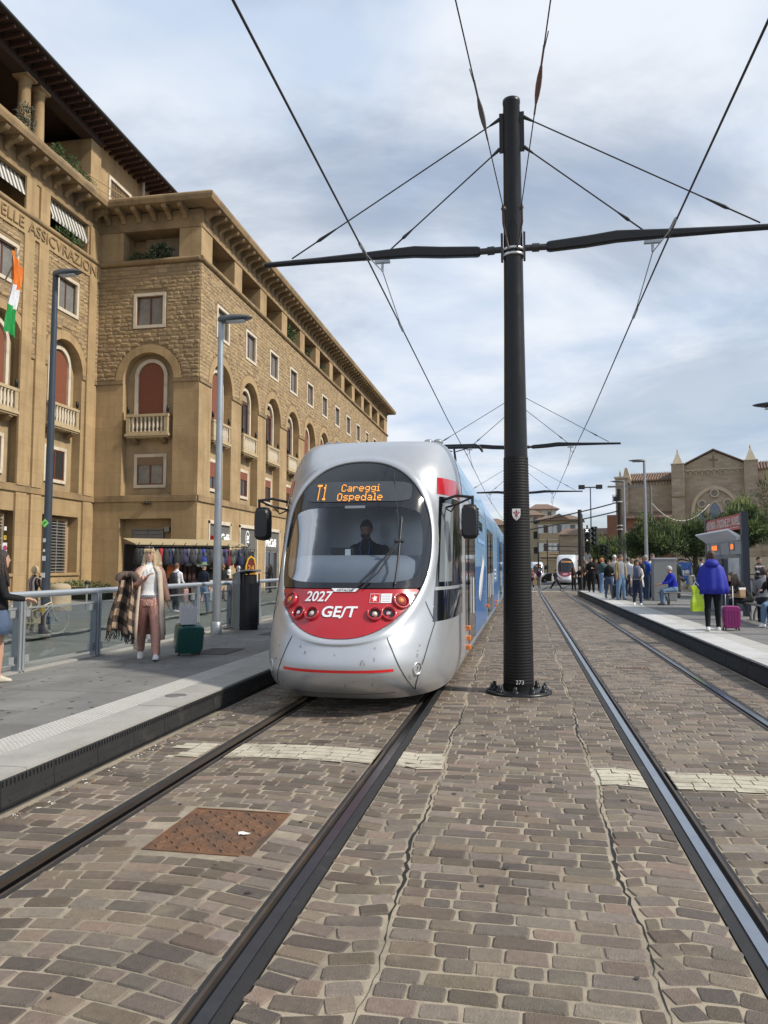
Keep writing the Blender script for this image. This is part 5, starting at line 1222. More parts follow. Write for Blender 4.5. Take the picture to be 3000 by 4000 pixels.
# ---- bicycle leaning at the dark post
BK=thing('bicycle','pale grey city bicycle chained to the dark lamp post','bicycle',(-11.35,16.15,.04),R(72)); m_bk=M('bike_cream',(.42,.38,.28),.4,var=.1); m_ty=M('bike_tyre',(.32,.31,.28),.7,var=.1)
for x in (-.53,.53):
    mb=MB(); mb.tube([(x+.33*math.cos(a),0,.34+.33*math.sin(a)) for a in [2*PI*i/28 for i in range(29)]],.018,6,caps=False); wo=mb.build('wheel',m_ty,BK); mb=MB(); [mb.tube([(x,0,.34),(x+.32*math.cos(a),0,.34+.32*math.sin(a))],.0025,4) for a in [2*PI*i/14 for i in range(14)]]; mb.tube([(x,-.04,.34),(x,.04,.34)],.03,8); mb.build('spokes',m_galv,wo)
mb=MB(); [mb.tube(p,.017,7) for p in ([(-.53,0,.34),(-.1,0,.30)],[(-.1,0,.30),(-.22,0,.86)],[(-.53,0,.34),(-.2,0,.72)],[(-.1,0,.30),(.36,0,.72)],[(-.16,0,.58),(.36,0,.78)],[(.33,0,.92),(.42,0,.55),(.53,0,.34)])]; mb.build('bike_frame',m_bk,BK)
mb=MB(); mb.tube([(.33,0,.9),(.33,0,1.02)],.015,6); mb.tube([(.2,-.28,1.03),(.33,-.12,1.06),(.33,.12,1.06),(.2,.28,1.03)],.013,6); mb.build('handlebar',m_galv,BK)
mb=MB(); mb.loft([[(-.38,-.09,.9),(-.38,.09,.9),(-.38,.09,.95),(-.38,-.09,.95)],[(-.08,-.03,.91),(-.08,.03,.91),(-.08,.03,.95),(-.08,-.03,.95)]],0,True); mb.build('saddle',m_blackm,BK,bev=.01); mb=MB(); mb.box(-.75,-.35,-.07,.07,.72,.75); mb.build('carrier',m_bk,BK); mb=MB(); mb.box(-.35,.12,.04,.07,.28,.44); mb.build('chain_guard',m_bk,BK,bev=.02)
mb=MB(); mb.box(.0,.12,-.13,-.06,.55,.72); mb.build('padlock',M('brass_lock',(.6,.42,.06),.3,metal=.4,var=0),BK,bev=.015)
# ---- market stall with bags
ST=thing('market_stall','street stall roof hung all round with backpacks and caps','stall',(-15.2,32.9,.02),math.atan2(3.6,3.9))
m_tarp=M('stall_tarp',(.36,.29,.17),.8,var=.12); WS,DS=5.3,2.2
mb=MB(); mb.add([(-2.65,-.2,2.62),(2.65,-.2,2.62),(2.65,2.2,2.95),(-2.65,2.2,2.95),(-2.65,-.2,2.66),(2.65,-.2,2.66),(2.65,2.2,2.99),(-2.65,2.2,2.99)],[(0,1,2,3),(4,5,6,7),(0,1,5,4),(1,2,6,5),(2,3,7,6),(3,0,4,7)]); mb.build('tarp_roof',m_tarp,ST)
for x in (-2.55,0,2.55):
    for y in (0,2.1): mb=MB(); mb.tube([(x,y,0),(x,y,2.7)],.025,6); mb.build('pole',m_blackm,ST)
for i in range(11):
    x=-2.6+i*.52; mb=MB(); mb.tube([(x,2.0,2.9),(x,-.35,2.58),(x+.05,-.5,2.72)],.016,5); mb.build('hook_arm',m_blackm,ST)
mb=MB(); mb.tube([(-2.65,-.3,2.55),(2.65,-.3,2.55)],.018,6); mb.tube([(-2.65,0,1.95),(2.65,0,1.95)],.018,6); mb.tube([(-2.65,-.2,2.6),(-2.65,2.1,2.75)],.018,6); mb.build('hanging_bar',m_blackm,ST)
mb=MB(); mb.box(-2.5,2.5,1.3,2.1,0,1.05); mb.build('display_table',M('stall_cloth',(.05,.03,.025),.9,var=.2),ST); mb=MB(); mb.box(-2.6,2.6,2.12,2.15,.2,2.7); mb.build('back_sheet',M('stall_back',(.03,.022,.02),.9,var=.2),ST)
for i in range(9): mb=MB(); x=-1.4+i*.22; mb.box(x,x+.13,1.0,1.05,.6,1.9); mb.build('hanging_belt',M('belt_brown',(.06,.025,.018),.6,var=.2),ST)
def bag_mesh(mat,k):
    q=MB(); w_,d_,h_=rnd.uniform(.16,.21),rnd.uniform(.11,.16),rnd.uniform(.32,.40)
    rg=[]
    for z,f in ((-h_*2,.75),(-h_*1.9,.95),(-h_*1.2,1.05),(-h_*.5,.95),(-h_*.12,.7),(0,.3)):
        rg.append([(w_*f*math.cos(a)*(1 if abs(math.cos(a))>.6 else .9)+rnd.uniform(-.012,.012),d_*f*math.sin(a)+rnd.uniform(-.01,.01),z) for a in [2*PI*i/10 for i in range(10)]])
    q.loft(rg,0,True); return q.mesh('backpack',mat)
bagc=dict(black=(.012,.012,.014),charcoal=(.03,.032,.037),navy=(.012,.018,.06),grey=(.09,.10,.12),red=(.35,.015,.02),maroon=(.13,.015,.02),orange=(.45,.11,.02),purple=(.05,.035,.11),blue=(.02,.04,.22),olive=(.10,.11,.09))
bm={}
for n_,c in bagc.items(): bm[n_]=[bag_mesh(M('bag_'+n_,c,.75,var=.3,vs=9),k) for k in range(2)]
strap=MB(); strap.tube([(0,0,0),(.0,0,.10),(0,-.03,.16)],.008,4); strap.tube([(-.07,-.10,-.08),(-.08,-.14,-.22),(-.07,-.10,-.38)],.014,5); strap.tube([(.07,-.10,-.08),(.08,-.14,-.22),(.07,-.10,-.38)],.014,5); strapm=strap.mesh('strap',m_blackm)
pocks=MB().loft([[(-.09,-.10,-.36),(.09,-.10,-.36),(.09,-.10,-.18),(-.09,-.10,-.18)],[(-.075,-.14,-.345),(.075,-.14,-.345),(.075,-.14,-.20),(-.075,-.14,-.20)]],0,False).mesh('pocket',M('bag_pocket',(.05,.052,.06),.7,var=.3,vs=8))
seq=['black','charcoal','black','orange','black','charcoal','red','black','navy','grey','black','black','purple','grey','charcoal','grey','charcoal','blue','black','charcoal','black','charcoal','grey','purple','maroon','olive','charcoal','navy','black','charcoal']
ORD='first second third fourth fifth sixth seventh eighth ninth tenth eleventh twelfth thirteenth fourteenth fifteenth sixteenth seventeenth eighteenth nineteenth twentieth twenty-first twenty-second twenty-third twenty-fourth twenty-fifth twenty-sixth twenty-seventh twenty-eighth twenty-ninth thirtieth'.split()
for i,c in enumerate(seq):
    x=-2.6+i*.178
    o=bpy.data.objects.new('backpack',rnd.choice(bm[c])); COL.objects.link(o); o.location=Vector(ST.location)+Matrix.Rotation(ST.rotation_euler.z,3,'Z')@Vector((x,-.3+rnd.uniform(-.05,.05),2.46)); o.rotation_euler=(rnd.uniform(-.1,.1),rnd.uniform(-.06,.06),ST.rotation_euler.z+rnd.uniform(-.4,.4))
    u=['leftmost','second from the left','third from the left'][i] if i<3 else None
    special={3:'orange backpack hanging near the left end of the stall',6:'bright red backpack hanging in the front row of the stall',8:'navy backpack hanging beside the red one on the stall',17:'royal blue backpack hanging in the middle of the stall front',24:'maroon backpack hanging right of the lamp post on the stall',25:'olive grey backpack hanging next to the maroon one on the stall',12:'purple backpack with grey neighbours left of the lamp post on the stall'}
    tag(o,special.get(i,'%s backpack, %s from the left in the front row of the stall'%('black' if c=='black' else 'dark grey' if c=='charcoal' else c,ORD[i])),'backpack','backpacks hanging from the stall')
    s_=bpy.data.objects.new('strap',strapm); COL.objects.link(s_); s_.parent=o
    if i%2: s_=bpy.data.objects.new('pocket',pocks); COL.objects.link(s_); s_.parent=o
capm=[MB().loft([[(r*math.cos(a),r*math.sin(a)-(.08 if z<.01 and math.sin(a)<-.3 else 0),z) for a in [2*PI*i/12 for i in range(12)]] for r,z in ((.105,0),(.105,.03),(.09,.08),(.04,.11),(.005,.115))],0,True).mesh('cap',M('cap_'+n_,c,.8,var=.1)) for n_,c in (('white',(.7,.7,.68)),('black',(.015,.015,.017)),('red',(.3,.02,.025)),('cream',(.6,.5,.3)))]
for i,(x,z,k) in enumerate(((.25,1.80,0),(.45,1.75,0),(1.0,1.75,1),(1.25,1.9,3),(1.6,1.65,1),(1.85,1.85,1),(2.1,1.7,2),(2.25,1.9,2),(1.75,1.4,0),(2.2,1.45,1))):
    o=bpy.data.objects.new('cap',capm[k]); COL.objects.link(o); o.location=Vector(ST.location)+Matrix.Rotation(ST.rotation_euler.z,3,'Z')@Vector((x,-.12,z)); o.rotation_euler=(R(70),0,ST.rotation_euler.z); tag(o,'small %s cap, %s of the caps hanging on the stall from the left'%(('white','black','dark red','cream')[k],ORD[i]),'cap','caps on the stall')
JS=thing('hooded_jersey','dark red and yellow hooded jersey numbered 24 hung at the stall end','jersey',Vector(ST.location)+Matrix.Rotation(ST.rotation_euler.z,3,'Z')@Vector((2.72,-.42,1.15)),ST.rotation_euler.z)
m_jy=M('jersey_yellow',(.65,.36,.02),.8,var=.05)
mb=MB(); mb.prism([(-.24,0),(.24,0),(.25,.45),(.20,.72),(.10,.80),(-.10,.80),(-.20,.72),(-.25,.45)],'y',-.07,.07); mb.build('body',M('jersey_maroon',(.12,.015,.02),.8,var=.1),JS,bev=.03); mb=MB(); mb.tube([(-.25,-.05,.1),(-.24,-.05,.55),(-.15,-.08,.85),(0,-.08,.96),(.15,-.08,.85),(.24,-.05,.55),(.25,-.05,.1)],.045,8); mb.build('hood_trim',m_jy,JS); text('number','24',m_jy,JS,(0,-.08,.42),.34); text('lettering','ROMA',m_jy,JS,(0,-.08,.15),.15); mb=MB(); mb.box(-.01,.01,-.01,.01,.9,1.35); mb.build('hanger',m_blackm,JS)
rb=thing('rucksack','red-orange rucksack hanging low inside the stall','backpack',Vector(ST.location)+Matrix.Rotation(ST.rotation_euler.z,3,'Z')@Vector((-.95,.1,1.75)),ST.rotation_euler.z,'backpacks hanging from the stall'); o=bpy.data.objects.new('body',bm['orange'][0]); COL.objects.link(o); o.parent=rb
for i,(x,c,lb) in enumerate(((-.55,(.33,.20,.19),'dusty pink'),(-.1,(.62,.36,.02),'yellow'),(.15,(.62,.36,.40),'pale pink'),(.40,(.42,.33,.30),'beige'),(.65,(.33,.34,.36),'silver grey'))):
    t=thing('suitcase',lb+' hard-shell suitcase standing for sale below the stall','suitcase',Vector(ST.location)+Matrix.Rotation(ST.rotation_euler.z,3,'Z')@Vector((x,-.75,0)),ST.rotation_euler.z,'suitcases for sale at the stall'); MB().box(-.11,.11,-.2,.2,.05,.62+.08*(i%2)).build('shell',M('case_'+lb.replace(' ','_'),c,.4,var=.05),t,bev=.03); MB().tube([(-.06,.1,.6),(-.06,.1,.95),(-.06,-.1,.95),(-.06,-.1,.6)],.01,5).build('handle',m_galv,t); q=MB(); [q.lathe([(.03,-.012),(.03,.012)],8,T=TR((a,b,.03),rx=PI/2)) for a in (-.08,.08) for b in (-.15,.15)]; q.build('castors',m_blackm,t)
# ================================================================ right-hand side: shelter, benches, signals, trees, church, far houses
m_red=M('sign_red',(.40,.035,.03),.45,var=.08,vs=2); m_gpan=M('panel_grey',(.30,.31,.32),.4,metal=.4,var=.08); m_navy=M('post_navy',(.012,.016,.028),.4,var=.1); m_wht=M('white_plastic',(.68,.69,.70),.4,var=.04)
SH=thing('stop_shelter','tram stop shelter with red name board, grey visor and ticket machines','shelter',(6.1,22.5,ZR))
MB().box(-.08,.10,-.10,.06,0,2.92).build('end_post',m_navy,SH); MB().box(-.08,.10,4.1,4.26,0,2.92).build('end_post',m_navy,SH)
sb=MB().box(-.05,.03,.06,4.10,2.45,2.88).build('name_board',m_red,SH)
text('board_lettering','VALFONDA - STAZIONE S.M. NOVELLA',M('board_cream',(.62,.58,.52),.6,var=.1),sb,(-.055,2.08,2.68),.34,rot=(R(90),0,R(-90)),font_w=.70,off=.006,ext=.003)
MB().box(-.056,-.052,.3,3.9,2.50,2.515).build('board_line',M('board_cream'),sb)
mb=MB(); mb.prism([(-.42,2.40),(-.40,2.44),(-.02,2.22),(.02,2.12),(-.06,2.12)],'y',.05,4.1); mb.build('visor',m_wht,SH); mb=MB(); mb.add([(-.35,1.0,2.365),(-.12,1.0,2.205),(-.12,3.0,2.205),(-.35,3.0,2.365)],[(0,1,2,3)]); mb.build('visor_lamp',m_gpan,SH,fix=False)
MB().box(-.07,.02,.07,4.09,1.72,2.11).build('upper_cabinet',m_gpan,SH,bev=.01); MB().box(-.05,.02,.07,4.09,.12,1.70).build('back_panel',M('panel_dark',(.06,.065,.075),.3,var=.1),SH)
for y0,y1 in ((.75,1.15),(2.6,3.4)):
    b=MB().box(-.085,-.07,y0,y1,1.85,2.06).build('led_panel',M('panel_dark'),SH); MB().box(-.089,-.086,y0+.05,y1-.05,1.88,2.03).build('led_text',M('led_orange',(.3,.08,.02),.5,var=.3,vs=12,emit=(1,.22,.03),es=.9),b)
for y in (1.3,2.35,3.6): MB().box(-.078,-.07,y,y+.015,1.73,2.10).build('cabinet_seam',m_blackm,SH)
MB().box(-.10,-.05,.2,1.35,.35,1.62).build('poster_case',M('poster',(.42,.45,.47),.2,var=.35,vs=2.5),SH); MB().box(-.30,-.05,2.2,2.9,0,1.62).build('ticket_machine',m_gpan,SH,bev=.02); MB().box(-.305,-.30,2.3,2.8,1.1,1.45).build('machine_screen',m_blackm,SH); MB().box(-.25,-.05,3.2,3.8,0,1.55).build('ticket_machine',m_gpan,SH,bev=.02)
MB().box(-.16,-.05,.1,.24,2.12,2.25).build('camera_box',m_wht,SH,bev=.02)
# kiosk pillar
KP=thing('service_pillar','tall plain grey concrete cabinet on the right platform','cabinet',(5.58,31.9,ZR)); MB().box(-.44,.44,-.25,.25,0,1.66).build('body',M('pillar_grey',(.22,.225,.225),.8,var=.12,fine=.06),KP,bev=.015); MB().box(-.46,.46,-.27,.27,1.66,1.72).build('cap',M('pillar_cap',(.42,.43,.44),.7),KP); MB().box(-.47,-.445,-.2,.2,.1,1.5).build('side_door',m_gpan,KP)
# benches with forked legs
m_bench=M('bench_grey',(.13,.125,.12),.55,metal=.3,var=.15)
def bench(label,x,y,rz,ln):
    t=thing('bench',label,'bench',(x,y,ZR),rz,'platform benches'); mb=MB()
    for k in range(4): mb=MB(); mb.box(-ln/2,ln/2,-.21+k*.107,-.115+k*.107,.42,.455); mb.build('seat_slat',m_bench,t,bev=.01)
    for s in (-1,1):
        for d in (-1,1): mb=MB(); mb.tube([(s*ln*.32,d*.04,.0),(s*ln*.32+.0,d*.05,.15),(s*ln*.32+s*.10,d*.17,.42)],.028,7); mb.build('leg',m_bench,t)
        MB().box(s*ln*.32-.09,s*ln*.32+.09,-.13,.13,0,.012).build('foot_plate',m_bench,t)
        MB().box(s*ln*.32+s*.06-.03,s*ln*.32+s*.06+.03,-.2,.2,.395,.42).build('bracket',m_bench,t)
bench('forked-leg bench under the seated man in the blue shirt',5.62,28.6,R(20),1.7); bench('forked-leg bench with seated people at the right edge',5.75,20.0,R(88),2.6)
# traffic signals
m_sig=M('signal_black',(.012,.014,.016),.5,var=.1); m_siggr=M('signal_green_black',(.012,.022,.022),.5,var=.1)
def signal(label,x,y,z0,n,rz=0,marks=(),post=True,mat=None,loc_z=None):
    g=gz(y); t=thing('traffic_signal',label,'traffic light',(x,y,g),rz,'traffic signals at the platform end'); mat=mat or m_sig
    if post: MB().tube([(0,.08,0),(0,.08,z0+n*.30+.2)],.05,8).build('post',m_sig,t)
    for k in range(n):
        z=z0+k*.30; h=MB().box(-.16,.16,-.09,.08,z,z+.285).build('lamp_unit',mat,t,bev=.02)
        q=MB(); 
        pts=[[(r*math.cos(a),yy,z+.145+r*math.sin(a)) for a in [R(-20)+R(220)*i/12 for i in range(13)]] for r,yy in ((.115,-.09),(.105,-.27))]
        q.loft(pts,0,True,False,False); q.build('visor',mat,h,fix=False); q=MB(); q.lathe([(.10,0),(.07,.012),(.01,.016)],14,T=TR((0,-.092,z+.145),rx=PI/2)); q.build('lens',M('signal_lens',(.02,.03,.028),.15,var=0),h)
        for kk,ch in marks:
            if kk==k: text('lit_symbol',ch,M('signal_lit',(.8,.8,.8),.5,var=0,emit=(1,1,1),es=1.2),h,(0,-.12,z+.145),.24 if ch=='X' else .16,ext=.002,off=.012 if ch=='X' else 0)
    return t
s1=signal('black tram signal showing a white cross and small letter, beside dark pole',3.95,48.2,2.55,5,R(-8),((4,'X'),(2,'A'))); MB().box(-.18,.18,-.1,.06,1.45,2.4).build('control_box',m_gpan,s1,bev=.02)
signal('three-lamp black traffic light turned sideways right of the cross signal',4.38,48.0,2.95,4,R(-35),(),False,m_siggr); MB().box(-.4,.0,-.02,.02,3.5,3.55)
signal('dark green traffic light in front of the pine tree',6.55,62,2.6,3,R(-20),(),True,m_siggr); signal('second green traffic light turned away beside its twin',6.15,62.3,2.7,3,R(30),(),False,m_siggr)
# poles
def pole(name,label,x,y,h,r,mat,group=None,parts=None):
    t=thing(name,label,'pole',(x,y,gz(y)),0,group); MB().tube([(0,0,0),(0,0,h)],[r,r*.8],10).build('shaft',mat,t); MB().lathe([(r*1.8,0),(r*1.8,.04),(r,.06)],10).build('foot',mat,t); return t
m_pblk=M('pole_black',(.022,.020,.020),.5,var=.2,vs=2)
pole('black_pole','thick black pole right of the far tram',4.38,60,6.2,.19,m_pblk); pole('black_pole','thinner black pole close behind the thick one',4.95,66,6.3,.14,m_pblk)
bp=pole('wire_pole','tall black pole carrying cables in front of the church corner',7.62,62,8.0,.22,m_pblk)
for z in (5.0,4.7,6.9): MB().lathe([(.235,z),(.24,z+.03),(.24,z+.08),(.235,z+.1)],12).build('band',m_band,bp)
mb=MB(); mb.box(-.45,-.15,-.1,.1,7.0,7.4); mb.tube([(-.5,0,6.9),(-.5,0,7.5),(-.15,0,7.5)],.03,6); mb.build('cable_bracket',m_pblk,bp)
def cable(label,pts,r): t=thing('power_cable',label,'cable'); MB().tube(pts,r,6).build('strand',m_cable,t)
def sag(a,b,d,n=10): a,b=Vector(a),Vector(b); return [a.lerp(b,i/n)-Vector((0,0,d*4*(i/n)*(1-i/n))) for i in range(n+1)]
cable('upper dark cable running from the mast to the tall black pole',sag((-1.0,60,4.9),(7.5,62,6.75),.15)+[Vector((7.62,62,6.5))],.05); cable('lower dark cable running from the mast to the tall black pole',sag((-1.0,60,4.3),(7.5,62,6.05),.1)+[Vector((7.62,62,5.8))],.05)
for i,(z,x0,x1,r) in enumerate(((4.55,2.6,8.6,.07),(3.95,2.6,8.6,.05),(3.45,3.4,8.4,.05))): cable(('thickest','middle','lowest')[i]+' dark span wire in front of the far cream house',[(x0,100,z-.3),(x0+4,100,z-.35),(x1,100,z-.6)],r)
k=0
for x,y,h in ((2.2,112,5.2),(4.0,128,6.4),(5.6,120,6.3),(6.4,122,5.6),(7.2,124,6.2)):
    k+=1; pole('distant_pole',('leftmost','second','third','fourth','rightmost')[k-1]+' of the thin dark wire poles before the far cream house',x,y,h+.6,.12,m_pblk,'distant wire poles')
lamppost('nearer silver street lamp rising behind the waiting crowd',(6.95,45,gz(45)),7.7,-1,m_galv,m_head,R(4),.12,'silver street lamps',1.2)
lamppost('farther silver street lamp beside the tall black pole',(7.72,60,gz(60)),8.3,-1,m_galv,m_head,R(4),.12,'silver street lamps',1.4)
lamppost('dark lamp head reaching into the right edge of the picture',(5.72,16.5,ZR),4.66,-1.0,m_galv,M('lamp_arm_dark',(.03,.03,.033),.4,var=.1),0,.08,None,1.35)
tl_=thing('twin_lamp','tall thin pole with twin floodlights above the signals','lamp post',(8.7,100,gz(100))); MB().tube([(0,0,0),(0,0,12.5)],[.12,.07],8).build('post',M('twin_grey',(.10,.13,.17),.5),tl_); MB().box(-1.4,1.4,-.05,.05,12.35,12.5).build('crossbar',m_pblk,tl_)
for s in (-1,1): MB().box(*sorted((s*.7,s*1.5)),-.25,.2,12.2,12.75).build('floodlight',m_pblk,tl_,bev=.06)
wp=thing('wire_post','grey post with a horizontal arm in front of the church wall','pole',(11.3,70,gz(70))); MB().tube([(0,0,0),(0,0,9.1)],[.14,.09],8).build('shaft',M('post_brown',(.16,.15,.14),.6),wp); MB().box(-3.7,.1,-.06,.06,9.0,9.15).build('arm',M('post_brown'),wp); MB().tube(sag((0,0,7.6),(5.6,3,7.6),1.6),.05,6).build('slack_cable',M('cable_pale',(.5,.48,.42),.6,var=0),wp)
isg=thing('road_sign','white and blue information sign under the pine behind the shelter','sign',(10.75,45,0)); MB().box(-.4,.4,-.02,.02,2.1,3.4).build('board',m_wht,isg); MB().box(-.38,.38,-.03,-.021,2.12,2.36).build('blue_band',M('sign_blue',(.03,.10,.4),.5,var=0),isg); MB().tube([(0,.05,0),(0,.05,3.9)],.035,8).build('post',m_galv,isg)
mb=MB(); mb.lathe([(.30,0),(.30,.02)],20,T=TR((-.1,-.06,3.65),rx=PI/2)); d=mb.build('disc',m_wht,isg); mb=MB(); mb.tube([(-.1+.27*math.cos(a),-.09,3.65+.27*math.sin(a)) for a in [2*PI*i/20 for i in range(21)]],.035,6,caps=False); mb.build('ring',M('ring_red',(.4,.03,.03),.5,var=0),d)
for z in (2.55,2.8,3.05,3.25): MB().box(-.32,.30,-.026,-.021,z,z+.05).build('print_line',M('print_grey'),isg)
# ---- pines
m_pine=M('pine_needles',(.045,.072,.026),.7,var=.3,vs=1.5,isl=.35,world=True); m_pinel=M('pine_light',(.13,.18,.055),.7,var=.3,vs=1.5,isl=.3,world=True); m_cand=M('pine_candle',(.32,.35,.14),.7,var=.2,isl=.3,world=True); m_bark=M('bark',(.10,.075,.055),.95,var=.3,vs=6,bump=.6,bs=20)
def pine(label,x,y,r,zb,zt,n=2600,lean=0,nc=90,seed=1):
    rn=random.Random(seed); g=gz(y); t=thing('pine_tree',label,'tree',(x,y,g),0,'pine trees by the church'); zc=(zb+zt)/2; rz=(zt-zb)/2
    tr=MB(); tr.tube([(0,0,0),(.08+lean*.3,.05,zb*.5),(lean*.6,0,zb+.2),(lean,.05,zc),(lean*1.1,0,zt-rz*.5)],[.24,.19,.16,.11,.04],9)
    for k in range(12):
        a=rn.uniform(0,6.28); z0=zb+rn.uniform(-.1,rz); rr=r*rn.uniform(.5,.9); tr.tube([(lean*.8,0,z0),(lean*.8+rr*.5*math.cos(a),rr*.5*math.sin(a),z0+rr*.25),(lean*.8+rr*math.cos(a),rr*math.sin(a),z0+rr*.55)],[.06,.04,.015],6)
    tr.build('trunk',m_bark,t)
    mb=MB(); cl=[]; n=int(n*3)
    for k in range(34):
        a=rn.uniform(0,6.28); ph=math.asin(rn.uniform(-.75,1)); q=rn.uniform(.50,.88); cl.append((lean+r*q*math.cos(ph)*math.cos(a),r*q*math.cos(ph)*math.sin(a),zc+rz*q*math.sin(ph)*rn.uniform(.9,1.08),rn.uniform(.22,.40)*r))
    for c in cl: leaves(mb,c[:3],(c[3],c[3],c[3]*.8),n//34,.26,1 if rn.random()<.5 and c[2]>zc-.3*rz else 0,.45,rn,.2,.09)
    leaves(mb,(lean,0,zc),(r*.7,r*.7,rz*.7),n//3,.34,0,.3,rn,.0,.14)
    for k in range(nc):
        c=rn.choice(cl); a=rn.uniform(0,6.28); q=c[3]*rn.uniform(.2,.9); p=Vector((c[0]+q*math.cos(a),c[1]+q*math.sin(a),c[2]+c[3]*rn.uniform(.45,.85))); h=rn.uniform(.22,.42); tip=Vector((rn.uniform(-.04,.04),rn.uniform(-.04,.04),h))
        mb.add([p+Vector((-.028,0,0)),p+Vector((.028,0,0)),p+tip+Vector((.012,0,0)),p+tip+Vector((-.012,0,0)),p+Vector((0,-.028,0)),p+Vector((0,.028,0)),p+tip],[(0,1,2,3),(4,5,6)],2)
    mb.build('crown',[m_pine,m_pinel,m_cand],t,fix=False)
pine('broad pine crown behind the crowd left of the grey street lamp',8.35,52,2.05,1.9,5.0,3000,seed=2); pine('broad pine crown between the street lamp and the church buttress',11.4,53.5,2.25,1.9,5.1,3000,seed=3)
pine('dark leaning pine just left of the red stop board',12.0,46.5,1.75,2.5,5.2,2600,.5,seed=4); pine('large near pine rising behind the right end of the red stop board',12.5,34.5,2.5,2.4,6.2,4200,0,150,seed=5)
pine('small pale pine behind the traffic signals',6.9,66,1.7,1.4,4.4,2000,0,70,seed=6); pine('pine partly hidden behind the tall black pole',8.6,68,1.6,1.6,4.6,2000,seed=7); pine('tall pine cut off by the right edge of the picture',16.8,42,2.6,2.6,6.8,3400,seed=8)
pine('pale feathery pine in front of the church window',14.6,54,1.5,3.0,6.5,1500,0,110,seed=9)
# ---- church
m_ch=M('church_stone',(.41,.33,.24),.95,var=.16,vs=.5,fine=.22,bump=.5,bs=4,world=True,dirt=(.34,.26,.175),ds=.4,dr=(.45,.7),ashlar=(.62,.27,.22,.62)); m_chl=M('church_stone_pale',(.50,.41,.29),.9,var=.15,vs=.8,fine=.12,world=True); m_brickr=M('church_brick',(.21,.10,.062),.9,var=.15,vs=1,world=True)
CH=thing('church','brown stone church with gable, pinnacles, pointed arch and rose windows behind the pines','church',(23.8,100,-.6),R(-15))
def cb(nm,mat,*a,bev=0): q=MB(); q.box(*a); return q.build(nm,mat,CH,bev=bev)
q=MB(); ga=[(-3.55,-1),(3.55,-1),(3.55,15.0),(0,16.75),(-3.55,15.0)]; q.prism(ga,'y',0,12); q.build('gable_wall',m_ch,CH)
for s in (-1,1):
    b=cb('buttress',m_ch,*sorted((s*3.45,s*4.95)),-.9,6,-1,15.2); cb('buttress_cap',m_chl,*sorted((s*3.38,s*5.02)),-.98,.7,15.2,15.32)
    q=MB(); c=s*4.2; q.add([(c-.62,-.8,15.32),(c+.62,-.8,15.32),(c+.62,.44,15.32),(c-.62,.44,15.32),(c-.10,-.28,16.75),(c+.10,-.28,16.75),(c+.10,-.08,16.75),(c-.10,-.08,16.75)],[(0,1,5,4),(1,2,6,5),(2,3,7,6),(3,0,4,7),(4,5,6,7)]); q.tube([(c,-.18,16.7),(c,-.18,17.2)],.09,8); q.ball((c,-.18,16.95),.13,8,6); q.build('pinnacle',M('pinnacle_stone',(.55,.47,.34),.85,var=.12,vs=2),CH)
    q=MB(); 
    if s<0: cb('buttress_ledge',m_st2,-5.05,-3.4,-1.0,0,11.0,11.12)
q=MB(); q.add([(-3.75,-.25,15.02),(0,-.25,16.86),(3.75,-.25,15.02),(3.75,-.25,15.2),(0,-.25,17.06),(-3.75,-.25,15.2)]+[(-3.75,12,15.02),(0,12,16.86),(3.75,12,15.02),(3.75,12,15.2),(0,12,17.06),(-3.75,12,15.2)],[(0,1,4,5),(1,2,3,4),(5,4,10,11),(4,3,9,10),(0,1,7,6),(1,2,8,7)]); q.build('gable_roof',m_roof,CH)
cb('cross_upright',m_st2,-.10,.10,-.06,0,14.75,16.2); cb('cross_bar',m_st2,-.55,.55,-.062,0,15.55,15.73)
# corbel table of small round arches
for i in range(10):
    x=-3.1+i*.69; q=MB(); A=archpts(x,14.0,.26,8); B=archpts(x,14.0,.345,8)
    for j in range(8): q.quad((A[j][0],-.13,A[j][1]),(A[j+1][0],-.13,A[j+1][1]),(B[j+1][0],-.13,B[j+1][1]),(B[j][0],-.13,B[j][1])); q.quad((A[j][0],-.13,A[j][1]),(A[j+1][0],-.13,A[j+1][1]),(A[j+1][0],0,A[j+1][1]),(A[j][0],0,A[j][1]))
    q.box(x-.345,x-.26,-.13,0,13.72,14.0); q.build('corbel_arch',m_chl,CH,fix=False)
cb('corbel_band',m_chl,-3.45,3.45,-.16,0,14.36,14.5)
# pointed blind arch
def pointed(w_,h0,h1,n=14):
    rr=(w_*w_+(h1-h0)**2)/(2*w_); P=[]
    for i in range(n+1):
        a=math.asin((h1-h0)/rr)*i/n; P.append((w_-rr+rr*math.cos(a),h0+rr*math.sin(a)))
    return [(-x,z) for x,z in P][:-1]+[(0,h1)]+[(x,z) for x,z in reversed(P[:-1])]
def ring2(A,B,y,d): 
    q=MB()
    for i in range(len(A)-1): q.quad((A[i][0],y,A[i][1]),(A[i+1][0],y,A[i+1][1]),(B[i+1][0],y,B[i+1][1]),(B[i][0],y,B[i][1])); q.quad((A[i][0],y,A[i][1]),(A[i+1][0],y,A[i+1][1]),(A[i+1][0],y+d,A[i+1][1]),(A[i][0],y+d,A[i][1])); q.quad((B[i][0],y,B[i][1]),(B[i+1][0],y,B[i+1][1]),(B[i+1][0],y+d,B[i+1][1]),(B[i][0],y+d,B[i][1]))
    return q
A=[(-2.35,5)]+pointed(2.35,9.2,11.95)+[(2.35,5)]; B=[(-2.75,5)]+pointed(2.75,9.2,12.4)+[(2.75,5)]; ring2(A,B,-.18,.18).build('blind_arch',m_chl,CH,fix=False)
m_stained=M('church_glass',(.10,.14,.20),.12,var=.35,vs=1.2,spec=.8)
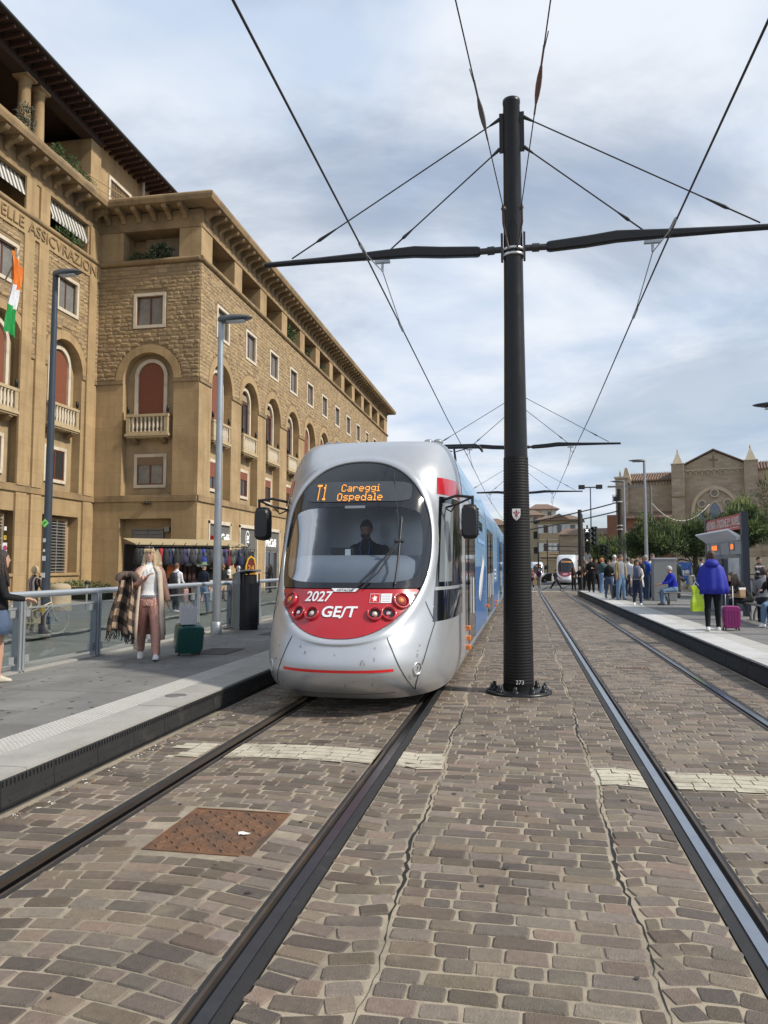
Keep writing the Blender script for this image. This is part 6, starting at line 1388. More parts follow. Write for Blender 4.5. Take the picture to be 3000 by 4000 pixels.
for cx,w_,h0,h1,zb in ((.0,.68,8.9,10.3,5.0),(-1.65,.5,8.5,9.2,5.0),(1.6,.5,8.5,9.2,5.0)):
    P=[(cx+x,z) for x,z in pointed(w_,h0,h1)]; q=MB(); q.add([(x,-.05,z) for x,z in P]+[(cx+w_,-.05,zb),(cx-w_,-.05,zb)],[tuple(range(len(P)+2))]); wo=q.build('lancet_window',m_stained,CH,fix=False); PB=[(cx+x,z) for x,z in pointed(w_+.18,h0,h1+.22)]; ring2(P,PB,-.12,.12).build('window_trim',m_chl,wo,fix=False)
for cx,cz,r in ((0,11.4,.36),(-1.5,10.1,.34),(1.5,10.15,.34)):
    q=MB(); q.lathe([(r,0),(r,.04)],20,T=TR((cx,-.04,cz),rx=PI/2)); ro_=q.build('rose_window',m_pane,CH); q=MB(); q.tube([(cx+(r+.1)*math.cos(a),-.08,cz+(r+.1)*math.sin(a)) for a in [2*PI*i/24 for i in range(25)]],.11,8,caps=False); q.build('rose_rim',m_chl,ro_)
    for k in range(6): a=PI*k/3+.3; q=MB(); q.tube([(cx+.17*math.cos(a)+.09*math.cos(b),-.10,cz+.17*math.sin(a)+.09*math.sin(b)) for b in [2*PI*i/10 for i in range(11)]],.018,5,caps=False); q.build('tracery',m_chl,ro_)
# nave to the left, corner turret, lower aisle, extension to the right
cb('nave_wall',m_ch,-10.6,-4.9,1.2,14,-1,13.4)
for s0,s1,e in ((-10.7,-4.9,13.4),(4.9,22,14.2)):
    q=MB(); q.prism([(.75,e),(.75,e+.12),(5,e+1.5),(9.5,e+.1)],'x',s0,s1); q.build('tiled_roof',m_roof,CH); n=int((s1-s0)/.33); til=MB().tube([(0,.72,e+.16),(0,4.9,e+1.56)],.085,6).mesh('tile_course',m_roof)
    for i in range(n): o=bpy.data.objects.new('tile_course',til); COL.objects.link(o); o.parent=CH; o.location=(s0+.2+i*.33,0,0)
for i in range(14): x=-10.1+i*.39; cb('eave_corbel',m_chl,x,x+.12,1.0,1.2,12.95,13.3)
cb('transept_wall',m_ch,4.9,22,1.0,14,-1,14.2)
cb('turret',m_ch,-12.1,-10.5,.6,3,-1,14.0); cb('turret_cap',m_chl,-12.25,-10.4,.45,3.1,13.9,14.15); q=MB(); q.prism([(-11.1,14.15),(-10.1,12.9),(-10.1,13.6),(-10.55,15.3),(-10.85,15.3)],'y',.7,1.6); q.build('turret_gable',m_chl,CH); q=MB(); q.tube([(-11.5,.8,14.1),(-11.5,.8,14.6),(-11.5,.8,15.1)],[.16,.13,.02],8); q.build('turret_finial',m_chl,CH)
cb('aisle_wall',m_brickr,-12.2,-4.9,-1.6,1.2,-1,8.6); q=MB(); q.prism([(-2.0,8.5),(1.2,9.4),(1.2,9.2),(-2.0,8.3)],'x',-10.6,-4.9); q.build('aisle_roof',m_roof,CH); cb('brick_pier',m_brickr,-12.9,-11.4,-1.8,1,-1,8.9); cb('brick_pier',m_brickr,-7.2,-6.4,-1.9,-1.6,-1,8.6)
cb('annex_wall',m_ch,-20,-12.9,2,10,-1,6.6); q=MB(); q.prism([(1.7,6.55),(6,7.6),(10,6.7)],'x',-20.2,-12.9); q.build('annex_roof',m_roof,CH)
cb('churchyard_wall',m_chl,-4,26,-6,-5.4,-1,3.3)
# ---- far houses
def house(label,x,y,rz,w_,d_,h,mat,cols,rows,roofh=1.6,eave=.8,shops=False,blinds=None):
    g=gz(y); t=thing('house',label,'house',(x,y,g-.2),rz); MB().box(-w_/2,w_/2,0,d_,0,h).build('wall',mat,t)
    q=MB(); e=eave; q.add([(-w_/2-e,-e,h),(w_/2+e,-e,h),(w_/2+e,d_+e,h),(-w_/2-e,d_+e,h),(-w_/4,d_*.5,h+roofh),(w_/4,d_*.5,h+roofh),(-w_/2-e,-e,h-.15),(w_/2+e,-e,h-.15),(w_/2+e,d_+e,h-.15),(-w_/2-e,d_+e,h-.15)],[(0,1,5,4),(1,2,5),(2,3,4,5),(3,0,4),(6,7,1,0),(7,8,2,1),(9,6,0,3),(6,7,8,9)]); q.build('roof',m_roof,t)
    for r in range(rows):
        for c in cols:
            z=h*(.12 if r==0 and rows>2 else .12)+ (h-.9)*r/rows+.5; ww=.95; hh=1.7
            wn=MB().box(c-ww/2-.14,c+ww/2+.14,-.07,0,z-.14,z+hh+.14).build('window',m_trav,t); MB().box(c-ww/2,c+ww/2,-.09,-.071,z,z+hh).build('pane',m_pane,wn)
            if blinds and r>0:
                for s in (-1,1): MB().box(*sorted((c+s*(ww/2+.16),c+s*(ww/2+1.15))),-.08,-.0,z-.1,z+hh+.1).build('open_shutter',blinds,wn)
    for r in range(1,rows): MB().box(-w_/2-.08,w_/2+.08,-.1,d_,h*r/rows-.1,h*r/rows+.05).build('string_course',m_trav,t)
    return t
m_cream=M('house_cream',(.50,.42,.28),.9,var=.1,vs=.5,world=True); m_ochre=M('house_ochre',(.36,.28,.17),.9,var=.12,vs=.5,world=True); m_pale=M('house_pale',(.55,.52,.45),.9,var=.08,vs=.5,world=True); m_wshut=M('shutter_white',(.55,.56,.54),.7,var=.05)
hx=house('three-storey cream corner house with white shutters behind the far tram',7.9,168,R(-6),8.6,9,13.0,m_ochre,(-2.9,0,2.8),3,1.3,.9,True,m_wshut)
MB().box(-.6,.5,-.12,-.05,3.4,4.3).build('shop_sign',M('shop_violet',(.10,.05,.35),.5,var=0,emit=(.3,.15,1),es=.4),hx); MB().box(2.5,3.5,-.12,-.05,3.4,4.4).build('shop_sign',M('shop_red',(.4,.03,.02),.5,var=0),hx); MB().box(-3.6,-2.6,-.12,-.05,3.0,4.3).build('shop_blind',M('blind_tan',(.45,.35,.2),.7),hx); MB().box(-4.3,4.3,-1.0,0,4.9,5.05).build('balcony_slab',m_trav,hx); q=MB(); q.prism([(-2.3,13.0),(2.3,13.0),(0,14.3)],'y',-.85,1); q.build('pediment',m_roof,hx)
house('pale yellow house with dark gable left of the cream corner house',1.6,176,R(4),5.6,10,14.6,m_cream,(-1.5,1.3),4,1.5,.7)
house('white house rising behind the pale yellow one',5.2,190,R(4),6,10,17.0,m_pale,(-1.2,1.4),4,1.6,.8)
house('brown house glimpsed between tram and mast',-7.5,178,R(4),8,10,12.5,m_ochre,(-2.2,1.8),3,1.8,.9)
house('ochre house closing the street behind the tram',-18,190,R(4),11,10,12,m_ochre,(-3,0,3),3,1.8,.9)
house('long low plain house behind the churchyard pines',44,118,R(-15),14,9,9,m_cream,(-4.5,-1.5,1.5,4.5),2,1.6,.6)
# ---- parked things
def car(label,x,y,rz,col,key):
    t=thing('parked_car',label,'car',(x,y,gz(y)-.05),rz,'cars in the background'); mt=M('car_'+key,col,.25,metal=.3,var=.03,coat=.8)
    prof=[(-2.05,.32),(-2.1,.6),(-2.0,.82),(-1.55,.92),(-1.0,1.38),(-.3,1.48),(.55,1.44),(1.1,.98),(1.75,.88),(2.08,.70),(2.1,.36)]
    q=MB(); q.loft([[(x_,yy*k if True else 0,z) if False else (x_,yy,.3+(z-.3)*k) for x_,z in prof]+[(2.0,yy,.2),(-1.95,yy,.2)] for yy,k in ((-.82,.93),(-.72,1.0),(.72,1.0),(.82,.93))],0,True); q.build('body',mt,t)
    q=MB(); q.prism([(-1.45,.93),(-.97,1.32),(-.3,1.41),(.5,1.37),(.98,.97)],'y',-.835,.835); q.build('side_glass',m_pane,t); q=MB(); q.add([(1.05,-.66,1.02),(1.05,.66,1.02),(.60,.6,1.42),(.60,-.6,1.42)],[(0,1,2,3)]); q.add([(-1.48,-.66,.96),(-1.48,.66,.96),(-1.03,.6,1.38),(-1.03,-.6,1.38)],[(0,1,2,3)],T=Matrix.Translation((-.02,0,.02))); q.build('windscreen',m_pane,t,fix=False)
    for a in (-1.3,1.3):
        for b in (-.78,.78): q=MB(); q.lathe([(.31,-.09),(.33,-.08),(.33,.08),(.31,.09)],18,T=TR((a,b,.33),rx=PI/2)); w_=q.build('wheel',m_tyre,t); q=MB(); q.lathe([(.18,-.095),(.18,.095)],12,T=TR((a,b,.33),rx=PI/2)); q.build('rim',m_galv,w_)
    for b in (-.6,.6): q=MB(); q.cbox((2.06,b,.66),(.08,.32,.13)); q.build('headlight',m_wht,t,bev=.03); q=MB(); q.cbox((-2.06,b,.70),(.08,.3,.14)); q.build('tail_light',m_dred,t,bev=.03)
    return t
car('dark grey car waiting behind the far tram',4.3,116,R(10),(.03,.035,.04),'dark'); car('white car parked by the pines at the right edge',15.6,43.5,R(5),(.6,.61,.62),'white'); car('maroon car parked at the right edge behind the shelter',14.2,36.5,R(8),(.14,.02,.03),'maroon'); car('small pale car parked beyond the scooters',12.6,52,R(-5),(.5,.52,.53),'pale')
def scooter(label,x,y,rz,col,key):
    t=thing('scooter',label,'scooter',(x,y,-.05 if x>12.5 or y>44.8 else ZR),rz,'scooters parked beyond the platform'); mt=M('scooter_'+key,col,.3,var=.04,coat=.6)
    for a in (-.62,.62): q=MB(); q.lathe([(.20,-.05),(.235,-.03),(.235,.03),(.20,.05)],16,T=TR((a,0,.235),rx=PI/2)); q.build('wheel',m_tyre,t)
    q=MB(); q.loft([[(-.95,-.08,.55),(-.95,.08,.55),(-.95,.06,.70),(-.95,-.06,.70)],[(-.7,-.17,.42),(-.7,.17,.42),(-.7,.14,.76),(-.7,-.14,.76)],[(-.2,-.18,.30),(-.2,.18,.30),(-.2,.13,.74),(-.2,-.13,.74)],[(-.05,-.16,.22),(-.05,.16,.22),(-.05,.12,.45),(-.05,-.12,.45)]],0,True); q.box(-.1,.4,-.17,.17,.22,.30); q.build('body',mt,t,bev=.02)
    q=MB(); q.loft([[(.34,-.22,.26),(.34,.22,.26),(.40,.2,.27),(.40,-.2,.27)],[(.42,-.22,.6),(.42,.22,.6),(.50,.18,.6),(.50,-.18,.6)],[(.30,-.15,.98),(.30,.15,.98),(.40,.12,1.0),(.40,-.12,1.0)]],0,True); q.build('leg_shield',mt,t); q=MB(); q.tube([(.62,0,.24),(.36,0,.95)],.04,8); q.build('fork',m_blackm,t)
    q=MB(); q.loft([[(-.92,-.1,.72),(-.92,.1,.72),(-.92,.08,.80),(-.92,-.08,.80)],[(-.5,-.15,.74),(-.5,.15,.74),(-.5,.13,.83),(-.5,-.13,.83)],[(-.08,-.10,.72),(-.08,.10,.72),(-.08,.08,.79),(-.08,-.08,.79)]],0,True); q.build('seat',m_blackm,t); q=MB(); q.tube([(.25,-.33,1.02),(.34,0,1.02),(.25,.33,1.02)],.022,6); q.build('handlebar',m_blackm,t)
    q=MB(); q.add([(.42,-.2,1.0),(.42,.2,1.0),(.30,.16,1.42),(.30,-.16,1.42)],[(0,1,2,3)]); q.build('windshield',glassmat('scooter_glass',(.7,.75,.78),1),t,fix=False); q=MB(); q.ball((.43,0,.92),(.06,.09,.07),8,6); q.build('headlamp',m_chrome,t)
    for b in (-.3,.3): q=MB(); q.tube([(.28,b,1.03),(.30,b*1.1,1.2)],.01,5); q.ball((.30,b*1.1,1.22),(.02,.06,.04),8,5); q.build('mirror',m_blackm,t)
scooter('cream scooter with tall screen right of the seated man',7.35,36.5,R(-60),(.5,.46,.36),'cream'); scooter('black and silver scooter beside the cream one',8.0,36.0,R(-70),(.02,.02,.022),'black'); scooter('white scooter parked behind the woman in the blue cape',9.0,38.5,R(-80),(.6,.6,.6),'white'); scooter('grey scooter half hidden by the shelter end',10.2,36,R(-95),(.2,.21,.22),'grey')
RK=thing('cargo_trike','tourist trike with blue poster board and black hoop behind the scooters','trike',(8.95,45.6,-.05),R(-10)); q=MB(); q.tube([(-.62,0,.3),(-.66,0,1.5),(-.5,0,2.0),(0,0,2.12),(.5,0,2.0),(.66,0,1.5),(.62,0,.3)],.05,8); q.build('hoop',m_blackm,RK); MB().box(-.5,.5,-.06,-.02,.7,1.95).build('poster_board',M('poster_blue',(.05,.14,.42),.5,var=.5,vs=3),RK)
for x0,x1,z0,z1 in ((-.4,-.05,1.45,1.8),(.05,.42,1.2,1.5),(-.38,.0,.9,1.25)): MB().box(x0,x1,-.07,-.06,z0,z1).build('poster_patch',m_wht,RK)
for x in (-.6,.6): q=MB(); q.lathe([(.26,-.04),(.28,0),(.26,.04)],16,T=TR((x,0,.28),ry=PI/2)); q.build('wheel',m_tyre,RK)
MB().box(-.5,.5,0,1.2,.4,.75).build('seat_box',M('trike_yellow',(.4,.3,.05),.5),RK,bev=.04)
# ================================================================ people
def cloth(key,col,rough=.85,bump=.55,bs=9,var=.10,**k): return M('cloth_'+key,col,rough,var=var,vs=5,bump=bump,bs=bs,spec=.25,**k)
def skin(k=0): return M('skin%d'%k,((.50,.30,.21),(.42,.23,.15),(.36,.19,.12))[k],.55,var=.08,vs=9,spec=.35)
m_eye=M('eye_dark',(.02,.014,.012),.3,var=0); m_lip=M('lip',(.30,.10,.09),.5,var=0); m_swht=M('shoe_white',(.70,.70,.70),.6,var=.06); m_sblk=M('shoe_black',(.015,.015,.016),.5,var=.1)
def Rx(v,a): return Matrix.Rotation(a,3,'X')@v
def hand(mb,w_,d,s,mi,curl=.5,sc=1.0):
    """palm with four unequal fingers and a thumb; w_ wrist, d direction along the hand, s=+1 left hand"""
    d=Vector(d).normalized(); side=Vector((0,-1,0))-d*Vector((0,-1,0)).dot(d)
    if side.length<.2: side=Vector((1,0,0))-d*d.x
    side.normalize(); nrm=d.cross(side)*s*-1; w_=Vector(w_); L=.085*sc
    rg=[]
    for u,hw,ht in ((-.02,.022,.018),(.02,.03,.016),(.06,.037,.014),(.088,.036,.012)):
        c=w_+d*u*sc; rg.append([c+side*hw*sc*math.cos(a)+nrm*ht*sc*math.sin(a) for a in [2*PI*i/8 for i in range(8)]])
    mb.loft(rg,mi,True)
    for k,(o,l) in enumerate(((.028,.068),(.010,.078),(-.009,.072),(-.027,.056))):
        p=w_+d*.082*sc+side*o*sc; dd=(d+nrm*curl*.5).normalized(); q=p+dd*l*.5*sc; d2=(d+nrm*curl*1.6).normalized(); r=q+d2*l*.5*sc
        mb.tube([p,q,r],[.0092*sc,.0085*sc,.006*sc],6,mi)
    p=w_+d*.02*sc+side*.028*sc; q=p+(d*.6+side*.7+nrm*.3).normalized()*.04*sc; r=q+(d+side*.1+nrm*.4).normalized()*.032*sc
    mb.tube([p,q,r],[.0115*sc,.010*sc,.007*sc],6,mi)
def person(label,loc,face=0,h=1.72,top='black',topc=(.02,.02,.022),sleeve=2,bot=(.05,.08,.16),botk='jeans',shoe=None,sk=0,hair=(.03,.02,.014),hairk='short',legs=((12,5,3),(-10,12,3)),arms=((5,8,15,0),(-5,8,15,0)),lean=0,fit=1.0,voxel=.02,sit=None,head=(0,0),bare=0,female=False,belly=0,group=None,name='person',curl=.5,topmat=None,botmat=None,facekit=True):
    t=thing(name,label,'person',loc,R(face),group); K=h/1.75
    mt=topmat or cloth(top,topc); mbm=botmat or cloth(botk,bot); ms=skin(sk); msh=shoe or m_sblk
    tm=[ms,mt,mbm,msh,m_eye,m_lip,M('eye_white',(.6,.58,.55),.4,var=0)]
    mb=MB(); bones=[]                               # bone: a,b,ra,rb,class
    def bone(a,b,ra,rb,c): bones.append((Vector(a),Vector(b),ra,rb,c))
    ln=R(lean); hipz=.93
    def tors(p): v=Vector(p)-Vector((0,0,hipz)); v=Rx(v,ln); return v+Vector((0,0,hipz))   # lean forward = -Y
    hw=.168 if female else .165; wa=.125 if female else .150; sh=.165 if female else .188
    T_=[(.82,hw*.88,.115),(.90,hw,.128),(.97,hw*.97,.125+belly*.5),(1.07,wa*1.02,.108+belly),(1.18,wa*1.08,.11+belly*.7),(1.30,sh*.97,.128 if female else .122),(1.39,sh,.112),(1.445,sh*.78,.09),(1.485,.075,.068),(1.53,.056,.060)]
    rings=[[tors((rx*math.copysign(abs(math.cos(a))**.85,math.cos(a)),ry*math.copysign(abs(math.sin(a))**.85,math.sin(a)),z)) for a in [2*PI*i/18 for i in range(18)]] for z,rx,ry in T_]
    mb.loft(rings,0,True)
    bone(tors((0,0,.86)),tors((0,0,.93)),.15,.15,2); bone(tors((0,0,1.0)),tors((0,0,1.40)),.14,.15,1); bone(tors((-.14,0,1.38)),tors((.14,0,1.38)),.08,.08,1); bone(tors((0,0,1.475)),tors((0,0,1.56)),.06,.06,0)
    # head
    hc=tors((0,-.012,1.645)); hy,hp=R(head[0]),R(head[1]); HM=Matrix.Translation(hc)@Matrix.Rotation(hy,4,'Z')@Matrix.Rotation(hp,4,'X')
    HR=[(-.118,.030,.030,-.045),(-.105,.046,.052,-.030),(-.075,.060,.075,-.014),(-.03,.070,.088,-.004),(.02,.074,.095,.002),(.06,.072,.092,.006),(.095,.056,.072,.010),(.118,.026,.036,.012)]
    mb.loft([[HM@Vector((rx*math.cos(a),cy+ry*math.sin(a),z)) for a in [2*PI*i/16 for i in range(16)]] for z,rx,ry,cy in HR],0,True)
    mb.loft([[HM@Vector((w_*math.cos(a),-.085-d+.0,z+hh*math.sin(a))) for a in [2*PI*i/6 for i in range(6)]] for w_,hh,z,d in ((.018,.03,.0,-.02),(.014,.022,-.008,.012),(.008,.010,-.016,.024))],0,True)
    for s in (-1,1): mb.loft([[HM@Vector((s*(.070+d),.012+.018*math.cos(a)*k,-.004+.030*math.sin(a)*k)) for a in [2*PI*i/8 for i in range(8)]] for d,k in ((-.01,.9),(.010,1.0),(.016,.7))],0,True)
    bone(HM@Vector((0,0,-.08)),HM@Vector((0,0,.08)),.08,.08,0)
    # legs
    low=9; feet=[]
    for i,(s,(th,kn,sp)) in enumerate(zip((1,-1),legs)):
        hp_=Vector((s*.085,0,.90)); d1=Matrix.Rotation(R(sp)*s*-1,3,'Y')@Rx(Vector((0,0,-1)),-R(th)); kp=hp_+d1*.43
        d2=Matrix.Rotation(R(sp)*s*-.6,3,'Y')@Rx(Vector((0,0,-1)),-R(th-kn)); ap=kp+d2*.41
        feet.append((s,hp_,kp,ap,th-kn)); low=min(low,ap.z-.085)
    dz=-low if sit is None else 0
    f=fit
    for s,hp_,kp,ap,fa in feet:
        c=0 if bare>=2 else 2; c2=0 if bare>=1 else 2; g=f if not bare else .92
        mb.tube([hp_+Vector((0,0,.06)),hp_.lerp(kp,.25),hp_.lerp(kp,.65),kp,kp.lerp(ap,.3),kp.lerp(ap,.7),ap],[.098*g,.093*g,.078*g,.066*g,.066*g,.056*g,.050*g*(1.0 if g<1.15 else 1.1)],12)
        bone(hp_,kp,.09*g,.066*g,c); bone(kp,ap+Vector((0,0,.0)),.066*g,.05*g,c2)
        tilt=R(max(min(fa,35),-40)) if sit is None else 0
        def ft(p): return ap+Rx(Vector(p),-tilt*.8)
        mb.loft([[ft((x_*w_,y_,z_)) for x_,z_ in ((-1,-.085),(1,-.085),(1.0,-.05),(.6,zt),(-.6,zt),(-1.0,-.05))] for y_,w_,zt in ((.07,.030,-.02),(.04,.042,.015),(-.02,.045,.02),(-.09,.048,-.015),(-.15,.046,-.035),(-.19,.028,-.05))],0,True)
        bone(ft((0,.05,-.055)),ft((0,-.17,-.06)),.055,.05,3)
    # arms
    hnd=[]
    for s,A in zip((1,-1),arms):
        fw,out,el,tw=A; sp_=tors((s*(sh-.015),0,1.405)); d1=Matrix.Rotation(-s*R(out),3,'Y')@Rx(Vector((0,0,-1)),-R(fw)); ep=sp_+d1*.285
        d2=Matrix.Rotation(-s*R(out),3,'Y')@Rx(Vector((0,0,-1)),-R(fw+el)); d2=Matrix.Rotation(-s*R(tw),3,'Z')@d2; wp_=ep+d2*.25
        g=1.12 if sleeve>=2 else 1.0
        mb.tube([sp_+Vector((-s*.03,0,.0)),sp_+d1*.04,ep.lerp(sp_,.4),ep,ep.lerp(wp_,.5),wp_],[.052*g,.056*g,.047*g,.041*g,.037*g,.028*g],10)
        bone(sp_,ep,.052,.042,1 if sleeve>=1 else 0); bone(ep,wp_,.04,.03,1 if sleeve>=2 else 0); hnd.append((wp_,d2,s))
    # continuous skin
    raw=mb.mesh('raw',ms); o=bpy.data.objects.new('raw',raw); COL.objects.link(o); r=o.modifiers.new('r','REMESH'); r.mode='VOXEL'; r.voxel_size=voxel; r.use_smooth_shade=True; sm=o.modifiers.new('s','SMOOTH'); sm.factor=.5; sm.iterations=2
    dg=bpy.context.evaluated_depsgraph_get(); me=bpy.data.meshes.new_from_object(o.evaluated_get(dg)); bpy.data.objects.remove(o); bpy.data.meshes.remove(raw)
    n=len(me.vertices); V=np.empty(n*3); me.vertices.foreach_get('co',V); V=V.reshape(-1,3)
    P=np.empty(len(me.polygons)*3); me.polygons.foreach_get('center',P); P=P.reshape(-1,3); best=np.full(len(P),1e9); cls=np.zeros(len(P),int)
    for a,b,ra,rb,c in bones:
        a_=np.array(a); ab=np.array(b)-a_; u=np.clip(((P-a_)@ab)/max(ab@ab,1e-9),0,1); dd=np.linalg.norm(P-(a_+u[:,None]*ab),axis=1)-(ra+(rb-ra)*u); q=dd<best; best[q]=dd[q]; cls[q]=c
    F=[tuple(p.vertices) for p in me.polygons]; bpy.data.meshes.remove(me)
    fin=MB(); fin.v=[tuple(v) for v in V]; fin.f=F; fin.m=[int(c) for c in cls]; fin.s=[True]*len(F)
    for wp_,d2,s in hnd: hand(fin,wp_,d2,s,0,curl)
    if facekit:
        for s in (-1,1):
            fin.ball((s*.031,-.081,.012),(.013,.010,.007),8,5,6,T=HM); fin.ball((s*.031,-.088,.012),(.0065,.006,.006),6,4,4,T=HM); fin.ball((s*.032,-.086,.034),(.019,.006,.004),6,4,4,T=HM)
        fin.ball((0,-.083,-.062),(.024,.010,.006),8,4,5,T=HM)
    zoff=dz if sit is None else sit-.82
    fin.v=[(x*K,y*K,(z+zoff)*K if sit is None else z*K+(sit-.82*K)) for x,y,z in fin.v]
    body=fin.build('body',tm,t,fix=False)
    S_=Matrix.Translation((0,0,(dz*K) if sit is None else sit-.82*K))@Matrix.Scale(K,4)
    t_info=dict(HM=S_@HM,S=S_,tors=tors,hands=[S_@h_[0] for h_ in hnd],handd=[h_[1] for h_ in hnd],K=K,thing=t,feet=feet,dz=dz)
    if hairk: add_hair(t,S_@HM,hair,hairk)
    return t_info
def add_hair(t,HM,col,kind):
    m=M('hair_%02x%02x%02x'%tuple(int(c*255) for c in col),col,.5,var=.25,vs=14,bump=.6,bs=60,spec=.4); mb=MB(); nu,nv=22,16
    def keep(x,y,z):
        if kind=='short': lim=.035 if y<-.02 else (-.05 if y>.02 else .0)
        elif kind in('bob','long','curly'): lim=.050 if y<-.045 else -.13
        elif kind=='bun': lim=.035 if y<-.02 else -.07
        else: lim=.03 if y<-.02 else -.04
        return z>lim
    r=(.086,.108,.122) if kind!='curly' else (.112,.125,.135)
    vs=[];ok=[]
    for i in range(nv+1):
        a=-PI/2+PI*i/nv
        for k in range(nu):
            b=2*PI*k/nu; q=1+ (rnd.uniform(-.05,.05) if kind=='curly' else rnd.uniform(-.015,.015)); x,y,z=r[0]*max(math.cos(a),.02)*math.cos(b)*q,.012+r[1]*max(math.cos(a),.02)*math.sin(b)*q,.012+r[2]*math.sin(a)*q
            if z<-.03 and kind in ('bob','long','curly'): x*=1.05; 
            vs.append(HM@Vector((x,y,z))); ok.append(keep(x,y-.0,z))
    fs=[]
    for i in range(nv):
        for k in range(nu):
            f=(i*nu+k,i*nu+(k+1)%nu,(i+1)*nu+(k+1)%nu,(i+1)*nu+k)
            if sum(ok[j] for j in f)>=3: fs.append(f)
    mb.add(vs,fs,0,True)
    if kind=='bun': mb.ball((0,.125,.05),(.045,.045,.045),10,7,0,T=HM)
    if kind=='long':
        for s in (-1,1):
            for k in range(5): x0=s*(.045+.010*k); mb.tube([HM@Vector((x0*.9,-.02+.028*k,.07)),HM@Vector((x0*1.25+s*.012,-.030+.030*k,-.03)),HM@Vector((x0*1.35+s*.02,-.045+.036*k,-.14)),HM@Vector((x0*1.3+s*.03,-.075+.045*k,-.26)),HM@Vector((x0*1.2+s*.03,-.10+.045*k,-.37-.02*(k%3)))],[.022,.026,.026,.022,.006],7)
        mb.loft([[HM@Vector((w_*math.cos(a),.055+d*math.sin(a)+.012,z)) for a in [2*PI*i/12 for i in range(12)]] for z,w_,d in ((.05,.07,.05),(-.06,.085,.05),(-.18,.10,.045),(-.32,.09,.03))],0,True)
    mb.build('hair',m,t,fix=True)
def shell(t,nm,mat,S_,levels,a0,a1,n=20,wave=0,ph=0,T=None):
    """open garment: levels (z,rx,ry,cx,cy); wraps from angle a0 to a1 (270deg is the front)"""
    rg=[]
    for li,(z,rx,ry,cx,cy) in enumerate(levels):
        row=[]
        for i in range(n+1):
            a=R(a0+(a1-a0)*i/n); q=1+wave*math.sin(a*(5 if wave<.1 else 9)+ph+li*.25)*(li/len(levels))
            p=Vector((cx+rx*q*math.cos(a),cy+ry*q*math.sin(a),z)); row.append(S_@(T@p if T else p))
        rg.append(row)
    mb=MB(); mb.loft(rg,0,True,False,False); o=mb.build(nm,mat,t,fix=False); sd=o.modifiers.new('thick','SOLIDIFY'); sd.thickness=.012; return o
def suitcase(label,loc,rz,col,key,h=.62,w_=.40,d=.24,tilt=0,handle=.35,group=None):
    t=thing('suitcase',label,'suitcase',loc,rz,group); T=Matrix.Rotation(tilt,4,'X'); mt=M('shell_'+key,col,.3,var=.05,coat=.4)
    mb=MB(); rg=[]
    for y,k in ((-d/2,.92),(-d/2+.03,1.0),(d/2-.03,1.0),(d/2,.92)):
        rg.append([T@Vector((w_/2*k*math.copysign(abs(math.cos(a))**.35,math.cos(a)),y,.05+h/2+h/2*k*math.copysign(abs(math.sin(a))**.3,math.sin(a)))) for a in [2*PI*i/28+.056 for i in range(28)]])
    mb.loft(rg,0,True); mb.build('shell',mt,t)
    for i in range(5):
        mb=MB(); x=-w_*.34+i*w_*.17; mb.box(x-.012,x+.012,-d/2-.008,-d/2+.01,.12,h-.04,T=T); mb.build('shell_rib',mt,t,bev=.004)
    mb=MB(); mb.tube([T@Vector((-w_*.22,d/2-.05,.05+h)),T@Vector((-w_*.22,d/2-.05,.05+h+handle)),T@Vector((w_*.22,d/2-.05,.05+h+handle)),T@Vector((w_*.22,d/2-.05,.05+h))],.011,6); mb.build('pull_handle',m_galv,t)
    for a in (-1,1):
        for b in (-1,1): mb=MB(); mb.lathe([(.026,-.012),(.028,0),(.026,.012)],10,T=T@TR((a*w_*.38,b*d*.36,.028),ry=PI/2)); mb.build('castor',m_sblk,t)
    mb=MB(); mb.box(-w_/2*.985,w_/2*.985,-.008,.008,.045,h+.055,T=T); 
    return t
# ---------------- the woman with the plaid scarf
m_seq=M('rose_sequin',(.60,.33,.27),.28,metal=.7,var=.22,vs=30,bump=1.0,bs=55); m_seqc=M('rose_coat',(.52,.30,.245),.42,metal=.45,var=.22,vs=30,bump=1.0,bs=50)
LX,LY=-5.80,11.02
I=person('blonde woman in rose-gold sequin trousers and coat walking with a green suitcase',(LX,LY,.24),26,1.73,'white_blouse',(.72,.72,.72),0,(.5,.3,.25),'seq',m_swht,0,(.52,.40,.24),'long',((14,6,3),(-16,8,4)),((-6,14,6,-5),(28,12,95,40)),-2,1.22,.012,head=(-14,3),female=True,botmat=m_seq)
t=I['thing']; S_=I['S']
# coat: body of the coat, two sleeves, cream lapels
shell(t,'coat',m_seqc,S_,[(1.47,.115,.09,0,.025),(1.42,.195,.115,0,.015),(1.30,.205,.135,0,.01),(1.10,.195,.14,0,.015),(.90,.215,.16,0,.02),(.70,.225,.175,0,.03),(.50,.235,.19,0,.035),(.36,.24,.20,0,.04)],-38,218,26,.05)
mb=MB(); 
for s,(fw,out,el,tw),r0 in ((1,(-6,14,6,-5),1),(-1,(28,12,95,40),1)):
    sp_=Vector((s*.155,0,1.405)); d1=Matrix.Rotation(-s*R(out),3,'Y')@Rx(Vector((0,0,-1)),-R(fw)); ep=sp_+d1*.285; d2=Matrix.Rotation(-s*R(out),3,'Y')@Rx(Vector((0,0,-1)),-R(fw+el)); d2=Matrix.Rotation(-s*R(tw),3,'Z')@d2; wp_=ep+d2*.22
    q=MB(); q.tube([S_@p for p in (sp_+Vector((-s*.05,0,.02)),sp_+d1*.05,sp_.lerp(ep,.6),ep,ep.lerp(wp_,.5),wp_)],[.058,.068,.062,.058,.053,.05],12); q.build('coat_sleeve',m_seqc,t)
m_crm=cloth('cream_lining',(.60,.50,.40))
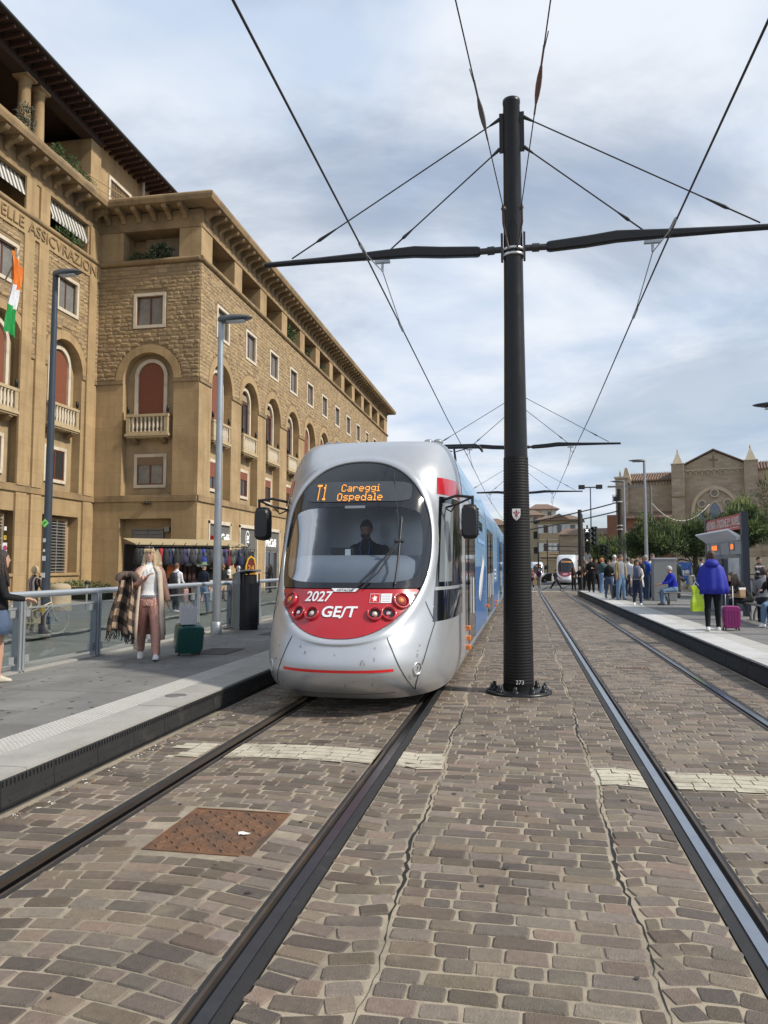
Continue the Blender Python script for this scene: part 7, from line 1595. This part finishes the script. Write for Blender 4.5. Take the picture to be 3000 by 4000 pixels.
for s in (-1,1):
    q=MB(); L_=[(1.46,.090,-.050),(1.36,.150,-.090),(1.15,.165,-.105),(.90,.185,-.11),(.60,.20,-.11),(.30,.21,-.10)]
    if s<0: L_=[(z-.0,x,y) for z,x,y in L_]+[(.16,.18,-.14)]
    rows=[[S_@Vector((s*(x-.038),y-.022,z)),S_@Vector((s*x,y-.018,z)),S_@Vector((s*(x+.035),y+.012,z))] for z,x,y in L_]
    q.loft(rows,0,True,False,False); o=q.build('coat_lapel',m_crm,t,fix=False); sd=o.modifiers.new('thick','SOLIDIFY'); sd.thickness=.01
q=MB(); q.ball((.10,.07,1.50),(.085,.06,.045),10,7,0,T=S_); q.ball((-.07,.08,1.49),(.07,.05,.04),10,7,0,T=S_); q.build('hood',m_crm,t)
shell(t,'blouse_hem',M('cloth_white_blouse'),S_,[(1.01,.140,.119,0,-.010),(.968,.146,.124,0,-.010)],0,360,24)
q=MB(); [q.lathe([(.016,0),(.014,.004)],10,T=S_@TR((.150*math.sin(a),-.148*math.cos(a)+.0,.995),rx=PI/2,rz=a)) for a in [R(-55+i*11) for i in range(11)]]; q.build('lace_border',cloth('lace_grey',(.25,.25,.26)),t)
q=MB(); q.tube([S_@Vector(p) for p in ((-.03,-.10,1.44),(-.01,-.128,1.36),(.0,-.132,1.335),(.012,-.128,1.36),(.03,-.10,1.44))],.003,5); q.ball((0,-.135,1.325),.012,8,5,0,T=S_); q.build('necklace',M('silver_chain',(.6,.6,.58),.3,metal=1,var=0),t)
HM=I['HM']; q=MB(); [q.ball((s*.035,-.075,.118),(.034,.02,.020),10,6,0,T=HM) for s in (-1,1)]; q.tube([HM@Vector((-.072,-.06,.11)),HM@Vector((-.085,.03,.06))],.005,5); q.tube([HM@Vector((.072,-.06,.11)),HM@Vector((.085,.03,.06))],.005,5); q.build('sunglasses',m_trblk,t)
# fringe
q=MB(); [q.tube([HM@Vector((x,-.055,.105)),HM@Vector((x*1.15,-.098,.075)),HM@Vector((x*1.25,-.100,.040))],[.014,.013,.005],6) for x in (-.055,-.038,-.02,-.003,.014,.031,.048)]; q.build('fringe',M('hair_%02x%02x%02x'%(132,102,61)),t)
# plaid scarf over her arm
m_pl=bpy.data.materials.new('plaid'); m_pl.use_nodes=True; nt_=m_pl.node_tree; b_=nt_.nodes['Principled BSDF']; b_.inputs['Roughness'].default_value=.9
uvn=nt_.nodes.new('ShaderNodeTexCoord'); sx=nt_.nodes.new('ShaderNodeSeparateXYZ'); nt_.links.new(uvn.outputs['UV'],sx.inputs[0])
def band(o_,f,th): return mth('GREATER_THAN',mth('FRACT',mth('MULTIPLY',o_,f,nt=nt_),nt=nt_),th,nt=nt_)
bx_,by_=band(sx.outputs[0],3.0,.5),band(sx.outputs[1],4.0,.5)
rp=nt_.nodes.new('ShaderNodeValToRGB'); rp.color_ramp.interpolation='CONSTANT'; e=rp.color_ramp.elements; e[0].color=(.022,.017,.015,1); e[0].position=0; e[1].position=.34; e[1].color=(.10,.065,.045,1); e2=e.new(.7); e2.color=(.42,.30,.21,1)
nt_.links.new(mth('MULTIPLY',mth('ADD',bx_,by_,nt=nt_),.45,nt=nt_),rp.inputs[0]); nt_.links.new(rp.outputs[0],b_.inputs['Base Color'])
SCF=thing('plaid_scarf','large brown and black plaid scarf with fringe carried over her arm','scarf',(LX,LY,.24),R(26))
def scarf_pt(u,v):   # u around, v down
    a=R(200-250*u); top=Vector((-.33,-.10,1.30)); r=.105+.065*v+.03*math.sin(u*19)+.012*math.sin(u*41+v*5)
    return Vector((top.x-.07*v+.02*math.sin(v*6)+r*1.0*math.cos(a), top.y-.02-.06*v+r*.75*math.sin(a)+.02*math.sin(u*23+v*4), top.z+.05*math.sin(u*7)-.86*v))
me=bpy.data.meshes.new('cloth'); nu,nv=26,22; vv=[tuple(S_@scarf_pt(i/nu,j/nv)) for j in range(nv+1) for i in range(nu+1)]; ff=[(j*(nu+1)+i,j*(nu+1)+i+1,(j+1)*(nu+1)+i+1,(j+1)*(nu+1)+i) for j in range(nv) for i in range(nu)]
me.from_pydata(vv,[],ff); uvl=me.uv_layers.new(name='UVMap')
for p in me.polygons:
    p.use_smooth=True
    for li,vi in zip(p.loop_indices,p.vertices): uvl.data[li].uv=((vi%(nu+1))/nu,(vi//(nu+1))/nv)
me.materials.append(m_pl); o=bpy.data.objects.new('cloth',me); COL.objects.link(o); o.parent=SCF; sd=o.modifiers.new('thick','SOLIDIFY'); sd.thickness=.02
q=MB()
for i in range(46):
    p=scarf_pt(i/45,1.0); q.tube([S_@p,S_@(p+Vector((rnd.uniform(-.02,.02),rnd.uniform(-.02,.02),-.07))),S_@(p+Vector((rnd.uniform(-.05,.03),rnd.uniform(-.03,.03),-.15)))],[.007,.006,.003],4)
tag(q.build('fringe',M('fringe_black',(.02,.016,.014),.9,var=.2),SCF),kind='stuff')
q=MB(); 
for k in range(9): a=R(200-28*k); q.tube([S_@Vector((-.33+.10*math.cos(a)*j_,-.12+.085*math.sin(a)*j_,1.335-.10*(j_-.6)**2+.012*(k%2))) for j_ in (.0,.5,1.0,1.35,1.6)],[.03,.042,.046,.05,.035],8)
o=q.build('bunched_fold',M('plaid_fold',(.085,.06,.047),.9,var=.45,vs=9),SCF)
hb=thing('handbag','dark shoulder bag hanging behind the blonde woman','bag',(LX,LY,.24),R(26)); q=MB(); q.loft([[S_@Vector((-.31+.10*k*math.cos(a),.15+.06*k*math.sin(a),z)) for a in [2*PI*i/12 for i in range(12)]] for z,k in ((1.02,.9),(1.05,1),(1.28,.95),(1.34,.5))],0,True); q.build('bag_body',M('bag_maroon',(.05,.02,.02),.5,var=.1),hb); q=MB(); q.tube([S_@Vector((-.31,.13,1.33)),S_@Vector((-.20,.05,1.47)),S_@Vector((-.25,.22,1.3))],.012,6); q.build('bag_strap',m_sblk,hb)
# green suitcase trailing behind with a white paper bag
GS=suitcase('dark green hard-shell suitcase pulled along behind the blonde woman',(-5.47,11.72,.24),R(40),(.008,.075,.065),'green',.47,.44,.27,R(14),.42)
PB=thing('paper_bag','white paper carrier bag strapped on top of the green suitcase','bag',(-5.46,11.72,.24),R(40)); Tb=Matrix.Rotation(R(14),4,'X')@Matrix.Translation((-.05,0,.0))@Matrix.Translation((0,0,.10))@Matrix.Diagonal((.72,.9,.78,1)); q=MB(); q.add([Tb@Vector(p) for p in ((-.17,-.08,.56),(.17,-.08,.56),(.17,.08,.56),(-.17,.08,.56),(-.18,-.09,.90),(.18,-.09,.90),(.18,.09,.90),(-.18,.09,.90))],[(0,1,2,3),(0,1,5,4),(1,2,6,5),(2,3,7,6),(3,0,4,7)]); q.build('bag',M('paper_white',(.66,.66,.70),.7,var=.08,vs=4,bump=.3,bs=8),PB)
q=MB(); [q.tube([Tb@Vector((-.06,y,.88)),Tb@Vector((-.05,y*1.1,1.0)),Tb@Vector((.04,y*1.1,1.0)),Tb@Vector((.06,y,.88))],.007,5) for y in (-.095,.095)]; q.build('cord_handle',m_swht,PB)
# ---------------- others on the left
J=person('woman in black jacket and frayed denim skirt cut off by the left edge',(-6.50,8.40,.24),125,1.62,'black_jacket',(.012,.012,.013),2,(.10,.15,.24),'denim_skirt',M('shoe_cream',(.5,.45,.36),.6),0,(.03,.02,.015),'long',((8,10,3),(-8,5,3)),((20,10,60,20),(20,10,60,20)),4,1.0,.014,female=True,bare=2)
shell(J['thing'],'denim_skirt',M('cloth_denim_skirt2',(.07,.105,.175),.85,var=.25,vs=6,bump=.5,bs=20),J['S'],[(1.02,.150,.125,0,0),(.93,.185,.155,0,0),(.80,.205,.18,0,-.01),(.64,.225,.20,0,-.01)],0,360,26,.04); shell(J['thing'],'jacket_hem',M('cloth_black_jacket'),J['S'],[(1.40,.20,.135,0,0),(1.2,.175,.135,0,0),(1.0,.185,.15,0,0),(.97,.19,.152,0,0)],0,360,22)
def stripemat(key,cols,axis=0,f=14):
    if key in MATS: return MATS[key]
    m=bpy.data.materials.new(key); m.use_nodes=True; nt_=m.node_tree; b=nt_.nodes['Principled BSDF']; b.inputs['Roughness'].default_value=.85; tc_=nt_.nodes.new('ShaderNodeTexCoord'); sp_=nt_.nodes.new('ShaderNodeSeparateXYZ'); nt_.links.new(tc_.outputs['Object'],sp_.inputs[0]); rp_=nt_.nodes.new('ShaderNodeValToRGB'); rp_.color_ramp.interpolation='CONSTANT'; el=rp_.color_ramp.elements
    for i,c in enumerate(cols):
        e_=el[i] if i<2 else el.new(i/len(cols)); e_.position=i/len(cols); e_.color=(*c,1)
    nt_.links.new(mth('FRACT',mth('MULTIPLY',sp_.outputs[axis],f,nt=nt_),nt=nt_),rp_.inputs[0]); nt_.links.new(rp_.outputs[0],b.inputs['Base Color']); MATS[key]=m; return m
person('short-haired blonde woman in striped shirt holding the bicycle',(-11.95,16.75,.04),165,1.62,'x',(0,0,0),2,(.33,.28,.20),'beige',m_swht,0,(.50,.37,.20),'bob',((4,4,3),(-4,6,3)),((20,14,40,10),(20,14,40,10)),6,1.1,.018,female=True,topmat=stripemat('brown_stripes',((.02,.018,.016),(.55,.50,.44),(.20,.13,.10),(.02,.018,.016),(.33,.20,.16)),0,7))
Pp=person('person in white shirt with black backpack and grey trousers near the stall',(-12.3,25.35,.04),172,1.72,'white_shirt',(.62,.63,.66),2,(.045,.047,.055),'grey_tr',m_swht,1,(.12,.05,.03),'short',((4,4,2),(-3,4,2)),((8,8,30,0),(8,8,30,0)),0,1.12,.02)
def backpack(I,mat,key):
    t=I['thing']; q=MB(); q.loft([[I['S']@Vector((.15*k*math.copysign(abs(math.cos(a))**.6,math.cos(a)),.20+.085*k*math.copysign(abs(math.sin(a))**.6,math.sin(a)),z)) for a in [2*PI*i/14 for i in range(14)]] for z,k in ((.98,.7),(1.01,1),(1.25,1.02),(1.38,.85),(1.42,.5))],0,True); b=thing('backpack',key,'backpack',t.location,t.rotation_euler.z); q.build('pack',mat,b); q=MB(); [q.tube([I['S']@Vector(p) for p in ((s*.09,.14,1.40),(s*.11,.02,1.455),(s*.12,-.10,1.38),(s*.13,-.10,1.2),(s*.12,.12,1.03))],.018,6) for s in (-1,1)]; q.build('strap',mat,b)
backpack(Pp,M('pack_black',(.02,.02,.024),.7,var=.1),'black backpack worn over the white shirt near the stall')
def hat(I,col,key,brim=.16,label=None):
    HM=I['HM']; q=MB(); q.loft([[HM@Vector((r*math.cos(a),.012+r*1.12*math.sin(a),z+.012*math.cos(2*a)*(1 if r>.12 else 0))) for a in [2*PI*i/22 for i in range(22)]] for r,z in ((brim,.055),(brim,.062),(.098,.072),(.092,.13),(.078,.155),(.02,.160))],0,True); q.build('hat',M('hat_'+key,col,.85,var=.1),I['thing'])
Pp=person('man in navy shirt, jeans and green brimmed hat walking to the stall',(-10.95,24.65,.04),168,1.72,'navy_tee',(.012,.015,.028),1,(.10,.16,.25),'jeans_l',M('shoe_brown',(.10,.07,.05),.6),1,(.3,.3,.3),'short',((-10,25,3),(10,5,3)),((4,10,20,0),(-4,10,20,0)),0,1.12,.02); hat(Pp,(.14,.20,.10),'green')
person('woman in black sleeveless top and white shorts at the stall',(-14.55,33.6,.04),-150,1.70,'black_top',(.012,.012,.014),0,(.55,.54,.50),'white_short',m_swht,0,(.05,.03,.02),'bun',((5,4,2),(-4,4,2)),((10,6,30,0),(10,6,60,10)),0,1.0,.025,female=True,bare=1)
person('young man in black shirt and beige trousers beside the lamp post at the stall',(-13.7,33.0,.04),-120,1.68,'black_tee',(.012,.012,.014),1,(.36,.28,.20),'beige2',m_sblk,0,(.22,.13,.07),'short',((6,4,2),(-4,4,2)),((10,6,70,10),(10,6,30,0)),0,1.15,.025)
person('woman in black standing by the shop door between bin and tram',(-15.4,44.5,.04),-60,1.70,'black_coat',(.014,.014,.016),2,(.03,.03,.035),'dark',m_sblk,0,(.02,.015,.012),'long',((4,4,2),(-4,4,2)),((30,6,80,30),(30,6,80,30)),0,1.1,.03,female=True)
# ---------------- the driver
D=person('bearded tram driver in dark uniform seated behind the windscreen',(-2.13,10.25,0),-4,1.80,'uniform',(.012,.014,.024),2,(.02,.02,.03),'uniform_t',m_sblk,1,(.025,.018,.014),'short',((85,85,4),(85,85,4)),((35,10,45,20),(35,10,45,20)),4,1.1,.016,sit=1.36)
HM=D['HM']; q=MB(); q.loft([[HM@Vector((.062*k*math.cos(a),-.045+.055*k*math.sin(a),z)) for a in [PI+PI*i/10 for i in range(11)]] for z,k in ((-.072,1.05),(-.085,1.05),(-.105,.95),(-.122,.6))],0,True,False,False); q.build('beard',M('beard_brown',(.045,.028,.018),.7,var=.1),D['thing'],fix=False)
q=MB(); [q.tube([D['S']@D['tors'](p) for p in ((s*.05,-.06,1.49),(s*.07,-.115,1.40),(s*.04,-.15,1.25),(0,-.165,1.12))],.007,5) for s in (-1,1)]; q.build('lanyard',M('lanyard_blue',(.05,.15,.55),.6,var=0),D['thing'])
ds=thing('driver_seat','dark cab seat behind the driver','seat',(-2.13,10.48,0)); MB().box(-.24,.24,-.35,.2,1.18,1.30).build('cushion',m_intd,ds,bev=.04); MB().box(-.22,.22,.16,.28,1.3,2.0).build('backrest',m_intd,ds,bev=.05); MB().box(-.1,.1,-.15,.05,.85,1.18).build('pedestal',m_intd,ds)
# ---------------- right platform and street
Z=ZR; V2=.026
person('young man in long black jacket walking at the far platform end',(3.55,41.3,Z),-8,1.84,'black_long',(.013,.013,.014),2,(.012,.012,.013),'black_tr',m_sblk,0,(.02,.015,.012),'short',((10,4,2),(-12,14,2)),((25,10,75,25),(10,12,30,0)),0,1.3,V2)
person('person in dark clothes half hidden behind the black-jacketed man',(3.98,43.2,Z),20,1.75,'plum',(.03,.018,.03),2,(.02,.02,.025),'black_tr',m_sblk,1,(.03,.02,.015),'short',((8,4,2),(-8,10,2)),voxel=V2)
person('person with red bob haircut in teal cardigan and light jeans',(3.98,40.2,Z),110,1.76,'teal',(.035,.085,.085),2,(.16,.25,.42),'jeans_b',M('shoe_blue',(.25,.30,.4),.6),0,(.42,.13,.03),'bob',((6,4,2),(-6,6,2)),((15,8,70,20),(15,8,70,20)),0,1.2,V2,female=True)
person('woman in black top and cropped jeans next to a black suitcase',(3.66,33.9,Z),6,1.62,'black_knit',(.012,.012,.013),2,(.07,.10,.17),'jeans_c',m_sblk,0,(.05,.03,.02),'short',((8,4,3),(-8,8,3)),((15,10,70,25),(-4,10,20,0)),0,1.1,V2,female=True)
suitcase('black suitcase standing between the black-topped woman and the man in tan jacket',(3.88,33.3,Z),R(20),(.012,.012,.013),'black',.55,.38,.24)
Pp=person('man in tan jacket, grey shirt and light blue jeans waiting on the platform',(3.98,32.5,Z),25,1.82,'grey_tee',(.26,.27,.30),1,(.17,.27,.40),'jeans_d',M('shoe_tan',(.18,.2,.24),.6),0,(.10,.07,.05),'short',((3,3,3),(-3,3,3)),((0,6,12,0),(4,8,14,0)),0,1.25,V2,head=(25,0),belly=.03)
m_tan=cloth('tan_jacket',(.30,.235,.125)); shell(Pp['thing'],'jacket',m_tan,Pp['S'],[(1.47,.11,.09,0,.02),(1.42,.205,.12,0,.01),(1.25,.215,.15,0,0),(1.05,.215,.165,0,0),(.86,.225,.17,0,0),(.80,.225,.17,0,0)],-55,235,22)
q=MB(); 
for s,(fw,out,el,tw) in ((1,(0,6,12,0)),(-1,(4,8,14,0))):
    sp_=Vector((s*.175,0,1.405)); d1=Matrix.Rotation(-s*R(out),3,'Y')@Rx(Vector((0,0,-1)),-R(fw)); ep=sp_+d1*.285; d2=Matrix.Rotation(-s*R(out),3,'Y')@Rx(Vector((0,0,-1)),-R(fw+el)); q=MB(); q.tube([Pp['S']@p for p in (sp_+Vector((-s*.04,0,.02)),sp_+d1*.06,ep,ep+d2*.22)],[.06,.07,.062,.05],10); q.build('jacket_sleeve',m_tan,Pp['thing'])
person('white-haired man behind the man in tan jacket',(4.02,34.9,Z),-10,1.84,'offwhite',(.45,.45,.42),2,(.05,.06,.09),'dark2',m_sblk,0,(.6,.6,.58),'short',((2,2,3),(-2,2,3)),voxel=V2)
person('person in white shirt with brown hair seen from behind in the crowd',(4.80,36.4,Z),150,1.75,'white_b',(.60,.62,.68),2,(.05,.06,.1),'dark3',m_sblk,0,(.09,.05,.03),'short',((2,2,3),(-2,2,3)),voxel=V2)
Pp=person('woman in blue top and straw hat behind the scarf woman',(4.85,34.2,Z),30,1.62,'blue_top',(.03,.06,.30),2,(.03,.03,.05),'dark4',m_sblk,1,(.03,.02,.015),'bob',((6,3,2),(-6,6,2)),voxel=V2,female=True); hat(Pp,(.55,.44,.26),'straw',.17)
person('woman with sunglasses between the straw hat and the blue shirt',(5.02,35.0,Z),-20,1.72,'rust',(.16,.06,.04),2,(.03,.04,.06),'dark5',m_sblk,0,(.12,.05,.03),'long',((2,2,3),(-2,2,3)),voxel=V2,female=True)
Pp=person('woman with dark curls, cream jacket and navy patterned scarf walking on the platform',(3.98,27.95,Z),-6,1.58,'cream_j',(.55,.52,.48),2,(.025,.035,.07),'dark_jeans',m_swht,1,(.018,.012,.010),'curly',((10,4,3),(-12,12,3)),((10,14,55,25),(6,14,35,10)),0,1.1,.02,female=True)
shell(Pp['thing'],'scarf',M('scarf_pattern',(.10,.11,.17),.85,var=.6,vs=16),Pp['S'],[(1.54,.075,.075,0,-.01),(1.48,.125,.11,0,-.02),(1.40,.135,.135,0,-.03),(1.22,.12,.14,0,-.03),(1.02,.105,.13,0,-.035)],190,350,16,.08); shell(Pp['thing'],'open_jacket',M('cloth_cream_j'),Pp['S'],[(1.46,.11,.09,0,.02),(1.38,.19,.12,0,.01),(1.1,.20,.15,0,.02),(.85,.23,.19,0,.04),(.70,.25,.21,0,.05)],-40,220,20,.05)
Pp=person('man in royal blue polo seen from the side with a dark backpack',(5.0,32.6,Z),125,1.80,'royal_polo',(.02,.07,.42),1,(.03,.055,.10),'jeans_e',M('shoe_navy',(.03,.04,.07),.6),0,(.25,.24,.23),'short',((3,3,3),(-3,3,3)),((5,8,15,0),(5,8,15,0)),0,1.22,V2,belly=.03); backpack(Pp,M('pack_dark',(.016,.018,.022),.7,var=.1),'dark backpack worn by the man in the royal blue polo')
Pp=person('man in black with sunglasses and white cloth over his shoulder by the grey cabinet',(5.38,33.3,Z),10,1.86,'black_m',(.015,.015,.016),2,(.02,.022,.03),'black_m2',m_sblk,0,(.09,.06,.05),'short',((3,3,3),(-3,3,3)),((6,8,30,10),(6,8,30,10)),0,1.2,V2); shell(Pp['thing'],'shoulder_cloth',m_swht,Pp['S'],[(1.48,.12,.10,0,0),(1.40,.215,.145,0,0),(1.20,.205,.15,0,-.01)],200,330,14,.05)
Pp=person('grey-haired man in blue shirt and jeans seated on the bench',(5.30,28.45,Z),-75,1.76,'blue_shirt',(.012,.025,.36),2,(.13,.20,.30),'jeans_f',m_sblk,0,(.42,.42,.41),'short',((84,78,8),(84,92,8)),((38,10,40,12),(30,10,45,12)),12,1.2,.02,sit=.455,belly=.05,head=(0,8))
Pp=person('woman in pink and white striped top standing behind the seated man',(7.0,37.0,Z),15,1.62,'x',(0,0,0),1,(.05,.05,.07),'dark6',m_sblk,0,(.06,.03,.02),'long',((3,3,3),(-3,3,3)),((6,8,40,10),(6,8,40,10)),0,1.1,V2,female=True,topmat=stripemat('pink_stripes',((.55,.50,.48),(.42,.14,.15)),2,9))
Pp=person('man in pale shirt with a dark backpack walking behind the scooters',(9.25,42.0,Z),75,1.75,'pale_shirt',(.42,.46,.54),2,(.02,.024,.04),'dark7',m_sblk,1,(.02,.015,.012),'short',((10,4,3),(-12,12,3)),voxel=V2); backpack(Pp,M('pack_dark'),'dark backpack on the man in pale shirt behind the scooters')
# woman in blue cape, seen from behind
Pp=person('woman in bright blue cape and black leggings seen from behind with a magenta suitcase',(4.02,17.35,Z),172,1.70,'cape_blue',(.012,.02,.30),2,(.010,.010,.011),'leggings',m_swht,0,(.07,.04,.025),'bun',((-8,6,3),(10,4,3)),((10,22,20,0),(0,16,14,0)),0,1.0,.016,female=True)
shell(Pp['thing'],'cape',M('cape_cloth',(.010,.018,.30),.7,var=.12,vs=3,bump=.5,bs=6),Pp['S'],[(1.50,.085,.085,0,.01),(1.445,.165,.115,0,.01),(1.37,.235,.145,0,.01),(1.15,.285,.175,0,.01),(.95,.315,.195,0,.015),(.80,.33,.20,0,.015)],0,360,60,.11); shell(Pp['thing'],'cape_hood',M('cape_cloth'),Pp['S'],[(1.56,.10,.10,0,.03),(1.50,.14,.13,0,.05),(1.45,.15,.14,0,.05),(1.40,.11,.10,0,.07)],20,160,14)
suitcase('bright magenta suitcase standing beside the woman in the blue cape',(4.43,17.55,Z),R(4),(.22,.004,.12),'magenta',.48,.36,.24,0,.42)
yb=thing('shopping_bag','lime green shopping bag hanging at the side of the blue cape','bag',(3.68,17.25,Z),R(12)); q=MB(); q.loft([[(-.12,-.06,.42),(.12,-.06,.42),(.12,.06,.42),(-.12,.06,.42)],[(-.13,-.07,.62),(.13,-.07,.62),(.12,.06,.62),(-.12,.06,.62)],[(-.08,-.03,.80),(.10,-.03,.80),(.10,.03,.80),(-.08,.03,.80)],[(-.13,-.03,.96),(-.02,-.03,.98),(-.02,.03,.98),(-.13,.03,.96)]],0,False); q.build('bag',M('lime_plastic',(.38,.52,.015),.4,var=.15,vs=6,bump=.5,bs=10),yb); q=MB(); q.tube([(-.08,0,.95),(-.02,0,1.06),(.05,0,.97)],.010,5); q.build('bag_handle',m_swht,yb)
# people on the near bench
person('person in black bending forward on the bench behind the cape woman',(5.72,20.95,Z),-70,1.72,'black_seat',(.012,.012,.013),2,(.02,.02,.022),'black_seat2',m_sblk,0,(.03,.02,.015),'long',((84,86,6),(84,86,6)),((45,10,40,10),(45,10,40,10)),38,1.1,.02,sit=.455,female=True)
tb=thing('tote_bag','tan and white tote bag on the bench lap of the person in black','bag',(5.42,20.8,Z+.58),R(-60)); q=MB(); q.loft([[(-.2*k,-.10*k,z),(.2*k,-.10*k,z),(.2*k,.10*k,z),(-.2*k,.10*k,z)] for z,k in ((0,.95),(.05,1),(.20,.97),(.24,.9))],0,False); q.build('bag',cloth('tan_bag',(.33,.22,.13)),tb,bev=.02); MB().box(-.19,.19,-.105,.105,.20,.26).build('white_flap',m_swht,tb)
person('person in grey jacket seated on the bench with back turned',(5.80,19.85,Z),165,1.72,'grey_jkt',(.19,.19,.20),2,(.02,.02,.025),'navy_seat',m_sblk,0,(.05,.035,.025),'bob',((84,86,6),(84,86,6)),((20,10,45,10),(20,10,45,10)),10,1.1,.02,sit=.455,female=True)
person('dark-haired woman in black with hand at her face seated at the right edge',(5.72,18.75,Z),-40,1.70,'black_edge',(.012,.012,.013),2,(.12,.19,.30),'jeans_g',m_swht,0,(.025,.015,.012),'long',((84,84,6),(84,84,6)),((48,14,112,30),(40,10,60,20)),16,1.1,.018,sit=.455,female=True,head=(-20,4))
person('person in dark striped jersey standing behind the shelter at the right',(9.05,31.5,Z),30,1.72,'x',(0,0,0),2,(.02,.02,.03),'dark8',m_sblk,0,(.03,.02,.014),'short',((3,3,3),(-3,3,3)),((20,10,50,10),(20,10,50,10)),0,1.1,V2,topmat=stripemat('dark_stripes',((.02,.02,.025),(.02,.02,.025),(.35,.3,.3)),2,5))
# people crossing at the far end
G=lambda y: gz(y)-.04
person('woman in black with white tote striding across the far tracks',(2.72,65,G(65)),80,1.70,'plum2',(.03,.022,.026),2,(.012,.012,.014),'black_far',m_sblk,0,(.015,.012,.01),'short',((32,6,2),(-30,4,2)),((25,6,30,0),(-20,6,20,0)),0,1.25,.03,female=True)
q=thing('tote_bag','white tote bag carried by the woman striding across the tracks','bag',(2.42,64.8,G(65)+.62),R(80)); MB().box(-.22,.22,-.07,.07,0,.42).build('bag',M('tote_white',(.6,.6,.6),.8,var=.1),q,bev=.03); MB().tube([(-.12,0,.42),(-.08,0,.65),(.08,0,.65),(.12,0,.42)],.012,5).build('handles',m_swht,q)
person('man in purple shirt and grey trousers walking on the far tracks',(1.36,67.5,G(67)),-10,1.72,'purple_tee',(.04,.018,.05),1,(.20,.20,.20),'grey_far',m_sblk,0,(.02,.015,.012),'short',((14,4,2),(-14,20,2)),((10,10,30,0),(-8,10,30,0)),0,1.2,.03)
person('person mostly hidden by the mast carrying a paper bag',(.72,64,G(64)),0,1.70,'rose_far',(.30,.12,.12),1,(.02,.02,.03),'navy_far',m_swht,0,(.10,.06,.03),'long',((10,4,2),(-10,12,2)),voxel=.03,female=True)
q=thing('paper_bag','brown paper bag held by the person hidden by the mast','bag',(.95,63.8,G(64)+.35),0); MB().box(-.16,.16,-.08,.08,0,.42).build('bag',M('kraft',(.42,.27,.13),.8,var=.1),q); MB().tube([(-.08,0,.42),(-.06,0,.55),(.06,0,.55),(.08,0,.42)],.01,5).build('handles',M('kraft'),q)
person('person in dark brown coat waiting left of the black pole',(3.75,58.5,G(58)),30,1.72,'brown_coat',(.035,.022,.018),2,(.02,.02,.022),'black_far2',m_sblk,0,(.04,.025,.018),'long',((2,2,2),(-2,2,2)),voxel=.03,female=True,fit=1.2)
person('person in black leather jacket pushing a bicycle by the black pole',(4.15,58.0,G(58)),-30,1.76,'leather',(.016,.014,.014),2,(.02,.025,.035),'black_far3',m_sblk,0,(.3,.22,.17),'short',((4,3,2),(-6,6,2)),((35,8,30,0),(35,8,30,0)),voxel=.03,fit=1.1)
B2=copyo(BK,None,(4.55,57.6,G(58)),R(75)); tag(B2,'black bicycle pushed along beside the black pole at the platform end','bicycle')
for ch in B2.children:
    if ch.name.startswith('bike_frame'): ch.data=ch.data.copy(); ch.data.materials[0]=m_sblk
    if ch.name.startswith('wheel'): ch.data=ch.data.copy(); ch.data.materials[0]=m_sblk

for (x,y,rz,hh,nm,c1,c2,hc,hk,lb,fem) in ((4.45,38.2,20,1.70,'crowd_a',(.25,.10,.09),(.05,.06,.09),(.08,.05,.03),'short','person in dusty red top behind the tan-jacketed man',False),(5.65,36.6,-20,1.74,'crowd_b',(.05,.08,.12),(.03,.03,.04),(.30,.22,.12),'bob','person in dark blue with light hair behind the grey cabinet',True),(4.3,42.6,170,1.78,'crowd_c',(.10,.10,.11),(.02,.02,.025),(.02,.015,.01),'short','person in grey seen from behind at the far platform end',False),(5.35,39.5,60,1.66,'crowd_d',(.50,.48,.44),(.10,.14,.22),(.05,.03,.02),'long','person in pale top far back in the waiting crowd',True),(6.3,41.5,-30,1.72,'crowd_e',(.03,.05,.04),(.05,.05,.06),(.10,.07,.05),'short','person in dark green near the far street lamp',False),(10.4,33.5,200,1.70,'crowd_f',(.22,.38,.33),(.05,.05,.06),(.06,.04,.03),'short','person in mint green top at the right behind the shelter',True)):
    person(lb,(x,y,Z),rz,hh,nm,c1,2,c2,nm+'t',m_sblk,rnd.choice((0,1)),hc,hk,((4,3,3),(-5,6,3)),((12,8,rnd.uniform(20,70),10),(6,8,25,0)),0,1.15,V2,female=fem)

for i,(x,y,rz,c1,c2,lb) in enumerate(((4.75,38.9,10,(.30,.28,.25),(.05,.07,.12),'person in stone-coloured jacket far back behind the tan jacket'),(4.6,40.8,-15,(.02,.03,.05),(.02,.02,.03),'person in navy deep in the waiting crowd'),(5.15,37.6,30,(.35,.30,.12),(.06,.06,.07),'person in mustard top behind the royal blue polo'),(4.25,35.9,-20,(.06,.02,.03),(.03,.04,.07),'person in burgundy behind the white-haired man'),(5.9,40.2,10,(.45,.46,.50),(.10,.12,.18),'person in pale grey near the back of the crowd'),(3.5,44.0,0,(.10,.05,.04),(.02,.02,.02),'person in brown at the very end of the right platform'),(8.2,34.0,-40,(.20,.05,.06),(.04,.04,.05),'person in dark red leaning by the scooters'),(6.6,34.8,150,(.05,.07,.05),(.12,.11,.09),'person in olive walking away behind the bench'))):
    person(lb,(x,y,Z),rz,1.64+.03*(i%5),'crowd2_%d'%i,c1,1+i%2,c2,'crowd2t_%d'%i,m_sblk,i%2,((.03,.02,.015),(.10,.06,.035),(.25,.2,.14))[i%3],('short','long','short','bob')[i%4],((4,3,3),(-6,7,3)),((12,8,30+8*i,10),(6,8,25,0)),0,1.15,V2,female=i%2==1)
